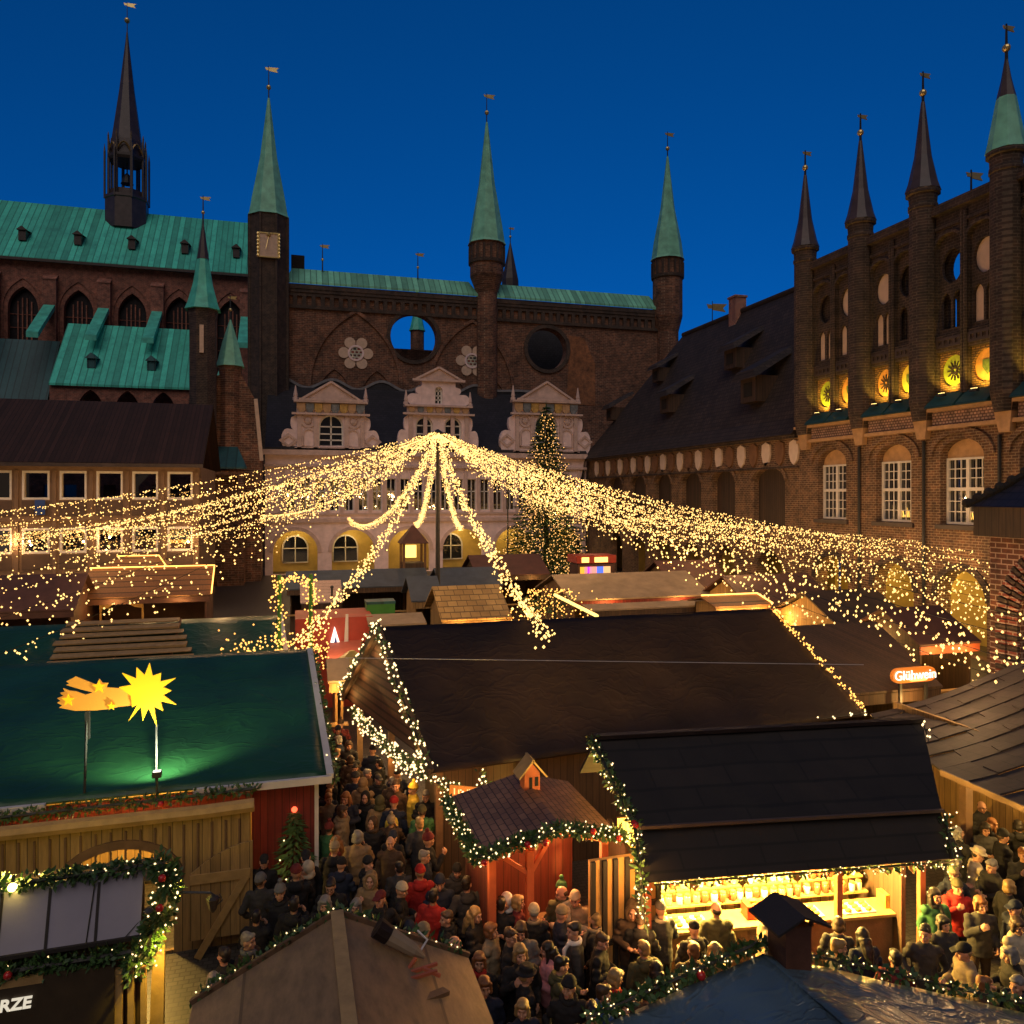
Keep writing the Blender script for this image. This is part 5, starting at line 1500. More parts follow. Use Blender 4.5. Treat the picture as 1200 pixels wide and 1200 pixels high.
# ---- big black tarp stall
FL, FR = Vector(z3(505, 905, 2.62)), Vector(z3(1016, 838, 2.62))
RL, RR = Vector(z3(443, 735, 5.15)), Vector(z3(903, 713, 5.15))
BL = Vector(z3(400, 818, 2.62)); BR = Vector((RR.x + .6, RR.y + 3.6, 2.62))
bk = thing('black_tarp_stall', 'broad market hall under a creased black tarp with light-edged wooden gable', 'market stall', (8, 19.5, 0))
b = MB(); sheet(b, FL, FR, RR, RL, 56, 24, .07, .05, seed=4); sheet(b, RL, RR, BR, BL, 40, 10, .05, .05, seed=5)
b.build('roof', 'black_tarp', bk, True)
gb = MB()
a, c, d = BL + Vector((.12, 0, 0)), FL + Vector((.16, .25, 0)), RL + Vector((.14, 0, -.12))
gb.hull8([tuple(a), tuple(c), tuple(d), tuple(d)], [tuple(a + Vector((.08, 0, 0))), tuple(c + Vector((.08, 0, 0))), tuple(d + Vector((.08, 0, 0))), tuple(d + Vector((.08, 0, 0)))])
gbo = gb.build('gable', 'slat_board', bk)
b = MB(); b.beam(tuple(FL), tuple(RL + Vector((-.03, 0, .05))), .10, .2); b.beam(tuple(BL), tuple(RL + Vector((-.03, 0, .05))), .10, .2); b.build('verge_board', 'dark_board', gbo)
b = MB()
f1 = FL + Vector((.35, .6, 0)); 
b.box(f1.x, FR.x - .4, f1.y, f1.y + .1, 0, 2.55)
b.box(f1.x, f1.x + .1, f1.y + .11, f1.y + 2.2, 0, 2.6); b.box(BL.x + .9, BL.x + 1.0, BL.y - 2.2, BL.y - .3, 0, 1.0)
b.build('wall', 'dark_board', bk)
for q in (FL + Vector((.25, .45, 0)), FL.lerp(BL, .5) + Vector((.3, 0, 0)), BL + Vector((.5, -.3, 0))): MB().box(q.x - .08, q.x + .08, q.y - .08, q.y + .08, 0, 2.6).build('post', 'brown_wood', bk)
lamp('stall_lamp', (BL.x + 1.3, BL.y - 1.2, 2.2), 60, (1, .62, .2), bk, .1)
lamp('stall_lamp', (FL.x + 1.0, FL.y + 3, 2.2), 40, (1, .55, .15), bk, .1)
b = MB(); p, q = RL, RL.lerp(FL, .36)
wa, wc_ = at_d(405, 16.4), at_d(1012, 16.6); b.tube([(*wa, z_of(771, *wa)), (*wc_, z_of(779, *wc_))], .007, 4)
tag(b.build('guy_wire', M['white_trim'], None, loc=(8, 19, 4.2)), 'thin pale wire stretched just above the big black tarp', 'wire')

# ---- dark felt-roofed stall with the bright counter
KL, KR = Vector(z3(697, 866, 4.0)), Vector(z3(1080, 846, 4.0))
ML, MR = Vector(z3(749, 971, 2.95)), Vector(z3(1104, 951, 2.95))
EL, ER = Vector(z3(755, 1034, 2.3)), Vector(z3(1130, 1005, 2.3))
ad = (ER - EL); ad.z = 0; ad.normalize(); bd_ = Vector((-ad.y, ad.x, 0))        # along the counter / away from us
fs = thing('felt_roof_stall', 'dark felt-roofed stall with brilliantly lit yellow counter', 'market stall', tuple(EL.lerp(ER, .5) * 1 - Vector((0, 0, 2.3))))
b = MB(); sheet(b, ML, MR, KR, KL, 40, 16, .045, .06, seed=6)
sheet(b, KL, KR, KR + bd_ * 1.2 + Vector((0, 0, -1.0)), KL + bd_ * 1.2 + Vector((0, 0, -1.0)), 10, 4, .0, .06, seed=7)
ro = b.build('roof', 'felt', fs)
b = MB(); sheet(b, EL, ER, MR + bd_ * .12 + Vector((0, 0, .02)), ML + bd_ * .12 + Vector((0, 0, .02)), 40, 8, .01, .05, seed=8); b.build('awning', 'felt', fs)
b = MB(); b.beam(tuple(ML + Vector((0, -.03, .03))), tuple(MR + Vector((0, -.03, .03))), .05, .05); b.build('metal_drip_edge', m_plain('drip', (.10, .06, .04), .6, .2, 2, 0, 0), ro)
b = MB(); b.beam(tuple(KL + Vector((0, 0, .04))), tuple(KR + Vector((0, 0, .04))), .16, .07); b.build('ridge_cap', 'black_tarp', ro)
def fl_(s, t, z): p = EL + ad * s + bd_ * t; return (p.x, p.y, z)
LC = (ER - EL).length
def fbox(b, s0, s1, t0, t1, z0, z1): return b.hull8([fl_(s0, t0, z0), fl_(s1, t0, z0), fl_(s1, t1, z0), fl_(s0, t1, z0)], [fl_(s0, t0, z1), fl_(s1, t0, z1), fl_(s1, t1, z1), fl_(s0, t1, z1)])
b = MB(); fbox(b, .2, LC - .7, .85, .93, 0, .95); b.build('counter_front', 'brown_wood', fs)
b = MB(); fbox(b, .1, LC - .6, .74, 1.32, .951, 1.0); b.build('counter_top', 'pine', fs)
b = MB(); fbox(b, .2, LC - .6, 2.2, 2.27, 0, 2.4); b.build('back_wall', 'pine_board', fs)
for z in (1.5, 1.85): b = MB(); fbox(b, .3, LC - .8, 1.95, 2.19, z, z + .03); b.build('shelf', 'pine', fs)
for s in (.0, LC - .75): b = MB(); fbox(b, s, s + .08, .6, 2.2, 0, 2.4); b.build('side_wall', 'dark_board', fs)
for s in (.12, LC * .62, LC - .6): b = MB(); fbox(b, s, s + .1, .3, .4, 0, 2.32); b.build('post', 'red_timber', fs)
b = MB(); fbox(b, .3, LC - .9, 1.1, 1.16, 2.3, 2.34); b.build('tube_lamp', 'tube_light', fs)
for s in (.8, 2.2, 3.6, 5.0): lamp('counter_lamp', fl_(s, 1.0, 2.15), 430, (1, .60, .12), fs, .12)
# goods on the counter and the shelves
M['jar_glass'] = m_plain('jar_glass', (.75, .55, .18), .15, .5, 8, 0)
M['jar_pale'] = m_plain('jar_pale', (.8, .72, .5), .3, .2, 8, 0)
M['jar_red'] = m_plain('jar_red', (.5, .06, .03), .3, .2, 8, 0)
M['gold_cloth'] = m_plain('gold_cloth', (.7, .42, .06), .7, .3, 4, .3)
jar = None
kinds = [('jar_glass', 'amber'), ('jar_pale', 'pale'), ('jar_red', 'red')]
protos = {}
for k, (mm, cn) in enumerate(kinds):
    t = thing('preserve_jar', cn + ' glass jar standing among jars on the lit stall shelves', 'jar', (0, 0, 0), 'jars on the lit stall shelves')
    b = MB(); b.lathe(0, 0, [(.055, 0), (.06, .02), (.06, .13), (.045, .15)], 10); b.build('jar_body', mm, t, True)
    b = MB(); b.lathe(0, 0, [(.05, .151), (.05, .18), (.02, .185)], 10); b.build('lid', 'gold' if k else 'brown_wood', t)
    protos[k] = [t, False]
def place(key, loc, rz=0.0):
    t, used = protos[key]
    o = t if not used else dup(t)
    protos[key][1] = True
    o.location = loc; o.rotation_euler = (0, 0, rz)
    return o
for t_, z in ((1.40, 1.12), (1.58, 1.32), (1.76, 1.52)):
    MB().hull8([fl_(.3, t_ - .07, z - .03), fl_(LC - .9, t_ - .07, z - .03), fl_(LC - .9, t_ + .07, z - .03), fl_(.3, t_ + .07, z - .03)], [fl_(.3, t_ - .07, z), fl_(LC - .9, t_ - .07, z), fl_(LC - .9, t_ + .07, z), fl_(.3, t_ + .07, z)]).build('display_tier', 'pine', fs)
    s = .4
    while s < LC - 1.0:
        place(rng.choice((0, 0, 1, 1, 2)), fl_(s, t_ + rng.uniform(-.02, .02), z)); s += rng.uniform(.135, .2)
for i, (s, lab, cat) in enumerate(((1.15, 'white tray of baked goods in the middle of the lit counter', 'tray'), (3.3, 'white tray of baked goods near the chimney end of the lit counter', 'tray'), (4.3, 'white tray of baked goods by the red stall post', 'tray'))):
    t = thing('serving_tray', lab, cat, fl_(s, 1.0, 1.0))
    b = MB(); fbox(b, s - .3, s + .3, .82, 1.18, 1.001, 1.03); b.build('tray', 'white_paint', t)
    for k in range(9): p = fl_(s - .22 + (k % 3) * .2, .88 + (k // 3) * .11, 1.06); MB().ball(p, .055, 8, 5, (1.2, .8, .7)).build('bun', 'gold_cloth', t, True)
for s, c, lab in ((.55, 'gold_cloth', 'golden cloth-wrapped package on the counter by the fairy-lit post'), (2.35, 'jar_red', 'red gift package on the lit counter'), (5.0, 'gold_cloth', 'yellow bread basket at the far counter end')):
    t = thing('package', lab, 'package', fl_(s, 1.05, 1.0))
    b = MB(); fbox(b, s - .16, s + .16, .92, 1.18, 1.0, 1.24); b.build('wrap', c, t)
    b = MB(); fbox(b, s - .02, s + .02, .91, 1.19, .999, 1.25); b.ball(fl_(s, 1.05, 1.28), .05, 8, 5, (1.6, 1, .8)); b.build('ribbon', 'jar_red' if c != 'jar_red' else 'gold_cloth', t)
for s in (1.05, 1.9, 2.9, 3.7, 4.6, 5.1):
    t = thing('gingerbread_heart', 'iced gingerbread heart hanging in the row under the lit awning', 'gingerbread', fl_(s, .5, 2.0), 'gingerbread hearts hung under the awning')
    hp = []
    for k in range(20):
        q = 2 * PI * k / 20; hp.append((.10 * (16 * math.sin(q) ** 3) / 16, .10 * (13 * math.cos(q) - 5 * math.cos(2 * q) - 2 * math.cos(3 * q) - math.cos(4 * q)) / 16))
    vs_ = [];
    b = MB(); c0 = Vector(fl_(s, .5, 1.92))
    n_ = len(hp)
    A_ = [tuple(c0 + ad * p[0] + Vector((0, 0, p[1]))) for p in hp]; B_ = [tuple(Vector(p) + bd_ * .03) for p in A_]
    b.add(A_ + B_, [tuple(range(n_)), tuple(range(2 * n_ - 1, n_ - 1, -1))] + [(i, n_ + i, n_ + (i + 1) % n_, (i + 1) % n_) for i in range(n_)])
    b.build('heart', 'brown_wood', t)
    b = MB(); b.tube([fl_(s, .515, 1.98), fl_(s, .515, 2.28)], .006, 4); b.build('ribbon', 'jar_red', t)

# ---- little tiled hut with red interior and bird-house lantern
D0 = 12.9
ap = Vector((*at_d(655, D0), HC - (968 - HOR) / FPX * D0))
ux, vx = Vector((1, 0, 0)), Vector((0, 1, 0))
el = Vector((ap.x - 1.36, ap.y, HC - (1003 - HOR) / FPX * depth(ap.x - 1.36, ap.y)))
er = Vector((ap.x + 1.05, ap.y, el.z + .05))
dl = 2.4
ht = thing('tiled_hut', 'small hut with clay-tiled gable roof, red-lit inside, bird-house on its ridge', 'market stall', (ap.x, ap.y + 1, 0))
b = MB()
for q in (el, er):
    s = [q, q + vx * dl, ap + vx * dl, ap]
    b.hull8([tuple(p) for p in s], [tuple(p + Vector((0, 0, .06))) for p in s])
b.build('roof', 'clay_tile', ht)
b = MB()
for x in (el.x + .25, ap.x - .45, er.x - .15):
    b.box(x - .06, x + .06, ap.y + .15, ap.y + .27, 0, 2.5)
b.beam((el.x + .2, ap.y + .1, el.z - .1), (ap.x, ap.y + .1, ap.z - .1), .09, .12); b.beam((er.x - .1, ap.y + .1, er.z - .1), (ap.x, ap.y + .101, ap.z - .1), .09, .12)
b.beam((ap.x - .45, ap.y + .2, 2.1), (ap.x - .05, ap.y + .2, ap.z - .2), .07); b.beam((ap.x - .45, ap.y + .2, 2.1), (el.x + .35, ap.y + .2, el.z - .1), .07)
b.build('timber_frame', 'red_timber', ht)
b = MB(); b.box(el.x + .2, er.x - .1, ap.y + 1.9, ap.y + 2.0, 0, 2.5); b.box(el.x + .2, el.x + .28, ap.y + .3, ap.y + 1.89, 0, 2.4); b.build('wall', m_plank('hut_red', (.12, .022, .014), (.17, .03, .018), .15), ht)
b = MB(); b.box(el.x + .2, er.x - .1, ap.y + .5, ap.y + .9, .95, 1.02); b.box(el.x + .25, er.x - .15, ap.y + .52, ap.y + .6, 0, .949); b.build('counter', 'brown_wood', ht)
lamp('hut_lamp', (ap.x + .2, ap.y + .75, 2.25), 48, (1, .42, .12), ht, .08)
bh = thing('bird_house', 'small wooden bird-house lantern standing on the clay-tiled hut ridge', 'bird house', (u_on(620, ap.y + 1.5), ap.y + 1.5, ap.z))
hx, hy = u_on(621, ap.y + 1.7), ap.y + 1.7
hz = ap.z + .05
b = MB(); b.box(hx - .15, hx + .15, hy - .15, hy + .15, hz - .1, hz + .30); b.plate([(hx - .15, hz + .30), (hx + .15, hz + .30), (hx, hz + .47)], (), hy - .15, hy + .15); b.build('walls', 'red_timber', bh)
b = MB(); b.beam((hx - .27, hy, hz + .22), (hx + .02, hy, hz + .56), .44, .03); b.beam((hx + .27, hy, hz + .22), (hx - .02, hy, hz + .561), .44, .03); b.build('roof', 'pine', bh)
b = MB(); b.box(hx - .06, hx + .0, hy - .156, hy - .151, hz - .05, hz + .22); b.box(hx + .05, hx + .12, hy - .157, hy - .151, hz + .05, hz + .22); b.build('opening', 'dark', bh)
# half-timbered panel between hut and counter stall
ft = thing('timbered_panel', 'narrow half-timbered wall panel lit orange between hut and counter stall', 'wall panel', (u_on(725, 11.7), 11.7, 0))
fx0, fx1 = u_on(692, 11.7), u_on(771, 11.7)
b = MB(); b.box(fx0, fx1, 11.72, 11.8, 0, 2.5); b.build('infill', m_plain('ochre_infill', (.55, .30, .09), .8, .2, 3, .1), ft)
b = MB()
W_ = fx1 - fx0
for q in (0, .17, .33, .5, .66, .97): b.box(fx0 + W_ * q, fx0 + W_ * q + .08, 11.66, 11.719, 0, 2.5)
b.box(fx0 + W_ * .5, fx1, 11.665, 11.718, 1.65, 1.73); b.box(fx0 + W_ * .5, fx1, 11.665, 11.718, 2.3, 2.38); b.box(fx0, fx0 + W_ * .5, 11.665, 11.718, 1.1, 1.18)
b.build('timbers', 'black_timber', ft)
lamp('panel_lamp', (fx0 + .5, 11.2, 2.5), 10, (1, .5, .12), ft, .05)

# ---- wooden gable roof kiosk at the bottom
kA = Vector(z3(395, 1076, 3.0))
kL = kA + Vector((-1.75, 0, -.85)); kR = kA + Vector((1.75, 0, -.85))
kd = Vector((0, -5.5, 0))
kk = thing('wooden_kiosk', 'kiosk with low plywood gable roof edged with fairy lights', 'kiosk', (kA.x, kA.y - 2.5, 0))
b = MB()
for q in (kL, kR):
    s = [q, q + kd, kA + kd, kA]
    b.hull8([tuple(p) for p in s], [tuple(p + Vector((0, 0, .04))) for p in s])
b.build('roof', 'plywood', kk)
b = MB(); b.beam(tuple(kA + Vector((0, .02, .07))), tuple(kA + kd + Vector((0, 0, .07))), .16, .05); b.build('ridge_board', 'pine', kk)
b = MB()
for q in (kL, kR): b.beam(tuple(q + Vector((0, .06, 0))), tuple(kA + Vector((0, .06, 0))), .05, .16)
b.build('verge_board', 'brown_wood', kk)
b = MB(); b.box(kL.x + .3, kR.x - .3, kA.y - .4, kA.y - .3, 0, 2.2); b.box(kL.x + .3, kL.x + .4, kA.y - 5.2, kA.y - .41, 0, 2.15); b.box(kR.x - .4, kR.x - .3, kA.y - 5.2, kA.y - .41, 0, 2.15); b.build('wall', 'dark_board', kk)
# folded pieces lying on that roof
def k_roof(px, py):
    for i in range(300):
        d = 6 + i * .02
        u, v = at_d(px, d); z = HC - (py - HOR) / FPX * d
        zr = kA.z + .04 - abs(u - kA.x) * .85 / 1.75
        if z <= zr: return Vector((u, v, zr))
    return Vector((u, v, z))
p = k_roof(447, 1108); q = k_roof(482, 1122)
fu_ = thing('folded_parasol', 'short beige and black folded parasol lying on the plywood roof edge', 'parasol', tuple(p))
dd = (q - p)
b = MB(); b.tube([tuple(p + dd * .25 + Vector((0, 0, .16))), tuple(p + dd * 1.1 + Vector((0, 0, .10))), tuple(p + dd * 1.45 + Vector((0, 0, .07)))], [.11, .08, .015], 10); b.build('canvas', 'beige_roof', fu_)
b = MB(); b.tube([tuple(p - dd * .15 + Vector((0, 0, .2))), tuple(p + dd * .24 + Vector((0, 0, .16)))], [.13, .115], 10); b.build('cover', 'black_tarp', fu_)
b = MB(); b.tube([tuple(p + dd * 1.3 + Vector((0, .05, .08))), tuple(p + dd * 1.5 + Vector((.05, .2, .18))), tuple(p + dd * 1.2 + Vector((.05, .3, .2)))], .015, 5); b.build('handle', 'white_trim', fu_)
p = k_roof(497, 1150)
fr_ = thing('folding_trestle', 'rusty red folding trestle lying on the plywood roof', 'trestle', tuple(p))
b = MB()
for a_, c_ in (((-.22, .12, .05), (.2, .22, .05)), ((-.25, -.02, .06), (.17, .06, .06)), ((-.22, .12, .05), (-.05, .34, .09)), ((.0, .16, .07), (.2, .0, .03))):
    b.beam(tuple(p + Vector(a_)), tuple(p + Vector(c_)), .035)
b.build('frame', 'red_timber', fr_)
b = MB(); b.beam(tuple(p + Vector((-.1, -.35, -.0))), tuple(p + Vector((.25, -.12, -.09))), .12, .05); b.build('board', 'brown_wood', fr_)

# ---- blue tarp roof with the wooden chimney, lower right
hA = Vector(z3(893, 1117, 3.0)); hL = Vector(z3(690, 1207, 2.35)); hR = Vector(z3(1215, 1190, 2.05))
bt_ = thing('blue_tarp_kiosk', 'kiosk roofed with shiny creased blue tarp edged with lights', 'kiosk', (hA.x, hA.y - 2, 0))
kd2 = Vector((.3, -4.2, 0))
b = MB()
sheet(b, hL + kd2 + Vector((-.4, 0, -.3)), hA + kd2, hA, hL, 26, 30, .10, .03, seed=11); sheet(b, hA + kd2, hR + kd2 + Vector((.5, 0, -.2)), hR, hA, 30, 30, .10, .03, seed=12)
b.build('roof', 'blue_tarp', bt_, True)
b = MB(); b.box(hL.x + .6, hR.x - .6, hL.y - .9, hL.y - .8, 0, 2.0); b.build('wall', 'dark_board', bt_)
cp_ = Vector(z3(922, 1130, 2.86))
cy = thing('wooden_chimney', 'dark wooden vent chimney with tilted cap on the blue tarp roof', 'chimney', tuple(cp_))
b = MB(); sN = .175; cp_.y -= .05
b.hull8([(cp_.x - sN, cp_.y - sN, 2.6), (cp_.x + sN, cp_.y - sN, 2.6), (cp_.x + sN, cp_.y + sN, 2.6), (cp_.x - sN, cp_.y + sN, 2.6)], [(cp_.x - sN, cp_.y - sN, 3.42), (cp_.x + sN, cp_.y - sN, 3.42), (cp_.x + sN, cp_.y + sN, 3.42), (cp_.x - sN, cp_.y + sN, 3.42)])
b.build('shaft', m_plain('chimney_wood', (.10, .04, .022), .6, .3, 4, .2), cy)
b = MB(); c_ = cp_.x
for s in (-1, 1): b.hull8([(c_ + s * .36, cp_.y - .3, 3.42), (c_, cp_.y - .3, 3.58), (c_, cp_.y + .3, 3.58), (c_ + s * .36, cp_.y + .3, 3.42)], [(c_ + s * .36, cp_.y - .3, 3.45), (c_, cp_.y - .3, 3.61), (c_, cp_.y + .3, 3.61), (c_ + s * .36, cp_.y + .3, 3.45)])
b.box(c_ - .19, c_ - .15, cp_.y - .2, cp_.y - .16, 3.42, 3.5); b.box(c_ + .15, c_ + .19, cp_.y - .2, cp_.y - .16, 3.42, 3.5)
b.build('cap', 'black_timber', cy)

# ---- shingled roof stall on the right
rs = thing('shingle_roof_stall', 'stall with sweeping grey shingle roof on wooden posts', 'market stall', (15, 12, 0))
prof = []
for k in range(9):
    t = k / 8; prof.append((t * 6.6, 2.62 + 1.45 * (t ** 1.5) + .12 * t))
E0, E1, E2 = Vector((*at_z(1215, 956, 2.62), 0)), Vector((*at_z(1104, 905, 2.62), 0)), Vector((*at_z(1019, 838, 2.62), 0))
b = MB()
eave = [Vector((E0.x, E0.y - 2.5, 0)), E1, Vector(E2)]
l0, l1 = (eave[1] - eave[0]).length, (eave[2] - eave[1]).length
nb_r = 24
def eave_pt(s):
    s *= l0 + l1
    return eave[0].lerp(eave[1], s / l0) if s < l0 else eave[1].lerp(eave[2], (s - l0) / l1)
for q in range(nb_r):
    p0, p1 = eave_pt(q / nb_r), eave_pt((q + .985) / nb_r)
    lift = (q % 2) * .028 + rng.uniform(0, .012)
    for k in range(8):
        (xa, za), (xb, zb) = prof[k], prof[k + 1]
        st = lift + (.018 if (k + q) % 3 == 0 else 0)
        s = [(p0.x + xa, p0.y, za + st), (p1.x + xa, p1.y, za + st), (p1.x + xb, p1.y, zb + st), (p0.x + xb, p0.y, zb + st)]
        b.hull8([(v[0], v[1], v[2] - .04) for v in s], s)
b.build('roof', 'grey_shingle', rs)
b = MB(); b.beam((E0.x - .03, E0.y - 2.5, 2.62), (E1.x - .03, E1.y, 2.62), .05, .12); b.build('eave_board', m_plain('eave_wood', (.20, .12, .07), .6), rs)
for v in (E1.y - .3, E1.y - 1.9, E1.y + 2.4): MB().box(E1.x + .22, E1.x + .40, v - .09, v + .09, 0, 2.6).build('post', 'brown_wood', rs)
b = MB(); b.box(E1.x + 2.4, E1.x + 2.5, E1.y - 5, E1.y + 4, 0, 2.9); b.build('back_wall', 'pine_board', rs)
b = MB(); b.box(E1.x + .3, E1.x + .36, E1.y - 4.5, E1.y - 2.0, 0, 1.0); b.box(E1.x + .1, E1.x + .7, E1.y - 4.5, E1.y - 2.0, 1.001, 1.06); b.build('counter', 'pine', rs)
lamp('stall_lamp', (E1.x + 1.4, E1.y - 1.2, 2.5), 60, (1, .6, .18), rs, .1)
lamp('stall_lamp', (E1.x + 1.2, E1.y - 3.6, 2.4), 40, (1, .6, .18), rs, .1)

# ---- spice booth, bottom left
WV = 12.05
WU = lambda px: u_on(px, WV)
WZ = lambda py: z_of(py, WU(90), WV)
wb = thing('spice_booth', 'spice booth with pale raised flap, leafy garland frame and dark name board', 'booth', (WU(60), WV, 0))
b = MB(); x1 = WU(168)
WB = lambda py, dv: z_of(py, WU(90), WV - dv)
b.hull8([(-12, WV - .28, WB(1118, .28)), (x1, WV - .28, WB(1110, .28)), (x1, WV - .24, WB(1110, .28)), (-12, WV - .24, WB(1118, .28))], [(-12, WV, WZ(1037)), (x1, WV, WZ(1030)), (x1, WV + .04, WZ(1030)), (-12, WV + .04, WZ(1037))])
flo = b.build('flap', 'white_panel', wb)
b = MB()
for px in (4, 60, 117): b.beam((WU(px), WV - .30, WB(1116, .3)), (WU(px), WV - .02, WZ(1036)), .035, .03)
b.beam((-12, WV - .31, WB(1118, .31)), (x1, WV - .31, WB(1110, .31)), .05, .05)
b.build('flap_frame', 'black_timber', flo)
b = MB(); b.tube([(WU(112), WV - .05, WZ(1037)), (WU(104), WV - .4, WZ(1125))], .008, 4); b.tube([(WU(168), WV - .2, WZ(1080)), (WU(130), WV - .4, WZ(1112))], .008, 4); b.build('stay_rope', 'cable', flo)
b = MB(); b.box(-12, WU(142), WV - .45, WV - .38, .6, WB(1140, .45)); nb_ = b.build('name_board', m_plain('board_dark', (.045, .028, .012), .6, .3, 3, .1), wb)
b = MB(); b.box(-12, WU(62), WV - .456, WV - .37, WB(1147, .45), WB(1139, .45) + .003); b.build('board_edge', 'pine', nb_)
for px, wd_ in ((146, .10), (160, .08), (174, .07)):
    b = MB(); b.box(WU(px) - wd_ / 2, WU(px) + wd_ / 2, WV - .42, WV - .34, 0, WB(1146, .42)); b.build('slat', 'pine', wb)
b = MB(); b.hull8([(WU(176), WV - .3, 0), (WU(194), WV - .3, 0), (WU(194), WV - .16, 0), (WU(176), WV - .16, 0)], [(WU(184), WV - .22, WZ(1070)), (WU(196), WV - .22, WZ(1070)), (WU(196), WV - .1, WZ(1070)), (WU(184), WV - .1, WZ(1070))]); b.build('corner_post', 'pine', wb)
b = MB(); b.box(-12, x1, WV + .05, WV + .12, 0, WZ(1040)); b.box(-12, x1 + .1, WV + .13, WV + .9, WZ(1052), WZ(1048)); b.build('back_frame', 'dark_board', wb)
fc = bpy.data.curves.new('lettering', 'FONT')
fc.body = 'GEW\u00dcRZE'; fc.size = .215; fc.extrude = .006; fc.offset = .006; fc.align_x = 'RIGHT'
try: fc.shear = .15
except Exception: pass
fo = bpy.data.objects.new('lettering', fc); COL.objects.link(fo)
dg = bpy.context.evaluated_depsgraph_get()
me = bpy.data.meshes.new_from_object(fo.evaluated_get(dg)); bpy.data.objects.remove(fo)
me.materials.clear(); me.materials.append(m_emit('letter_white', (1, .9, .7), .22))
fo = bpy.data.objects.new('lettering', me); COL.objects.link(fo); fo.parent = nb_
fo.location = Vector((u_on(36, WV - .465), WV - .465, z_of(1183, u_on(20, WV - .465), WV - .465))) - parent_loc(nb_); fo.rotation_euler = (R(90), 0, 0)
sb = thing('bare_bulb', 'bright bare yellow bulb on the booth garland', 'lamp', (WU(18), WV - .1, WZ(1026)))
b = MB(); b.ball((WU(18), WV - .12, WZ(1026)), .055, 12, 8); b.build('globe', m_emit('bare_bulb', (1, .72, .15), 12), sb, True)
b = MB(); b.tube([(WU(18), WV - .1, WZ(1022)), (WU(18), WV - .06, WZ(1014))], .025, 6); b.build('socket', 'iron', sb)
lamp('bulb_light', (WU(18), WV + .16, WZ(1018)), 32, (1, .72, .12), sb, .06)
# added fill light that makes the booth corner post yellow, under the garland
sl_ = thing('corner_fill', 'small added fill light colouring the booth corner post yellow', 'lamp', (WU(186), WV - .6, WZ(1052)))
b = MB(); b.lathe(WU(182), WV - .55, [(.03, WZ(1052)), (.07, WZ(1056))], 8); b.build('hood', 'iron', sl_)  # made-up hood for the added fill light
lamp('corner_fill_light', (WU(210), WV - .75, WZ(1066)), 60, (1, .74, .08), sl_, .04, 'SPOT', (WU(187), WV - .25, WZ(1150)), 62, .5)
lamp('corner_fill_light', (WU(207), WV - .12, WZ(1058)), 9, (1, .78, .10), sl_, .04)
wl2 = thing('wall_lantern', 'dark hanging lantern on a curved iron bracket beside the open shutter', 'lantern', (WU(252), WV - .2, WZ(1065)))
b = MB(); b.tube([(WU(192), WV - .2, WZ(1058)), (WU(215), WV - .2, WZ(1054)), (WU(248), WV - .2, WZ(1059)), (WU(256), WV - .2, WZ(1066))], .02, 5)
b.tube([(WU(252), WV - .2, WZ(1078)), (WU(262), WV - .2, WZ(1070)), (WU(259), WV - .2, WZ(1062))], .012, 4); b.build('bracket', 'iron', wl2)
b = MB(); b.lathe(WU(251), WV - .2, [(.02, WZ(1062)), (.10, WZ(1066)), (.085, WZ(1068)), (.055, WZ(1079)), (.02, WZ(1083))], 6); b.build('body', 'black_timber', wl2)

# ---- garlands on the stall edges
garland('fir garland along the top edge of the pale booth flap', lerp_pts((-11, WV - .05, WZ(1036)), (WU(185), WV - .05, WZ(1022)), 14), .13, 260, 7, .014, .1, 0)
garland('leafy garland along the lower edge of the pale booth flap', lerp_pts((-11, WV - .36, WB(1128, .36)), (WU(160), WV - .36, WB(1126, .36)), 14, .04), .15, 300, 2, .014, .12, 1)
garland('bushy bulb-filled garland falling down the booth corner', [(WU(188), WV - .1, WZ(1018)), (WU(200), WV - .2, WZ(1032)), (WU(200), WV - .25, WZ(1050)), (WU(193), WV - .28, WZ(1070)), (WU(184), WV - .3, WZ(1092)), (WU(170), WV - .33, WZ(1115)), (WU(160), WV - .36, WZ(1135))], .24, 900, 55, .017, .2, 2)
garland('dark fir swag with red bows under the green tarp eave', lerp_pts((-11, 15.7, topz + .22), (u_on(300, 15.7), 15.7, topz + .25), 16, .05), .13, 150, 0, .01, .1, 5)
garland('dark fir trim down the side edge of the green tarp', lerp_pts(eR + Vector((.14, 0, -.1)), rR + Vector((.14, 0, -.1)), 10), .14, 130, 5, .02, .12)
garland('light garland on the front slope of the black tarp gable', lerp_pts(RL + Vector((-.06, 0, .1)), FL + Vector((-.06, 0, .1)), 10), .12, 50, 26, .03, .14)
garland('light garland on the rear slope of the black tarp gable', lerp_pts(RL + Vector((-.06, 0, .1)), BL + Vector((-.06, 0, .1)), 10), .12, 40, 22, .03, .12)
garland('dense light garland along the black hall gable eave over the crowd', lerp_pts(BL + Vector((.3, -.4, -.25)), FL + Vector((.0, .1, -.1)), 12, .2), .16, 120, 38, .028, .2)
garland('lit sign garland at the front corner of the black hall', lerp_pts(FL + Vector((.1, -.2, -.15)), z3(578, 930, 2.5), 8, .1), .14, 120, 55, .024, .16)
garland('short upright light garland behind the bird house', lerp_pts(z3(562, 905, 2.9), z3(583, 948, 2.2), 5), .1, 50, 22, .024, .1)
garland('lit fir garland over the front gable of the tiled hut', [tuple(el + Vector((-.1, -.06, 0))), tuple(ap + Vector((0, -.08, .0))), tuple(er + Vector((.15, -.06, 0)))], .13, 420, 42, .018, .13, 5)
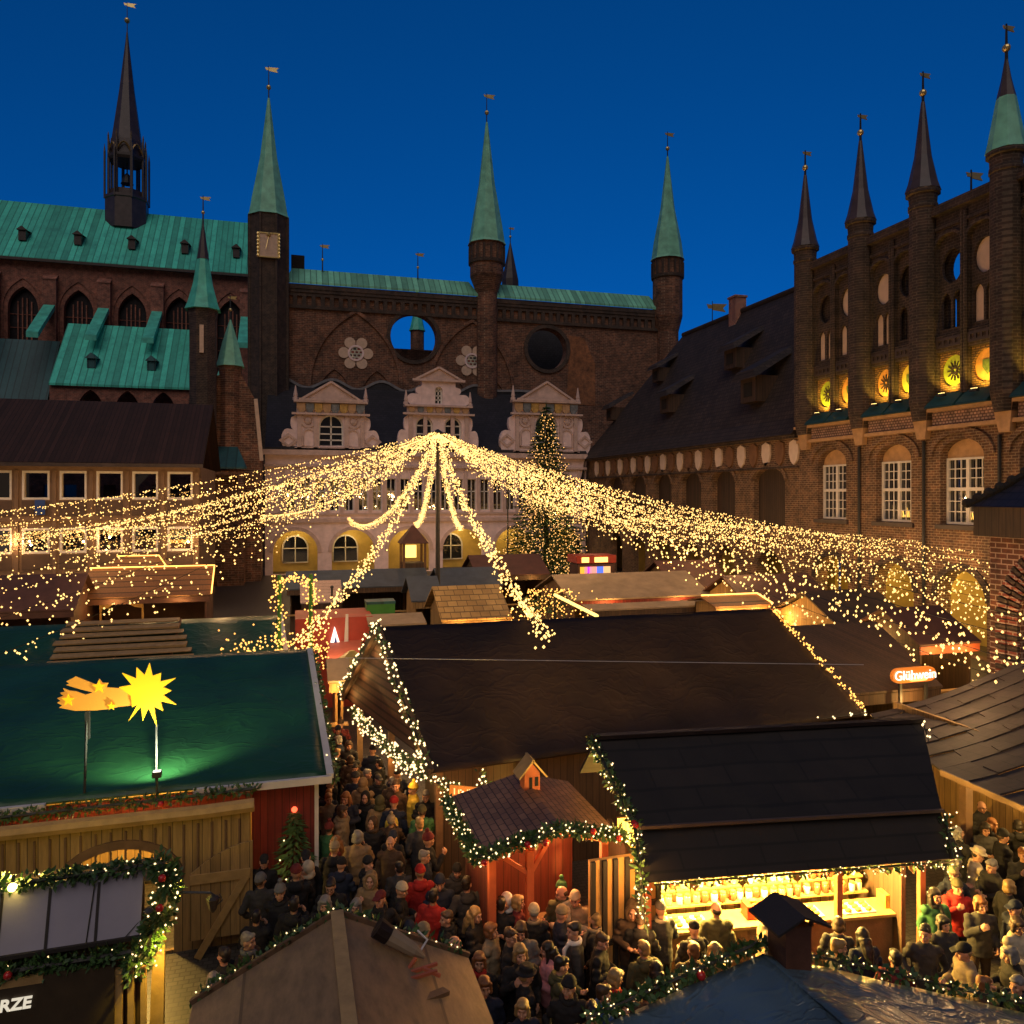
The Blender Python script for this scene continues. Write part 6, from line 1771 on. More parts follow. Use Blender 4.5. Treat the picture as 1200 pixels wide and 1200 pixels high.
garland('lit fir garland down the side eave of the tiled hut', lerp_pts(el + Vector((-.08, 0, 0)), el + Vector((-.08, 2.4, 0)), 6), .13, 330, 34, .018, .14, 2)
garland('lit fir garland on the sloping end of the felt roof', lerp_pts(KL + Vector((-.08, 0, .05)), ML + Vector((-.08, 0, .05)), 6) + lerp_pts(ML + Vector((-.08, 0, 0)), EL + Vector((-.02, 0, -.1)), 4)[1:], .13, 170, 26, .018, .13, 2)
garland('short light garland at the corner post below the felt roof', lerp_pts(EL + Vector((-.05, .05, -.05)), EL + Vector((.05, .1, -.7)), 4), .09, 60, 40, .016, .1)
garland('light garland at the far end of the felt awning', lerp_pts(MR + Vector((.05, 0, -.02)), ER + Vector((-.25, 0, .0)), 4), .12, 60, 26, .018, .15)
garland('few bulbs on the far ridge end of the felt roof', lerp_pts(KR + Vector((0, 0, .08)), KR.lerp(MR, .3) + Vector((.05, 0, .08)), 3), .06, 0, 10, .026, .05)
garland('fringe of tiny lights under the lit awning edge', lerp_pts(fl_(.2, .1, 2.2), fl_(LC - .1, .1, 2.2), 16), .09, 60, 22, .013, .12)
garland('curtain of tiny lights beside the red jacket at the awning end', lerp_pts(fl_(LC - 1.2, .5, 2.1), fl_(LC + .2, .3, 2.15), 5), .08, 0, 26, .016, .28)
garland('light garland on one gable slope of the plywood kiosk', lerp_pts(kA + Vector((0, .1, .06)), kL + Vector((0, .1, .06)), 8), .07, 120, 13, .013, .06)
garland('light garland on the other gable slope of the plywood kiosk', lerp_pts(kA + Vector((0, .1, .06)), kR + Vector((0, .1, .06)), 8), .07, 90, 11, .013, .06)
garland('lit garland climbing one edge of the blue tarp roof', lerp_pts(hL + Vector((0, .08, .08)), hA + Vector((0, .08, .08)), 8), .09, 190, 20, .012, .08, 1)
garland('lit garland descending the other edge of the blue tarp roof', lerp_pts(hA + Vector((0, .08, .08)), hR + Vector((0, .08, .08)), 10), .07, 80, 12, .012, .06)
garland('bright light chain down the far edge of the black tarp', lerp_pts(RR + Vector((0, 0, .1)), FR + Vector((0, 0, .1)), 10), .08, 0, 34, .03, .08, mat='bulb_warm')
garland('light chain round the corner eave of the black tarp', lerp_pts(FR + Vector((0, 0, .05)), FR + Vector((-1.6, -.1, .05)), 4), .05, 0, 6, .03, .05)

# small lit tree by the red wall
mu, mv = at_z(345, 1012, 1.0)
mt_ = thing('small_fir_tree', 'small lit fir tree with red star by the red stall wall', 'tree', (mu, mv, 0))
b = MB(); b.tube([(mu, mv, 0), (mu, mv, 2.0)], [.05, .015], 6); b.build('trunk', 'brown_wood', mt_)
b = MB(); tb = []
for k in range(900):
    z = rng.uniform(.4, 2.05); rr = .62 * (2.1 - z) / 1.7 + .03; a_ = rng.random() * 2 * PI; q = rr * rng.random() ** .5
    c = Vector((mu + q * math.cos(a_), mv + q * math.sin(a_), z - .2 * q)); e = Vector((math.cos(a_), math.sin(a_), rng.uniform(-.5, .1))) * rng.uniform(.08, .16); s_ = Vector((-e.y, e.x, .3 * e.x)) * .22
    b.add([tuple(c - e * .4), tuple(c + s_), tuple(c + e), tuple(c - s_)], [(0, 1, 2, 3)])
    if k % 26 == 0: tb.append((mu + rr * math.cos(a_), mv + rr * math.sin(a_), z - .1))
b.build('crown', 'tree_needles', mt_)
octa(tb, .018, 'bulbs', 'bulb_white', mt_)
b = MB(); b.ball((mu, mv, 2.1), .06, 8, 6); b.build('star', m_emit('red_star', (1, .08, .03), 1.2), mt_)
# ------------------------------------------------------------------ stalls farther back
def text_mesh(body, size, extrude=.006, shear=0.0, align='CENTER'):
    fc = bpy.data.curves.new('lettering', 'FONT')
    fc.body = body; fc.size = size; fc.extrude = extrude; fc.align_x = align; fc.shear = shear
    fo = bpy.data.objects.new('lettering', fc); COL.objects.link(fo)
    me = bpy.data.meshes.new_from_object(fo.evaluated_get(bpy.context.evaluated_depsgraph_get()))
    bpy.data.objects.remove(fo)
    me.materials.clear()
    return me
def hut(label, px0, px1, py, ze, dep, rise, roof, wall, front=None, lit=0, rope=False, hip=.0, name='market_stall', trim=None):
    u0_, v0_ = at_z(px0, py, ze)
    u1_ = u_on(px1, v0_)
    r = thing(name, label, 'market stall', ((u0_ + u1_) / 2, v0_ + dep / 2, 0))
    o = .25
    zr = ze + rise
    a = [(u0_, v0_, ze), (u1_, v0_, ze), (u1_ - hip, v0_ + dep / 2, zr), (u0_ + hip, v0_ + dep / 2, zr)]
    c = [(u0_ + hip, v0_ + dep / 2, zr), (u1_ - hip, v0_ + dep / 2, zr), (u1_, v0_ + dep, ze), (u0_, v0_ + dep, ze)]
    b = MB()
    for s in (a, c): b.hull8(s, [(p[0], p[1], p[2] + .07) for p in s])
    if hip:
        for x, h in ((u0_, hip), (u1_, -hip)):
            s = [(x, v0_, ze), (x, v0_ + dep, ze), (x + h, v0_ + dep / 2, zr)]
            b.add([*s, *[(p[0], p[1], p[2] + .06) for p in s]], [(0, 1, 2), (3, 4, 5)])
    ro = b.build('roof', roof, r)
    b = MB()
    b.box(u0_ + o, u0_ + o + .08, v0_ + o, v0_ + dep - o, 0, ze); b.box(u1_ - o - .08, u1_ - o, v0_ + o, v0_ + dep - o, 0, ze)
    b.box(u0_ + o, u1_ - o, v0_ + dep - o - .08, v0_ + dep - o - .001, 0, ze); b.box(u0_ + o + .081, u1_ - o - .081, v0_ + o, v0_ + o + .08, 0, 1.0)
    if not hip:
        for x in (u0_ + o, u1_ - o - .08): b.plate([(v0_ + o, ze + .01), (v0_ + dep - o, ze + .01), (v0_ + dep / 2, zr - .12)], (), x, x + .08, 'x')
    b.build('wall', wall, r)
    b = MB(); b.box(u0_ + .05, u1_ - .05, v0_ + .02, v0_ + .08, ze - .32, ze - .02); b.build('fascia', front or wall, r)
    b = MB(); b.box(u0_ + .1, u1_ - .1, v0_ - .05, v0_ + o - .01, 1.0, 1.06); b.build('counter', 'pine', r)
    if lit:
        for q in (.25, .75): lamp('stall_lamp', (u0_ + (u1_ - u0_) * q, v0_ - .55, ze - .25), lit * .8, (1, .52, .14), r, .06)
    if rope:
        q = MB(); q.tube([(u0_ + hip, v0_ + dep / 2 - .05, zr + .12), (u1_ - hip, v0_ + dep / 2 - .05, zr + .12)], .035, 6)
        q.tube([(u1_ - hip, v0_ + dep / 2 - .05, zr + .12), (u1_ + .03, v0_, ze + .12)], .035, 6)
        q.build('rope_light', 'rope_light', ro)
    return r
hut('brown-orange plank roof stall outlined by an amber rope light', 93, 247, 703, 3.0, 4.4, 1.35, 'orange_roof', 'rust_roof', lit=30, rope=True)
hut('rust brown roof stall at the picture edge beneath sparse bulbs', -90, 88, 722, 2.9, 5, 1.5, 'rust_roof', 'rust_roof')
hut('small stall with amber rope light arching over its orange roof', 118, 194, 667, 4.0, 3, .55, 'orange_roof', 'pine_board', lit=30, rope=True, hip=.6)
cb = thing('carved_canopy', 'small pale wooden canopy with scalloped front under the orange roof', 'canopy', (u_on(142, 33), 33, 2.6))
u0_, v0_ = at_z(116, 709, 2.6); u1_ = u_on(168, v0_)
b = MB(); b.hull8([(u0_, v0_, 2.75), (u1_, v0_, 2.75), (u1_, v0_ + .9, 3.05), (u0_, v0_ + .9, 3.05)], [(u0_, v0_, 2.82), (u1_, v0_, 2.82), (u1_, v0_ + .9, 3.12), (u0_, v0_ + .9, 3.12)]); b.build('top', 'pine', cb)
b = MB(); W_ = u1_ - u0_; b.plate([(u0_, 2.74), (u0_, 2.35), (u0_ + W_ * .2, 2.42), (u0_ + W_ * .35, 2.62), (u0_ + W_ * .5, 2.66), (u0_ + W_ * .65, 2.62), (u0_ + W_ * .8, 2.42), (u1_, 2.35), (u1_, 2.74)][::-1], (), v0_ + .02, v0_ + .08); b.build('scalloped_board', 'pine', cb)
for x in (u0_, u1_ - .1): MB().box(x, x + .1, v0_ + .1, v0_ + .2, 0, 2.74).build('post', 'pine', cb)

# red game stall
u0_, v0_ = at_z(352, 772, 1.3)
v0_ = 31.5; u0_ = u_on(346, v0_); u1_ = u_on(437, v0_)
rg_ = thing('red_game_stall', 'bright red stall front with white-blue sign at the end of the alley', 'market stall', ((u0_ + u1_) / 2, v0_, 0))
zt_ = z_of(724, (u0_ + u1_) / 2, v0_)
b = MB(); b.box(u0_, u1_, v0_, v0_ + .1, 0, zt_); b.box(u0_, u1_, v0_ + .101, v0_ + 2.5, zt_ - .1, zt_ - .001); b.build('wall', 'red_paint', rg_)
b = MB(); sg = [(u_on(386, v0_), z_of(759, u0_, v0_)), (u_on(399, v0_), z_of(759, u0_, v0_)), (u_on(392, v0_), z_of(736, u0_, v0_))]; b.plate(sg, (), v0_ - .12, v0_ - .06); so_ = b.build('sign', 'lit_white', rg_)
b = MB(); b.plate([(u_on(391, v0_), z_of(756, u0_, v0_)), (u_on(395, v0_), z_of(756, u0_, v0_)), (u_on(393.5, v0_), z_of(745, u0_, v0_))], (), v0_ - .15, v0_ - .121); b.build('sign_mark', m_plain('sign_blue', (.02, .05, .4), .5), so_)
b = MB(); b.plate([(u_on(403, v0_), z_of(758, u0_, v0_)), (u_on(408, v0_), z_of(758, u0_, v0_)), (u_on(408, v0_), z_of(722, u0_, v0_)), (u_on(405, v0_), z_of(722, u0_, v0_))], (), v0_ - .11, v0_ - .05); b.build('white_pole_board', 'white_trim', rg_)
b = MB()
b.hull8([(u_on(383, v0_ - 1.6), v0_ - 1.8, 2.2), (u_on(418, v0_ - 1.6), v0_ - 1.8, 2.2), (u_on(425, v0_), v0_ - .01, 2.6), (u_on(384, v0_), v0_ - .01, 2.6)], [(u_on(383, v0_ - 1.6), v0_ - 1.8, 2.25), (u_on(418, v0_ - 1.6), v0_ - 1.8, 2.25), (u_on(425, v0_), v0_ - .01, 2.65), (u_on(384, v0_), v0_ - .01, 2.65)])
b.build('awning', m_plain('salmon_cloth', (.40, .10, .06), .7, .2, 2, .1), rg_)
lamp('stall_lamp', ((u0_ + u1_) / 2, v0_ - 1.9, 3.1), 22, (1, .6, .3), rg_, .1)
b = MB(); b.lathe(u_on(412, v0_ - 2.6), v0_ - 2.6, [(.95, 2.15), (.8, 2.3), (.1, 2.75)], 8); b.build('parasol_top', m_plain('mustard', (.35, .26, .06), .7), rg_)
hut('little lean stall roofed with wide brown boards beside the alley', 384, 412, 801, 2.4, 2.2, .5, 'beige_roof', 'pine_board', lit=25)
hut('stall roofed with pale pinkish planks behind the lit arch', 352, 402, 708, 2.9, 4, .9, 'pink_plank', 'dark_board')
hut('long low dark stall roof before the loggia arches', 335, 505, 692, 2.6, 4.5, .9, 'blue_grey', 'dark_board')
hut('tarred stall roof crowded behind the pole foot', 515, 590, 688, 2.9, 4, .9, 'blue_grey', 'dark_board', lit=15)
hut('dark stall with rust roof under the right loggia arches', 558, 645, 676, 3.0, 5, 1.2, 'rust_roof', 'dark_board', lit=15)
hut('golden shingle roof stall just behind the black tarp', 517, 600, 729, 3.3, 4.2, 1.15, 'gold_shingle', 'pine_board', lit=30)
hut('flat beige roof stall between green board and golden shingles', 432, 500, 735, 3.3, 2.4, .25, 'beige_roof', 'dark_board')
hut('cabin with timber gable and blue-grey roof beside the pole', 482, 520, 706, 3.3, 3.6, 1.0, 'blue_grey', 'pine_board')
gbx = thing('green_sign_board', 'bright green board box standing on the alley stalls', 'sign board', (u_on(446, 33), 33, 0))
b = MB(); b.box(u_on(430, 33), u_on(463, 33), 33, 33.9, 0, z_of(708, u_on(446, 33), 33)); b.build('box', 'green_paint', gbx)
b = MB(); b.box(u_on(430, 33) - .02, u_on(463, 33) + .02, 32.98, 33.92, z_of(708, u_on(446, 33), 33) + .001, z_of(706, u_on(446, 33), 33) + .04); b.build('lid', 'copper_dark', gbx)
hut('broad beige roof stall with brown fascia before the Christmas tree', 668, 835, 705, 3.4, 5.5, .95, 'beige_roof', 'brown_wood', front='red_board', lit=40)
hut('flat pale roof stall tucked behind the black tarp ridge', 690, 840, 717, 3.3, 1.6, .15, 'beige_roof', 'dark_board')
hut('warm lit stall roof topped by an amber rope near the black ridge', 838, 905, 713, 3.6, 2.4, .3, 'orange_roof', 'pine_board', lit=60, rope=True)
hut('brown stall roof along the hall arcade', 790, 860, 690, 3.2, 5, 1.3, 'rust_roof', 'dark_board', lit=30)
hut('brown stall roof before the first lit wing arch', 880, 985, 716, 3.2, 5, 1.3, 'rust_roof', 'pine_board', lit=40)
hut('dark brown stall roof before the second lit wing arch', 985, 1075, 738, 3.0, 5, 1.2, 'dark_board', 'pine_board', lit=30)
hut('small stall with orange lit gable near the pavilion', 1078, 1150, 758, 2.8, 4, 1.1, 'rust_roof', 'dark_board', front='red_timber', lit=25)
hut('mulled wine stall with wide dark brown roof', 925, 1105, 822, 2.7, 5.5, 1.5, 'dark_board', 'dark_board', lit=25)
gw = thing('mulled_wine_sign', 'oval illuminated sign reading Gl\u00fchwein on the brown roof', 'sign', (u_on(1072, 20.6), 20.6, 2.9))
gv = at_z(925, 822, 2.7)[1] - .25; gx = u_on(1072, gv); gz_ = z_of(791, gx, gv); gs = depth(gx, gv) / FPX
b = MB()
o = [(gx + sx * 22 * gs + 9 * gs * math.cos(t), gz_ + 8.5 * gs * math.sin(t)) for sx, ts in ((1, range(-4, 5)), (-1, range(4, 13))) for t in [k * PI / 8 for k in ts]]
b.plate(o, (), gv, gv + .12); b.build('panel', m_emit('sign_orange', (1, .28, .03), .13), gw)
b = MB(); b.plate([(gx + 5 * gs + sx * 9 * gs + 4 * gs * math.cos(t), gz_ - 5 * gs + 2.2 * gs * math.sin(t)) for sx, ts in ((1, range(-4, 5)), (-1, range(4, 13))) for t in [k * PI / 8 for k in ts]], (), gv - .02, gv - .005); b.build('glow_panel', m_emit('sign_glow', (1, .6, .2), .45), gw)
me = text_mesh('Gl\u00fchwein', 15.5 * gs, .012)
me.materials.append(m_emit('sign_letters', (1, .93, .8), .6))
lo_ = bpy.data.objects.new('lettering', me); COL.objects.link(lo_); lo_.parent = gw; lo_.location = Vector((gx, gv - .04, gz_ - 4.5 * gs)) - parent_loc(gw); lo_.rotation_euler = (R(90), 0, 0)
for x in (gx - .5, gx + .42): MB().box(x, x + .08, gv + .03, gv + .1, 0, gz_ - 8 * gs).build('leg', 'iron', gw)
lamp('sign_light', (gx, gv - .35, gz_ - .45), 2.5, (1, .6, .15), gw, .1)

# tower house over the stalls
tv_ = 52; tx = u_on(486, tv_)
th = thing('toy_tower', 'tall narrow wooden tower with pointed brown roof and lit yellow opening', 'tower', (tx, tv_, 0))
Zt_ = lambda py: z_of(py, tx, tv_)
for sx in (-1, 1):
    for sy in (0, 1.5): MB().box(tx + sx * .72 - .08, tx + sx * .72 + .08, tv_ + sy, tv_ + sy + .16, 0, Zt_(637)).build('post', 'brown_wood', th)
b = MB(); b.box(tx - .7, tx + .7, tv_ + .1, tv_ + 1.5, 0, Zt_(660)); b.build('walls', 'shutter_wood', th)
b = MB(); b.lathe(tx, tv_ + .8, [(1.35, Zt_(637)), (.1, Zt_(616))], 4, PI / 4); b.build('roof', 'rust_roof', th)
b = MB(); b.box(tx - .45, tx + .3, tv_ + 1.2, tv_ + 1.3, Zt_(655), Zt_(640)); b.build('lit_panel', 'lit_yellow', th)

# colourful children's ride under the tree
cv_ = 52; cx_ = u_on(697, cv_); Zc = lambda py: z_of(py, cx_, cv_)
rd = thing('lit_ride_stall', 'colourful lit fairground stall beside the Christmas tree', 'fairground stall', (cx_, cv_, 0))
x0_, x1_ = u_on(676, cv_), u_on(722, cv_)
b = MB(); b.box(x0_, x1_, cv_, cv_ + 2, Zc(660), Zc(651)); b.build('canopy', 'red_paint', rd)
for px in (687, 702, 709):
    b = MB(); x = u_on(px, cv_); b.box(x - .35, x + .2, cv_ - .06, cv_ - .003, Zc(659), Zc(653)); b.build('lamp_box', 'lit_yellow', rd)
for k, (px, c) in enumerate(((684, (1, .5, .05)), (689, (.6, .05, .9)), (695, (1, .35, .3)), (703, (.1, .2, 1)), (711, (1, .55, .25)))):
    b = MB(); x = u_on(px, cv_); b.box(x - .28, x + .28, cv_ - .04, cv_ - .004, Zc(682), Zc(664)); b.build('panel', m_emit('ride_panel_%d' % k, c, .35), rd)
b = MB(); b.box(x0_ + .1, x1_ - .1, cv_ + .01, cv_ + 1.8, 0, Zc(661)); b.build('body', 'rust_roof', rd)
for px, lab in ((591, 'round white lit sign under the loggia arches'), (602, 'square white lit sign under the loggia arches')):
    x = u_on(px, 60); s_ = thing('lit_sign', lab, 'sign', (x, 60, z_of(664, x, 60)))
    b = MB()
    z_ = z_of(663, x, 60)
    b.plate(circ(x, z_, .33, 16) if px == 591 else rect(x - .42, x + .42, z_ - .3, z_ + .3), (), 59.9, 60.0); b.build('face', 'lit_white', s_)
    b = MB(); b.tube([(x, 60.05, 0), (x, 60.05, z_ - .2)], .04, 5); b.build('post', 'iron', s_)
    b = MB(); b.plate([(x - .15, z_ - .12), (x + .15, z_ - .12), (x, z_ + .18)], (), 59.87, 59.898); b.build('mark', 'red_paint', s_)
bx = thing('exit_light', 'small green-white lit board below the loggia', 'lit board', (u_on(526, 58), 58, 0))
x = u_on(526, 58); z_ = z_of(673, x, 58)
b = MB(); b.box(x - .5, x + .5, 58, 58.1, z_ - .18, z_ + .18); b.build('face', m_emit('green_white', (.6, 1, .5), .5), bx)
b = MB(); b.tube([(x, 58.05, 0), (x, 58.05, z_ - .18)], .04, 5); b.build('post', 'iron', bx)
for px, d, py, lab in ((595, 62, 560, 'thin flagpole standing before the loggia by the tree'), (389, 40, 690, 'short pole behind the alley stalls')):
    u, v = at_d(px, d); z_ = HC + (HOR - py) * d / FPX
    p_ = thing('thin_pole', lab, 'pole', (u, v, 0)); b = MB(); b.tube([(u, v, 0), (u, v, z_)], .06, 6); b.build('mast', 'iron', p_)
    b = MB(); b.ball((u, v, z_ + .08), .1, 6, 4); b.build('knob', 'iron', p_)
# lit arch and tubes
u, v = at_d(346, 28)
la = thing('lit_arch', 'ornate entrance arch wound with golden lights beside the green tarps', 'arch', (u, v, 0))
b = MB(); tb = []
for sx in (-.55, .55):
    for k in range(110):
        z_ = rng.uniform(2.2, 5.6); tb.append((u + sx + rng.gauss(0, .14), v + rng.gauss(0, .12), z_))
    b.tube([(u + sx, v, 0), (u + sx, v, 5.6)], .08, 6)
for k in range(80):
    t = PI * rng.random(); tb.append((u + .75 * math.cos(t) + rng.gauss(0, .1), v + rng.gauss(0, .1), 4.6 + .9 * math.sin(t) + rng.gauss(0, .08)))
for k in range(240): tb.append((u + rng.uniform(-2.6, 1.2), v - rng.uniform(-.5, 1.0), 2.9 + rng.gauss(0, .4)))
b.build('frame', 'green_paint', la)
octa(tb, .036, 'bulbs', 'bulb_warm', la)
for px0, py0, px1, py1, d, lab in ((650, 697, 700, 722, 27, 'slanting yellow tube light left of the beige roof'),):
    a_, c_ = at_d(px0, d + 3), at_d(px1, d)
    tl = thing('tube_light', lab.replace(' left of', ' beside'), 'tube light', (*a_, 4.0))
    b = MB(); b.tube([(*a_, z_of(py0, *a_)), (*c_, z_of(py1, *c_))], .06, 6); b.build('tube', m_emit('yellow_tube', (1, .6, .15), .9), tl)
    b = MB(); b.tube([(*a_, 0), (*a_, z_of(py0, *a_) - .05)], .05, 5); b.build('stand', 'iron', tl)
tb = []
for k in range(260):
    px, py = rng.gauss(640, 22), rng.uniform(690, 728); d = 30 + rng.random() * 3
    u, v = at_d(px, d); tb.append((u, v, HC + (HOR - py) * d / FPX))
bw = thing('light_bush', 'tangled heap of golden lights between golden shingles and beige roof', 'light decoration', (*at_d(640, 31.5), 3.0))
octa(tb, .034, 'bulbs', 'bulb_warm', bw)
b = MB(); u, v = at_d(640, 31.5); b.tube([(u, v, 0), (u, v, 4.8)], .05, 6)
for k in range(8): b.tube([(u, v, 3.2 + .15 * k), (u + .9 * math.cos(k), v + .9 * math.sin(k), 4.0 + .1 * k)], .02, 4)
b.build('branches', 'brown_wood', bw)
b = MB(); fir_path(b, [(u - .8, v, 4.0), (u + .8, v, 4.0)], .7, 260, .14); b.build('foliage', 'fir', bw)

# houses on the square's far side, behind the photographer: what the windows mirror
for k, (x, w_, h_) in enumerate(((-34, 15, 15), (-18, 14, 13), (-3, 16, 16), (14, 15, 14), (30, 17, 17))):
    hz_ = thing('town_house', ('tall', 'low', 'broad', 'plain', 'corner')[k] + ' gabled brick town house facing the market from the camera side', 'house', (x, -24, 0))
    b = MB(); hs = [rect(x - w_ / 2 + 1.5 + q * (w_ - 3) / 4 + .5, x - w_ / 2 + 1.5 + (q + 1) * (w_ - 3) / 4 - .5, z_, z_ + 2) for q in range(4) for z_ in (1.0, 4.6, 8.2)]
    b.plate([(x - w_ / 2, 0), (x + w_ / 2, 0), (x + w_ / 2, h_ - 3), (x + 1, h_ + 4), (x - 1, h_ + 4), (x - w_ / 2, h_ - 3)], hs, -24, -23.5)
    b.build('wall', 'screen_brick', hz_)
    b = MB(); b.box(x - w_ / 2 + .1, x + w_ / 2 - .1, -24.3, -24.1, 0, h_ - 3.2); b.build('windows', 'glass', hz_)
    b = MB(); b.hull8([(x - w_ / 2, -34, h_ - 3), (x + w_ / 2, -34, h_ - 3), (x + w_ / 2, -24.01, h_ - 3), (x - w_ / 2, -24.01, h_ - 3)], [(x - .9, -34, h_ + 4), (x + .9, -34, h_ + 4), (x + .9, -24.01, h_ + 4), (x - .9, -24.01, h_ + 4)]); b.build('roof', 'hall_tile', hz_)
# little glowing board at the corner of the black hall
sx0, sx1 = Vector(z3(527, 926, 2.45)), Vector(z3(568, 930, 2.42))
ob_ = thing('glowing_board', 'small amber glowing board hung at the black hall corner above the tiled hut', 'sign', tuple(sx0.lerp(sx1, .5)))
b = MB(); b.beam(tuple(sx0), tuple(sx1), .04, .22); b.build('panel', m_emit('amber_board', (1, .30, .04), .16), ob_)
b = MB()
for k in range(7):
    p = sx0.lerp(sx1, (k + 1) / 8) + Vector((0, -.03, 0)); b.box(p.x - .012, p.x + .012, p.y - .012, p.y, p.z - .06 + .02 * (k % 2), p.z + .06 - .02 * (k % 3))
b.build('strokes', m_emit('amber_strokes', (1, .6, .2), .5), ob_)
# ------------------------------------------------------------------ people
def fuse(b, voxel, name, smooth=2, wrinkle=0.0, seed=0.0):
    """grow one continuous skin round the overlapping volumes of a builder"""
    me = bpy.data.meshes.new('tmp'); me.from_pydata(b.v, [], b.f); me.validate(); me.update()
    o = bpy.data.objects.new('tmp', me); COL.objects.link(o)
    m = o.modifiers.new('r', 'REMESH'); m.mode = 'VOXEL'; m.voxel_size = voxel
    if smooth:
        s = o.modifiers.new('s', 'SMOOTH'); s.iterations = smooth; s.factor = .5
    r = bpy.data.meshes.new_from_object(o.evaluated_get(bpy.context.evaluated_depsgraph_get()))
    bpy.data.objects.remove(o); bpy.data.meshes.remove(me)
    r.name = name
    if wrinkle:
        for v in r.vertices:
            p = v.co
            n = noise.noise(Vector((p.x * 6 + seed, p.y * 6, p.z * 9))) + .6 * noise.noise(Vector((p.x * 14, p.y * 14 + seed, p.z * 22)))
            v.co = p + v.normal * (n * wrinkle)
    r.polygons.foreach_set('use_smooth', [True] * len(r.polygons))
    r.update()
    return r
def eloft(b, rings, n=16):
    """stack of ellipses (cx, cy, z, rx, ry)"""
    vs, fs = [], []
    for (cx, cy, z, rx, ry) in rings:
        for k in range(n):
            t = 2 * PI * k / n; vs.append((cx + rx * math.cos(t), cy + ry * math.sin(t), z))
    for i in range(len(rings) - 1):
        for k in range(n):
            k2 = (k + 1) % n; fs.append((i * n + k, i * n + k2, (i + 1) * n + k2, (i + 1) * n + k))
    fs.append(tuple(range(n))[::-1]); fs.append(tuple((len(rings) - 1) * n + k for k in range(n)))
    return b.add(vs, fs)
def hand(b, w, d, n, side, curl):
    """palm, four unequal fingers with two bends, thumb leaving the side of the palm"""
    d = d.normalized(); n = (n - d * n.dot(d)).normalized(); s = d.cross(n) * side
    c = w + d * .045
    for k in range(4): b.tube([tuple(w + s * (.03 - .02 * k)), tuple(w + d * .085 + s * (.036 - .024 * k))], [.017, .015], 7)
    b.ball(tuple(c), .034, 8, 6, (1, 1, 1))
    for k, L in enumerate((.068, .078, .074, .058)):
        p0 = w + d * .08 + s * (.036 - .024 * k)
        p1 = p0 + (d * math.cos(curl * .5) + n * math.sin(curl * .5)) * L * .45
        p2 = p1 + (d * math.cos(curl * 1.3) + n * math.sin(curl * 1.3)) * L * .33
        p3 = p2 + (d * math.cos(curl * 1.9) + n * math.sin(curl * 1.9)) * L * .25
        b.tube([tuple(p) for p in (p0, p1, p2, p3)], [.0105, .010, .009, .0075], 6)
    t0 = w + d * .03 + s * .035; t1 = t0 + (d * .6 + s * .6 + n * .3) * .04; t2 = t1 + (d * .8 + n * .6) * .03
    b.tube([tuple(t0), tuple(t1), tuple(t2)], [.014, .012, .009], 6)
V = Vector
POSES = [
    # (left elbow, left wrist, right elbow, right wrist, head yaw, head pitch, stride, curl)
    dict(el=V((.25, .03, 1.15)), wl=V((.25, -.05, .92)), er=V((-.25, .03, 1.15)), wr=V((-.25, -.05, .92)), yaw=12, pit=4, st=0, curl=.5),
    dict(el=V((.26, -.02, 1.17)), wl=V((.08, -.27, 1.16)), er=V((-.26, -.02, 1.17)), wr=V((-.08, -.27, 1.18)), yaw=-8, pit=14, st=0, curl=1.0),
    dict(el=V((.25, .04, 1.16)), wl=V((.22, -.12, .98)), er=V((-.25, -.12, 1.20)), wr=V((-.10, -.27, 1.38)), yaw=10, pit=2, st=0, curl=1.1),
    dict(el=V((.30, .07, 1.17)), wl=V((.23, -.08, .98)), er=V((-.30, .07, 1.17)), wr=V((-.23, -.08, .98)), yaw=-28, pit=0, st=0, curl=.9),
    dict(el=V((.25, .10, 1.16)), wl=V((.26, .08, .93)), er=V((-.25, -.06, 1.16)), wr=V((-.22, -.22, .99)), yaw=0, pit=5, st=.22, curl=.6),
    dict(el=V((.27, -.04, 1.16)), wl=V((.06, -.30, 1.26)), er=V((-.26, .02, 1.16)), wr=V((-.22, -.2, 1.02)), yaw=30, pit=10, st=0, curl=.9),
]
def head_matrix(P):
    return Matrix.Translation((0, 0, 1.50)) @ Matrix.Rotation(R(P['yaw']), 4, 'Z') @ Matrix.Rotation(R(P['pit']), 4, 'X') @ Matrix.Translation((0, 0, -1.50))
SKIN_Y = {}
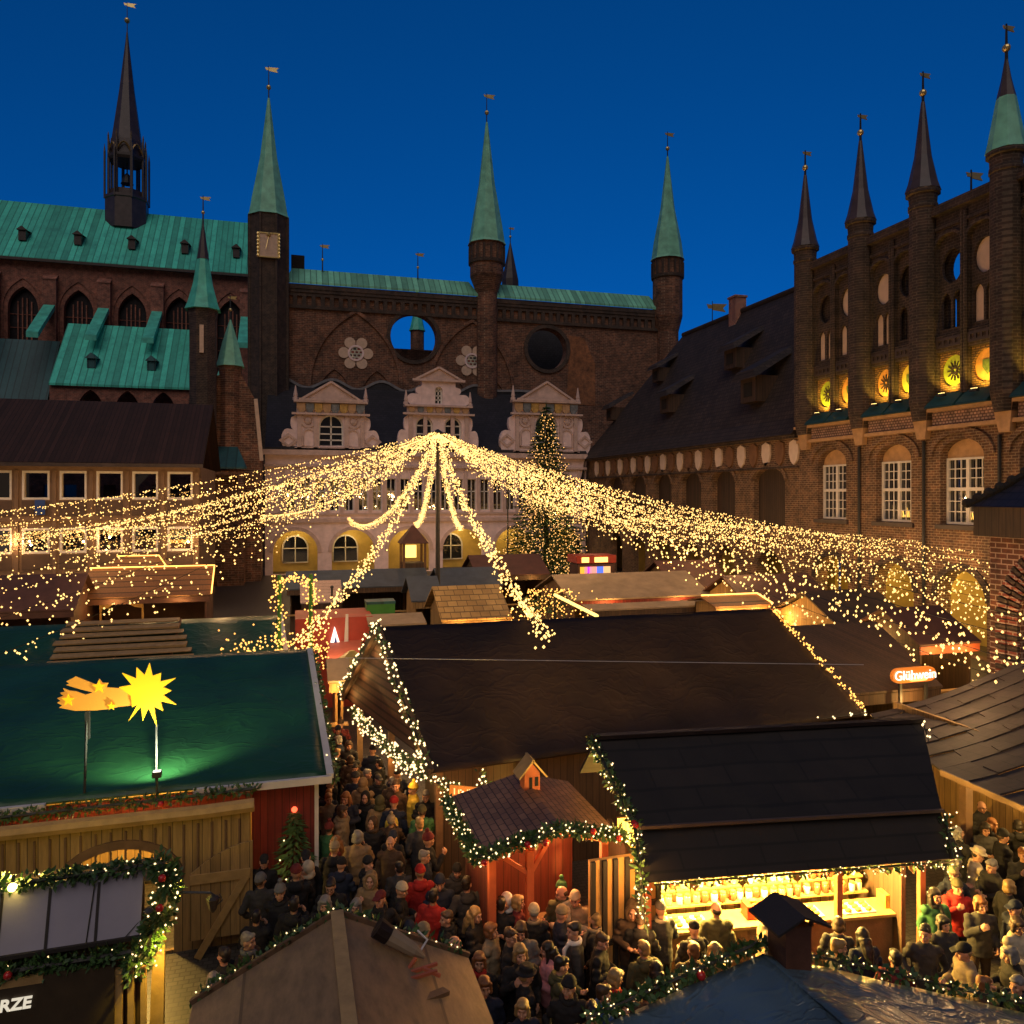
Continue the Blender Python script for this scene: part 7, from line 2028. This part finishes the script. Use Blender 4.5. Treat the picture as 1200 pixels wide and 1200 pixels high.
def make_body(i, P):
    b = MB(); h = MB()
    h.ball((0, .012, 1.645), 1, 18, 14, (.078, .098, .108))
    h.ball((0, -.028, 1.575), 1, 14, 10, (.056, .066, .062))
    h.ball((0, -.072, 1.545), 1, 10, 8, (.030, .026, .024))
    h.tube([(0, -.082, 1.655), (0, -.098, 1.63), (0, -.113, 1.602), (0, -.095, 1.592)], [.010, .012, .017, .012], 7)
    h.ball((0, -.080, 1.672), 1, 10, 6, (.058, .018, .012))
    for s in (-1, 1):
        h.ball((s * .079, .012, 1.625), 1, 8, 7, (.011, .022, .033)); h.ball((s * .045, -.062, 1.605), 1, 8, 6, (.026, .026, .026))
    h.tube([(-.024, -.088, 1.568), (0, -.094, 1.568), (.024, -.088, 1.568)], [.006, .009, .006], 6)
    H = head_matrix(P)
    b.add([tuple(H @ V(p)) for p in h.v], h.f)
    b.tube([(0, .015, 1.40), (0, .01, 1.50), tuple(H @ V((0, .0, 1.57)))], [.062, .055, .056], 10)
    eloft(b, [(0, 0, .86, .14, .10), (0, 0, .98, .145, .105), (0, 0, 1.12, .125, .095), (0, 0, 1.30, .155, .11), (0, 0, 1.42, .13, .085), (0, .01, 1.46, .06, .05)])
    for s, e, w in ((1, P['el'], P['wl']), (-1, P['er'], P['wr'])):
        b.tube([(s * .10, 0, 1.40), (s * .185, 0, 1.41), tuple(e), tuple(w)], [.050, .046, .032, .025], 9)
        d = (w - e).normalized(); n = V((-s * .6, -.5, .2)) if d.y > -.5 else V((-s * .3, 0, 1.0)) if i != 2 else V((-s * 1.0, .2, .1))
        hand(b, w, d, V((-s, 0, 0)) if i in (0, 4) else n, -s if s > 0 else s * -1, P['curl'])
        f = P['st'] * s
        b.tube([(s * .085, 0, .93), (s * .10, -f * .45 - .015, .50), (s * .105, -f * .9 + (.0 if f >= 0 else .04), .10)], [.085, .055, .04], 9)
        b.ball((s * .105, -f * .9 - .04, .06), 1, 8, 6, (.04, .10, .045))
    me = fuse(b, .0085, 'body', 1)
    Hi = H.inverted()
    # 0 skin, 1 eyes and brows, 2 lips
    mi = []
    for p in me.polygons:
        q = Hi @ p.center; k = 0
        if q.y < -.060 and q.z > 1.5:
            ax = abs(q.x)
            if 1.633 < q.z < 1.648 and .022 < ax < .044: k = 1
            elif 1.667 < q.z < 1.676 and .020 < ax < .052: k = 1
            elif 1.561 < q.z < 1.575 and ax < .026 and q.y < -.075: k = 2
        mi.append(k)
    me.polygons.foreach_set('material_index', mi)
    for _ in range(3): me.materials.append(None)
    return me
def make_coat(P, long_, seed):
    b = MB(); hem = .46 if long_ else .80
    w = 1.0
    rings = [(0, .01, hem, .225 if long_ else .205, .165 if long_ else .15)]
    if long_: rings.append((0, .01, .75, .21, .155))
    rings += [(0, .005, .95, .195, .15), (0, 0, 1.10, .185, .145), (0, 0, 1.28, .20, .15), (0, .005, 1.38, .195, .135), (0, .01, 1.44, .15, .105), (0, .015, 1.49, .085, .082), (0, .015, 1.515, .082, .08)]
    eloft(b, rings, 20)
    for s, e, wr in ((1, P['el'], P['wl']), (-1, P['er'], P['wr'])):
        b.tube([(s * .09, .0, 1.39), (s * .185, .0, 1.40), tuple(V((s * .185, 0, 1.40)).lerp(e, .5)), tuple(e), tuple(e.lerp(wr, .55)), tuple(e.lerp(wr, .97))], [.085, .080, .074, .068, .058, .050], 11)
        b.ball(tuple(e), .071, 10, 8); b.ball((s * .182, 0, 1.395), .084, 10, 8)
    return fuse(b, .016, 'coat', 1, .014, seed)
def make_trousers(P):
    b = MB()
    eloft(b, [(0, .005, .80, .155, .11), (0, .005, .90, .165, .12), (0, .005, 1.0, .155, .115)])
    for s in (-1, 1):
        f = P['st'] * s
        b.tube([(s * .085, 0, .92), (s * .095, -f * .2 - .01, .70), (s * .10, -f * .45 - .015, .48), (s * .105, -f * .7, .28), (s * .105, -f * .9 + (.0 if f >= 0 else .04), .08)], [.098, .088, .068, .062, .062], 10)
    return fuse(b, .018, 'trousers', 1, .007, 3)
def make_shoe(P, s):
    b = MB(); f = P['st'] * s
    b.ball((s * .107, -f * .9 - .05, .05), 1, 10, 7, (.048, .135, .05)); b.ball((s * .105, -f * .9 + .02, .08), 1, 10, 7, (.05, .06, .07))
    b.box(s * .107 - .045, s * .107 + .045, -f * .9 - .17, -f * .9 + .07, 0, .03)
    return fuse(b, .012, 'shoe', 1)
def tempmesh(b, name, smooth=True):
    me = bpy.data.meshes.new(name); me.from_pydata(b.v, [], b.f); me.validate()
    me.polygons.foreach_set('use_smooth', [smooth] * len(me.polygons)); me.update()
    me.materials.append(None)
    return me
def torus(b, c, Rr, r, n=18, m=8, sy=1.0, tilt=0.0):
    pts = []
    vs, fs = [], []
    for i in range(n):
        t = 2 * PI * i / n
        for k in range(m):
            a = 2 * PI * k / m
            x, y, z = (Rr + r * math.cos(a)) * math.cos(t), (Rr + r * math.cos(a)) * math.sin(t) * sy, r * math.sin(a) * 1.15
            vs.append((c[0] + x, c[1] + y, c[2] + z + tilt * y))
    for i in range(n):
        for k in range(m):
            i2, k2 = (i + 1) % n, (k + 1) % m
            fs.append((i * m + k, i2 * m + k, i2 * m + k2, i * m + k2))
    return b.add(vs, fs)
HEAD = {}
def hm(name, voxel=.011, wr=None):
    wr = wr if wr is not None else (.012 if 'hair' in name else .006)
    def deco(fn):
        b = MB(); fn(b); me = fuse(b, voxel, name.split(':')[0], 1, wr, len(HEAD)); me.materials.append(None); HEAD[name] = me
    return deco
@hm('hair:short')
def _(b): b.ball((0, .030, 1.683), 1, 16, 12, (.086, .100, .088)); b.ball((0, .055, 1.63), 1, 12, 10, (.080, .068, .075)); b.ball((0, -.05, 1.728), 1, 12, 8, (.066, .05, .032))
@hm('hair:long')
def _(b):
    b.ball((0, .025, 1.685), 1, 16, 12, (.090, .104, .090)); b.ball((0, .055, 1.60), 1, 12, 10, (.092, .075, .12))
    b.tube([(0, .06, 1.62), (0, .105, 1.45), (0, .14, 1.26)], [.10, .09, .05], 10)
    for s in (-1, 1): b.tube([(s * .078, .0, 1.70), (s * .088, .0, 1.58), (s * .085, -.05, 1.42)], [.03, .034, .022], 8)
@hm('hair:bob')
def _(b):
    b.ball((0, .022, 1.69), 1, 16, 12, (.093, .106, .090)); b.ball((0, .05, 1.61), 1, 12, 10, (.098, .080, .085))
    for s in (-1, 1): b.tube([(s * .080, -.01, 1.70), (s * .090, -.01, 1.55)], [.03, .035], 8)
    b.ball((0, -.06, 1.725), 1, 10, 8, (.07, .04, .03))
@hm('hair:balding')
def _(b): b.ball((0, .052, 1.632), 1, 16, 10, (.082, .066, .058))
@hm('beanie')
def _(b): b.ball((0, .015, 1.70), 1, 16, 12, (.092, .108, .098)); torus(b, (0, .012, 1.685), .086, .017, sy=1.16, tilt=-.12)
@hm('pompom_hat')
def _(b): b.ball((0, .015, 1.70), 1, 16, 12, (.094, .110, .102)); torus(b, (0, .012, 1.685), .088, .018, sy=1.16, tilt=-.12); b.ball((0, .03, 1.83), .042, 10, 8)
@hm('cap', .009, .002)
def _(b): b.ball((0, .02, 1.695), 1, 16, 10, (.090, .106, .078)); b.hull8([(-.07, -.07, 1.69), (.07, -.07, 1.69), (.055, -.165, 1.672), (-.055, -.165, 1.672)], [(-.07, -.07, 1.706), (.07, -.07, 1.706), (.055, -.165, 1.69), (-.055, -.165, 1.69)])
@hm('brimmed_hat', .010, .002)
def _(b): b.lathe(0, .01, [(.15, 1.70), (.15, 1.718), (.10, 1.72), (.098, 1.80), (.06, 1.815)], 16, sy=1.12)
@hm('hood', .013, .006)
def _(b): b.ball((0, .045, 1.655), 1, 16, 12, (.112, .115, .135)); b.ball((0, .075, 1.53), 1, 12, 10, (.12, .08, .10)); torus(b, (0, .03, 1.50), .10, .035)
@hm('fur_hood', .014, .016)
def _(b):
    b.ball((0, .055, 1.655), 1, 16, 12, (.118, .115, .140)); b.ball((0, .075, 1.53), 1, 12, 10, (.125, .085, .10))
    for k in range(22):
        t = 2 * PI * k / 22; b.ball((.108 * math.sin(t), -.045, 1.635 + .13 * math.cos(t)), .034, 7, 5)
b = MB(); torus(b, (0, .012, 1.485), .085, .034, tilt=.15); b.tube([(.05, -.09, 1.48), (.06, -.155, 1.38), (.065, -.165, 1.20)], [.035, .035, .03], 8)
SCARF = fuse(b, .013, 'scarf', 1, .007, 9); SCARF.materials.append(None)
b = MB(); b.ball((0, .105, 1.43), 1, 14, 10, (.135, .075, .085)); torus(b, (0, .02, 1.485), .095, .03, tilt=.25)
LYING_HOOD = fuse(b, .014, 'collar', 1, .006, 4); LYING_HOOD.materials.append(None)
b = MB(); eloft(b, [(0, .20, 1.02, .13, .06), (0, .22, 1.10, .15, .085), (0, .215, 1.30, .145, .08), (0, .19, 1.40, .10, .05)]); PACK = fuse(b, .016, 'backpack', 1, .006, 5); PACK.materials.append(None)
b = MB()
for s in (-1, 1): torus(b, (s * .034, -.102, 1.640), .020, .0035, 12, 5)
vs_ = [(p[0], -.108 + (p[2] - 1.64) * 0, 1.640 + (p[1] + .102)) for p in b.v]; b.v = vs_
b.tube([(-.015, -.108, 1.645), (.015, -.108, 1.645)], .003, 5)
for s in (-1, 1): b.tube([(s * .054, -.104, 1.643), (s * .082, .01, 1.64)], .003, 5)
GLASSES = tempmesh(b, 'glasses')
BODY = [make_body(i, P) for i, P in enumerate(POSES)]
JACKET = [make_coat(P, False, i * 3.1) for i, P in enumerate(POSES)]
LONG = [make_coat(P, True, i * 5.3 + 1) for i, P in enumerate(POSES)]
for me in JACKET + LONG: me.materials.append(None)
TR0, TR1 = make_trousers(POSES[0]), make_trousers(POSES[4])
SH0 = [make_shoe(POSES[0], s) for s in (-1, 1)]; SH1 = [make_shoe(POSES[4], s) for s in (-1, 1)]
for me in [TR0, TR1] + SH0 + SH1: me.materials.append(None)
def m_cloth(name, c, rough=.85): return m_plain('cloth_' + name, c, rough, .25, 9, .25, bdist=.01, spec=.3)
CL = {'black': (.013, .012, .013), 'navy': (.014, .018, .035), 'charcoal': (.035, .033, .033), 'brown': (.060, .035, .020), 'olive': (.060, .056, .026), 'grey': (.12, .115, .11),
      'beige': (.24, .18, .11), 'cream': (.42, .35, .24), 'red': (.30, .016, .014), 'maroon': (.12, .018, .018), 'green': (.03, .10, .04), 'turquoise': (.03, .30, .30), 'blue': (.025, .08, .27), 'pink': (.48, .20, .22),
      'yellow': (.55, .40, .05), 'white': (.65, .62, .58), 'tan': (.22, .14, .07)}
CM = {k: m_cloth(k, v) for k, v in CL.items()}
HAIRC = {'dark': (.012, .008, .006), 'brown': (.05, .026, .013), 'blond': (.26, .16, .06), 'grey': (.17, .155, .14), 'ginger': (.20, .075, .022), 'white': (.5, .47, .42)}
HM = {k: m_plain('hair_' + k, v, .55, .35, 14, .4, bdist=.01) for k, v in HAIRC.items()}
SK = [m_plain('skin_fair', (.46, .24, .155), .55, .10, 9, .05), m_plain('skin_tan', (.42, .22, .13), .55, .10, 9, .05)]
EYE = m_plain('eye_brow', (.07, .04, .028), .5, .1, 5, 0); LIP = m_plain('lips', (.38, .12, .10), .5, .1, 5, 0)
M['mug_red'] = m_plain('mug_red', (.45, .05, .03), .3, .1, 5, 0)
FACE = {'c': 0, 'r': 90, 'a': 180, 'l': -90}
people, used_labels = [], set()
MUG = None
def kid(name, me, parent, mats, Mx=None):
    o = bpy.data.objects.new(name, me); COL.objects.link(o); o.parent = parent
    for k, m in enumerate(mats):
        o.material_slots[k].link = 'OBJECT'; o.material_slots[k].material = m
    if Mx is not None: o.matrix_basis = Mx
    return o
def person(u, v, f, coat, kind, head, hc, pose, where, extra=(), sc=1.0, rz=None):
    """head: key of HEAD; hc: hair or hat colour"""
    P = POSES[pose]
    coatn = {'j': 'jacket', 'l': 'long coat', 'p': 'hooded jacket'}[kind]
    hn = head.split(':')
    if hn[0] == 'hair': ht_ = {'short': 'short %s hair', 'long': 'long %s hair', 'bob': '%s bob haircut', 'balding': 'balding %s head'}[hn[1]] % hc
    else: ht_ = hc + ' ' + head.replace('_', ' ')
    act = {0: '', 1: 'hands together', 2: 'one hand raised', 3: 'head turned', 4: 'walking', 5: 'one arm forward'}[pose]
    bits = [coat + ' ' + coatn + ' and ' + ht_]
    for e in extra:
        if e.startswith('scarf'): bits[0] = coat + ' ' + coatn + ', ' + e.split('_')[1] + ' scarf and ' + ht_
        if e.startswith('pack'): bits[0] = coat + ' ' + coatn + ', ' + e.split('_')[1] + ' backpack and ' + ht_
        if e == 'glasses': bits[0] += ' with glasses'
    view = {'c': 'facing the camera', 'a': 'seen from behind', 'l': 'in profile', 'r': 'in profile'}[f]
    cands = ['person in %s, %s' % (bits[0], where), 'person in %s, %s, %s' % (bits[0], view, where), 'person in %s, %s, %s' % (bits[0], act or 'arms down', where), 'person in %s, %s, %s, %s' % (bits[0], view, act or 'arms down', where)]
    lab = next((c for c in cands if c not in used_labels and len(c.split()) <= 16), None)
    if lab is None: return None
    used_labels.add(lab)
    r = thing('person', lab, 'person', (u, v, 0), 'people crowding the market')
    r.rotation_euler = (0, 0, (-TH + R(FACE[f]) + rng.uniform(-.35, .35)) if rz is None else rz)
    r.scale = (sc, sc, sc)
    r.rotation_euler = (R(rng.uniform(-2.5, 2.5)), R(rng.uniform(-2, 2)), r.rotation_euler.z)
    H = head_matrix(P)
    kid('body', BODY[pose], r, [rng.choice((SK[0], SK[0], SK[1])), EYE, LIP])
    kid('coat', (LONG if kind == 'l' else JACKET)[pose], r, [CM[coat]])
    w = P['st'] > 0
    kid('trousers', TR1 if w else TR0, r, [CM[rng.choice(('black', 'navy', 'charcoal', 'black', 'brown'))]])
    for k in (0, 1): kid('shoe', (SH1 if w else SH0)[k], r, [CM[rng.choice(('black', 'brown'))]])
    if hn[0] == 'hair': kid('hair', HEAD[head], r, [HM[hc]], H)
    else:
        kid(head, HEAD[head], r, [CM[hc]], H)
        if head in ('beanie', 'pompom_hat', 'cap', 'brimmed_hat') and rng.random() < .5: kid('hair', HEAD['hair:balding'], r, [HM[rng.choice(('dark', 'brown', 'blond', 'grey'))]], H)
    if kind == 'p' and 'hood' not in head: kid('lying_hood', LYING_HOOD, r, [CM[coat]])
    for e in extra:
        if e.startswith('scarf'): kid('scarf', SCARF, r, [CM[e.split('_')[1]]])
        if e.startswith('pack'): kid('backpack', PACK, r, [CM[e.split('_')[1]]])
        if e == 'glasses': kid('glasses', GLASSES, r, [EYE], H)
    people.append((u, v))
    return r
def zone(px, py):
    if px > 1060 and py < 1050: return 'under the shingle roof eave'
    if px > 1020: return 'in the lane beside the shingle roof stall'
    if px > 770: return 'at the lit yellow counter'
    if py < 880 and px < 520: return 'deep in the narrow alley'
    if py < 950 and px < 560: return 'in the alley by the black gable'
    if px < 300: return 'near the open wooden shutter'
    if px < 400: return 'by the red board wall'
    if px > 690: return 'by the half-timbered panel'
    if px > 580 and py < 1075: return 'before the red-lit tiled hut'
    if py < 1020: return 'in the crowded lane beside the tiled hut'
    if py < 1075: return 'in the middle of the crowded lane'
    return 'near the plywood kiosk roof'
KEY = [
    (575, 1170, 'c', 'charcoal', 'j', 'hair:short', 'ginger', 1, ('scarf_grey', 'glasses')), (533, 1106, 'r', 'black', 'j', 'hair:balding', 'brown', 0, ('scarf_grey',)), (558, 1073, 'r', 'black', 'l', 'hair:long', 'blond', 1, ()),
    (578, 1093, 'r', 'beige', 'l', 'hair:bob', 'ginger', 0, ()), (596, 1100, 'r', 'black', 'l', 'hair:short', 'brown', 3, ('glasses',)), (611, 1088, 'c', 'grey', 'j', 'hair:bob', 'brown', 1, ()),
    (613, 1118, 'c', 'black', 'l', 'hair:bob', 'blond', 2, ()), (615, 1143, 'r', 'black', 'j', 'brimmed_hat', 'black', 0, ()), (641, 1110, 'l', 'pink', 'j', 'hair:long', 'dark', 1, ('glasses',)),
    (660, 1133, 'r', 'olive', 'p', 'hair:short', 'dark', 5, ()), (673, 1090, 'l', 'charcoal', 'j', 'hair:short', 'dark', 0, ('scarf_white',)), (700, 1103, 'r', 'black', 'j', 'hair:short', 'brown', 1, ()),
    (716, 1144, 'r', 'brown', 'j', 'hair:bob', 'blond', 1, ('scarf_red',)), (712, 1166, 'r', 'blue', 'p', 'hair:short', 'brown', 2, ()), (677, 1053, 'c', 'beige', 'j', 'beanie', 'cream', 1, ()), (699, 1051, 'l', 'cream', 'j', 'hair:long', 'dark', 1, ()),
    (657, 1028, 'a', 'olive', 'p', 'pompom_hat', 'green', 1, ()), (663, 1006, 'l', 'cream', 'p', 'hair:balding', 'brown', 1, ()), (625, 1068, 'a', 'black', 'j', 'beanie', 'cream', 0, ('scarf_beige',)), (596, 1052, 'c', 'black', 'l', 'hood', 'white', 1, ()),
    (607, 1010, 'r', 'maroon', 'j', 'hair:bob', 'blond', 2, ()), (591, 1016, 'a', 'black', 'j', 'hair:short', 'dark', 0, ()), (551, 1022, 'a', 'charcoal', 'p', 'hair:short', 'dark', 3, ()), (538, 1014, 'r', 'black', 'l', 'hair:balding', 'brown', 1, ()),
    (513, 998, 'c', 'tan', 'p', 'fur_hood', 'tan', 1, ()), (491, 1022, 'a', 'red', 'p', 'beanie', 'red', 0, ()), (506, 1049, 'a', 'red', 'l', 'hair:short', 'dark', 0, ()), (469, 1044, 'r', 'black', 'j', 'beanie', 'cream', 1, ()),
    (479, 1070, 'r', 'black', 'p', 'hair:bob', 'brown', 1, ('scarf_cream',)), (497, 1005, 'r', 'navy', 'j', 'hair:short', 'grey', 0, ()), (461, 942, 'a', 'navy', 'j', 'beanie', 'red', 0, ('pack_yellow',)), (497, 933, 'c', 'black', 'j', 'hair:short', 'grey', 1, ()),
    (482, 924, 'l', 'yellow', 'j', 'pompom_hat', 'yellow', 0, ()), (468, 920, 'c', 'brown', 'j', 'hair:short', 'brown', 0, ()), (424, 917, 'a', 'tan', 'p', 'hood', 'tan', 0, ()), (446, 938, 'a', 'tan', 'p', 'hood', 'olive', 0, ()), (388, 935, 'c', 'beige', 'j', 'hair:short', 'ginger', 0, ()),
    (399, 950, 'r', 'beige', 'p', 'hair:bob', 'brown', 4, ()), (421, 960, 'r', 'black', 'p', 'hair:short', 'dark', 1, ('scarf_cream',)), (457, 988, 'c', 'brown', 'j', 'hair:balding', 'grey', 0, ()), (424, 1000, 'c', 'brown', 'p', 'hair:short', 'dark', 1, ()), (433, 1031, 'c', 'tan', 'p', 'fur_hood', 'tan', 2, ()),
    (363, 1016, 'l', 'black', 'l', 'hood', 'cream', 0, ()), (356, 1004, 'c', 'black', 'j', 'cap', 'black', 0, ()), (386, 1036, 'c', 'black', 'j', 'hair:short', 'dark', 1, ('glasses',)), (305, 1000, 'c', 'black', 'l', 'cap', 'black', 0, ()), (306, 1031, 'a', 'charcoal', 'l', 'beanie', 'grey', 3, ()),
    (289, 1104, 'r', 'brown', 'j', 'hair:short', 'grey', 0, ('scarf_grey',)), (258, 1121, 'l', 'black', 'j', 'hair:short', 'dark', 3, ()), (249, 1151, 'r', 'navy', 'j', 'hair:short', 'grey', 1, ('glasses',)),
    (841, 1066, 'a', 'olive', 'j', 'hair:balding', 'dark', 0, ()), (810, 1088, 'a', 'black', 'p', 'cap', 'black', 1, ()), (813, 1118, 'a', 'brown', 'j', 'hair:short', 'ginger', 0, ()), (836, 1112, 'a', 'beige', 'j', 'hair:long', 'blond', 0, ()), (757, 1110, 'a', 'olive', 'p', 'hair:short', 'blond', 0, ()),
    (752, 1078, 'a', 'black', 'p', 'hair:short', 'brown', 1, ()), (739, 1062, 'c', 'brown', 'p', 'fur_hood', 'brown', 1, ()), (896, 1072, 'r', 'beige', 'j', 'cap', 'white', 5, ()), (980, 1082, 'a', 'charcoal', 'j', 'hair:bob', 'brown', 1, ()), (983, 1112, 'r', 'navy', 'j', 'hair:short', 'blond', 0, ()),
    (1046, 1078, 'r', 'turquoise', 'p', 'hair:short', 'dark', 0, ()), (1079, 1096, 'c', 'black', 'j', 'beanie', 'grey', 1, ('scarf_grey',)), (1113, 1078, 'c', 'black', 'l', 'hair:short', 'ginger', 1, ()), (1100, 1064, 'a', 'beige', 'p', 'fur_hood', 'beige', 0, ()), (1120, 1040, 'c', 'red', 'p', 'beanie', 'olive', 2, ()),
    (1131, 1114, 'l', 'beige', 'j', 'cap', 'black', 1, ()), (1171, 1088, 'c', 'brown', 'l', 'hair:balding', 'dark', 0, ()), (1171, 1052, 'c', 'olive', 'j', 'hair:short', 'brown', 0, ('scarf_white',)), (1191, 1084, 'c', 'cream', 'j', 'hair:bob', 'brown', 1, ()), (1184, 1038, 'r', 'black', 'j', 'hair:bob', 'blond', 0, ()),
    (1163, 1014, 'l', 'black', 'j', 'hair:short', 'grey', 1, ()), (1141, 1001, 'r', 'cream', 'l', 'brimmed_hat', 'cream', 1, ()), (1179, 980, 'r', 'black', 'j', 'beanie', 'black', 0, ()), (1150, 943, 'c', 'black', 'j', 'hair:balding', 'dark', 1, ('glasses',)), (1153, 972, 'c', 'charcoal', 'j', 'hair:bob', 'dark', 1, ()),
    (1145, 1152, 'r', 'brown', 'j', 'hair:short', 'ginger', 0, ()), (1192, 1140, 'a', 'navy', 'j', 'hair:short', 'dark', 0, ('scarf_beige',)),
]
def blocked(u, v):
    if u < .75 and v > 15.2: return True
    if v > 16.6:
        s = (v - FL.y) / (BL.y - FL.y)
        if u > FL.x + (BL.x - FL.x) * s + .35: return True
    if el.x + .05 < u < er.x + .1 and ap.y + .35 < v < 16.4: return True
    if u > er.x and v > 11.45 and u < 5.7: return True
    if u < -.6 and v > 14.9: return True
    w = Vector((u, v, 0)) - Vector((EL.x, EL.y, 0)); t = w.dot(bd_); s = w.dot(ad)
    if -.2 < s < LC - .4 and t > .62: return True
    if kL.x + .2 < u < kR.x - .2 and v < kA.y - .15: return True
    return False
fit = 0
for (px, py, f, c, k, hd, hc, po, ex) in KEY:
    sc = rng.uniform(.96, 1.05)
    u, v = at_z(px, py, 1.64 * sc)
    for _ in range(60):
        if not blocked(u, v): break
        d = Vector((u, v)).normalized(); u -= d.x * .05; v -= d.y * .05
    if person(u, v, f, c, k, hd, hc, po, zone(px, py), ex, sc): fit += 1
POLY = [(372, 905), (385, 850), (395, 815), (418, 812), (440, 852), (500, 925), (535, 985), (600, 1000), (700, 1040), (790, 1070), (790, 1150), (690, 1195), (540, 1185), (500, 1095), (395, 1055), (296, 1080), (285, 1010), (372, 990)]
POLY2 = [(1125, 950), (1200, 960), (1200, 1195), (1090, 1140), (960, 1105), (1070, 1080), (1110, 1000)]
dark_c = ['black'] * 9 + ['navy'] * 4 + ['charcoal'] * 4 + ['brown'] * 3 + ['olive'] * 2 + ['maroon', 'tan', 'green']
heads = ['hair:short'] * 4 + ['hair:long'] * 2 + ['hair:bob'] * 2 + ['hair:short'] * 3 + ['hair:bob'] + ['beanie'] * 4 + ['pompom_hat'] + ['cap'] + ['hood']
def fill(poly, n, sep):
    k = t = 0
    xs = [p[0] for p in poly]; ys = [p[1] for p in poly]
    while k < n and t < 9000:
        t += 1
        px, py = rng.uniform(min(xs), max(xs)), rng.uniform(min(ys), max(ys))
        if not inside((px, py), poly): continue
        sc = rng.uniform(.90, 1.05); u, v = at_z(px, py, 1.64 * sc)
        if blocked(u, v) or any((u - a) ** 2 + (v - b_) ** 2 < sep ** 2 for a, b_ in people): continue
        hd = rng.choice(heads)
        hc = rng.choice(('dark', 'dark', 'dark', 'brown', 'brown', 'brown', 'blond', 'ginger', 'grey')) if hd.startswith('hair') else rng.choice(('black', 'black', 'grey', 'charcoal', 'charcoal', 'navy', 'navy', 'beige', 'maroon', 'olive', 'brown') if 'hood' not in hd else ('black', 'charcoal', 'navy', 'brown', 'tan', 'olive'))
        ex = ('scarf_' + rng.choice(('grey', 'beige', 'red', 'black', 'cream')),) if rng.random() < .25 else ()
        if person(u, v, rng.choice('ccaalr'), rng.choice(dark_c), rng.choice('jjlpp'), hd, hc, rng.choice((0, 0, 1, 1, 2, 3, 5)), zone(px, py), ex, sc): k += 1
    return k
nf = fill(POLY, 95, .50) + fill(POLY2, 16, .52)
print('PEOPLE', len(people), 'key', fit, 'of', len(KEY))
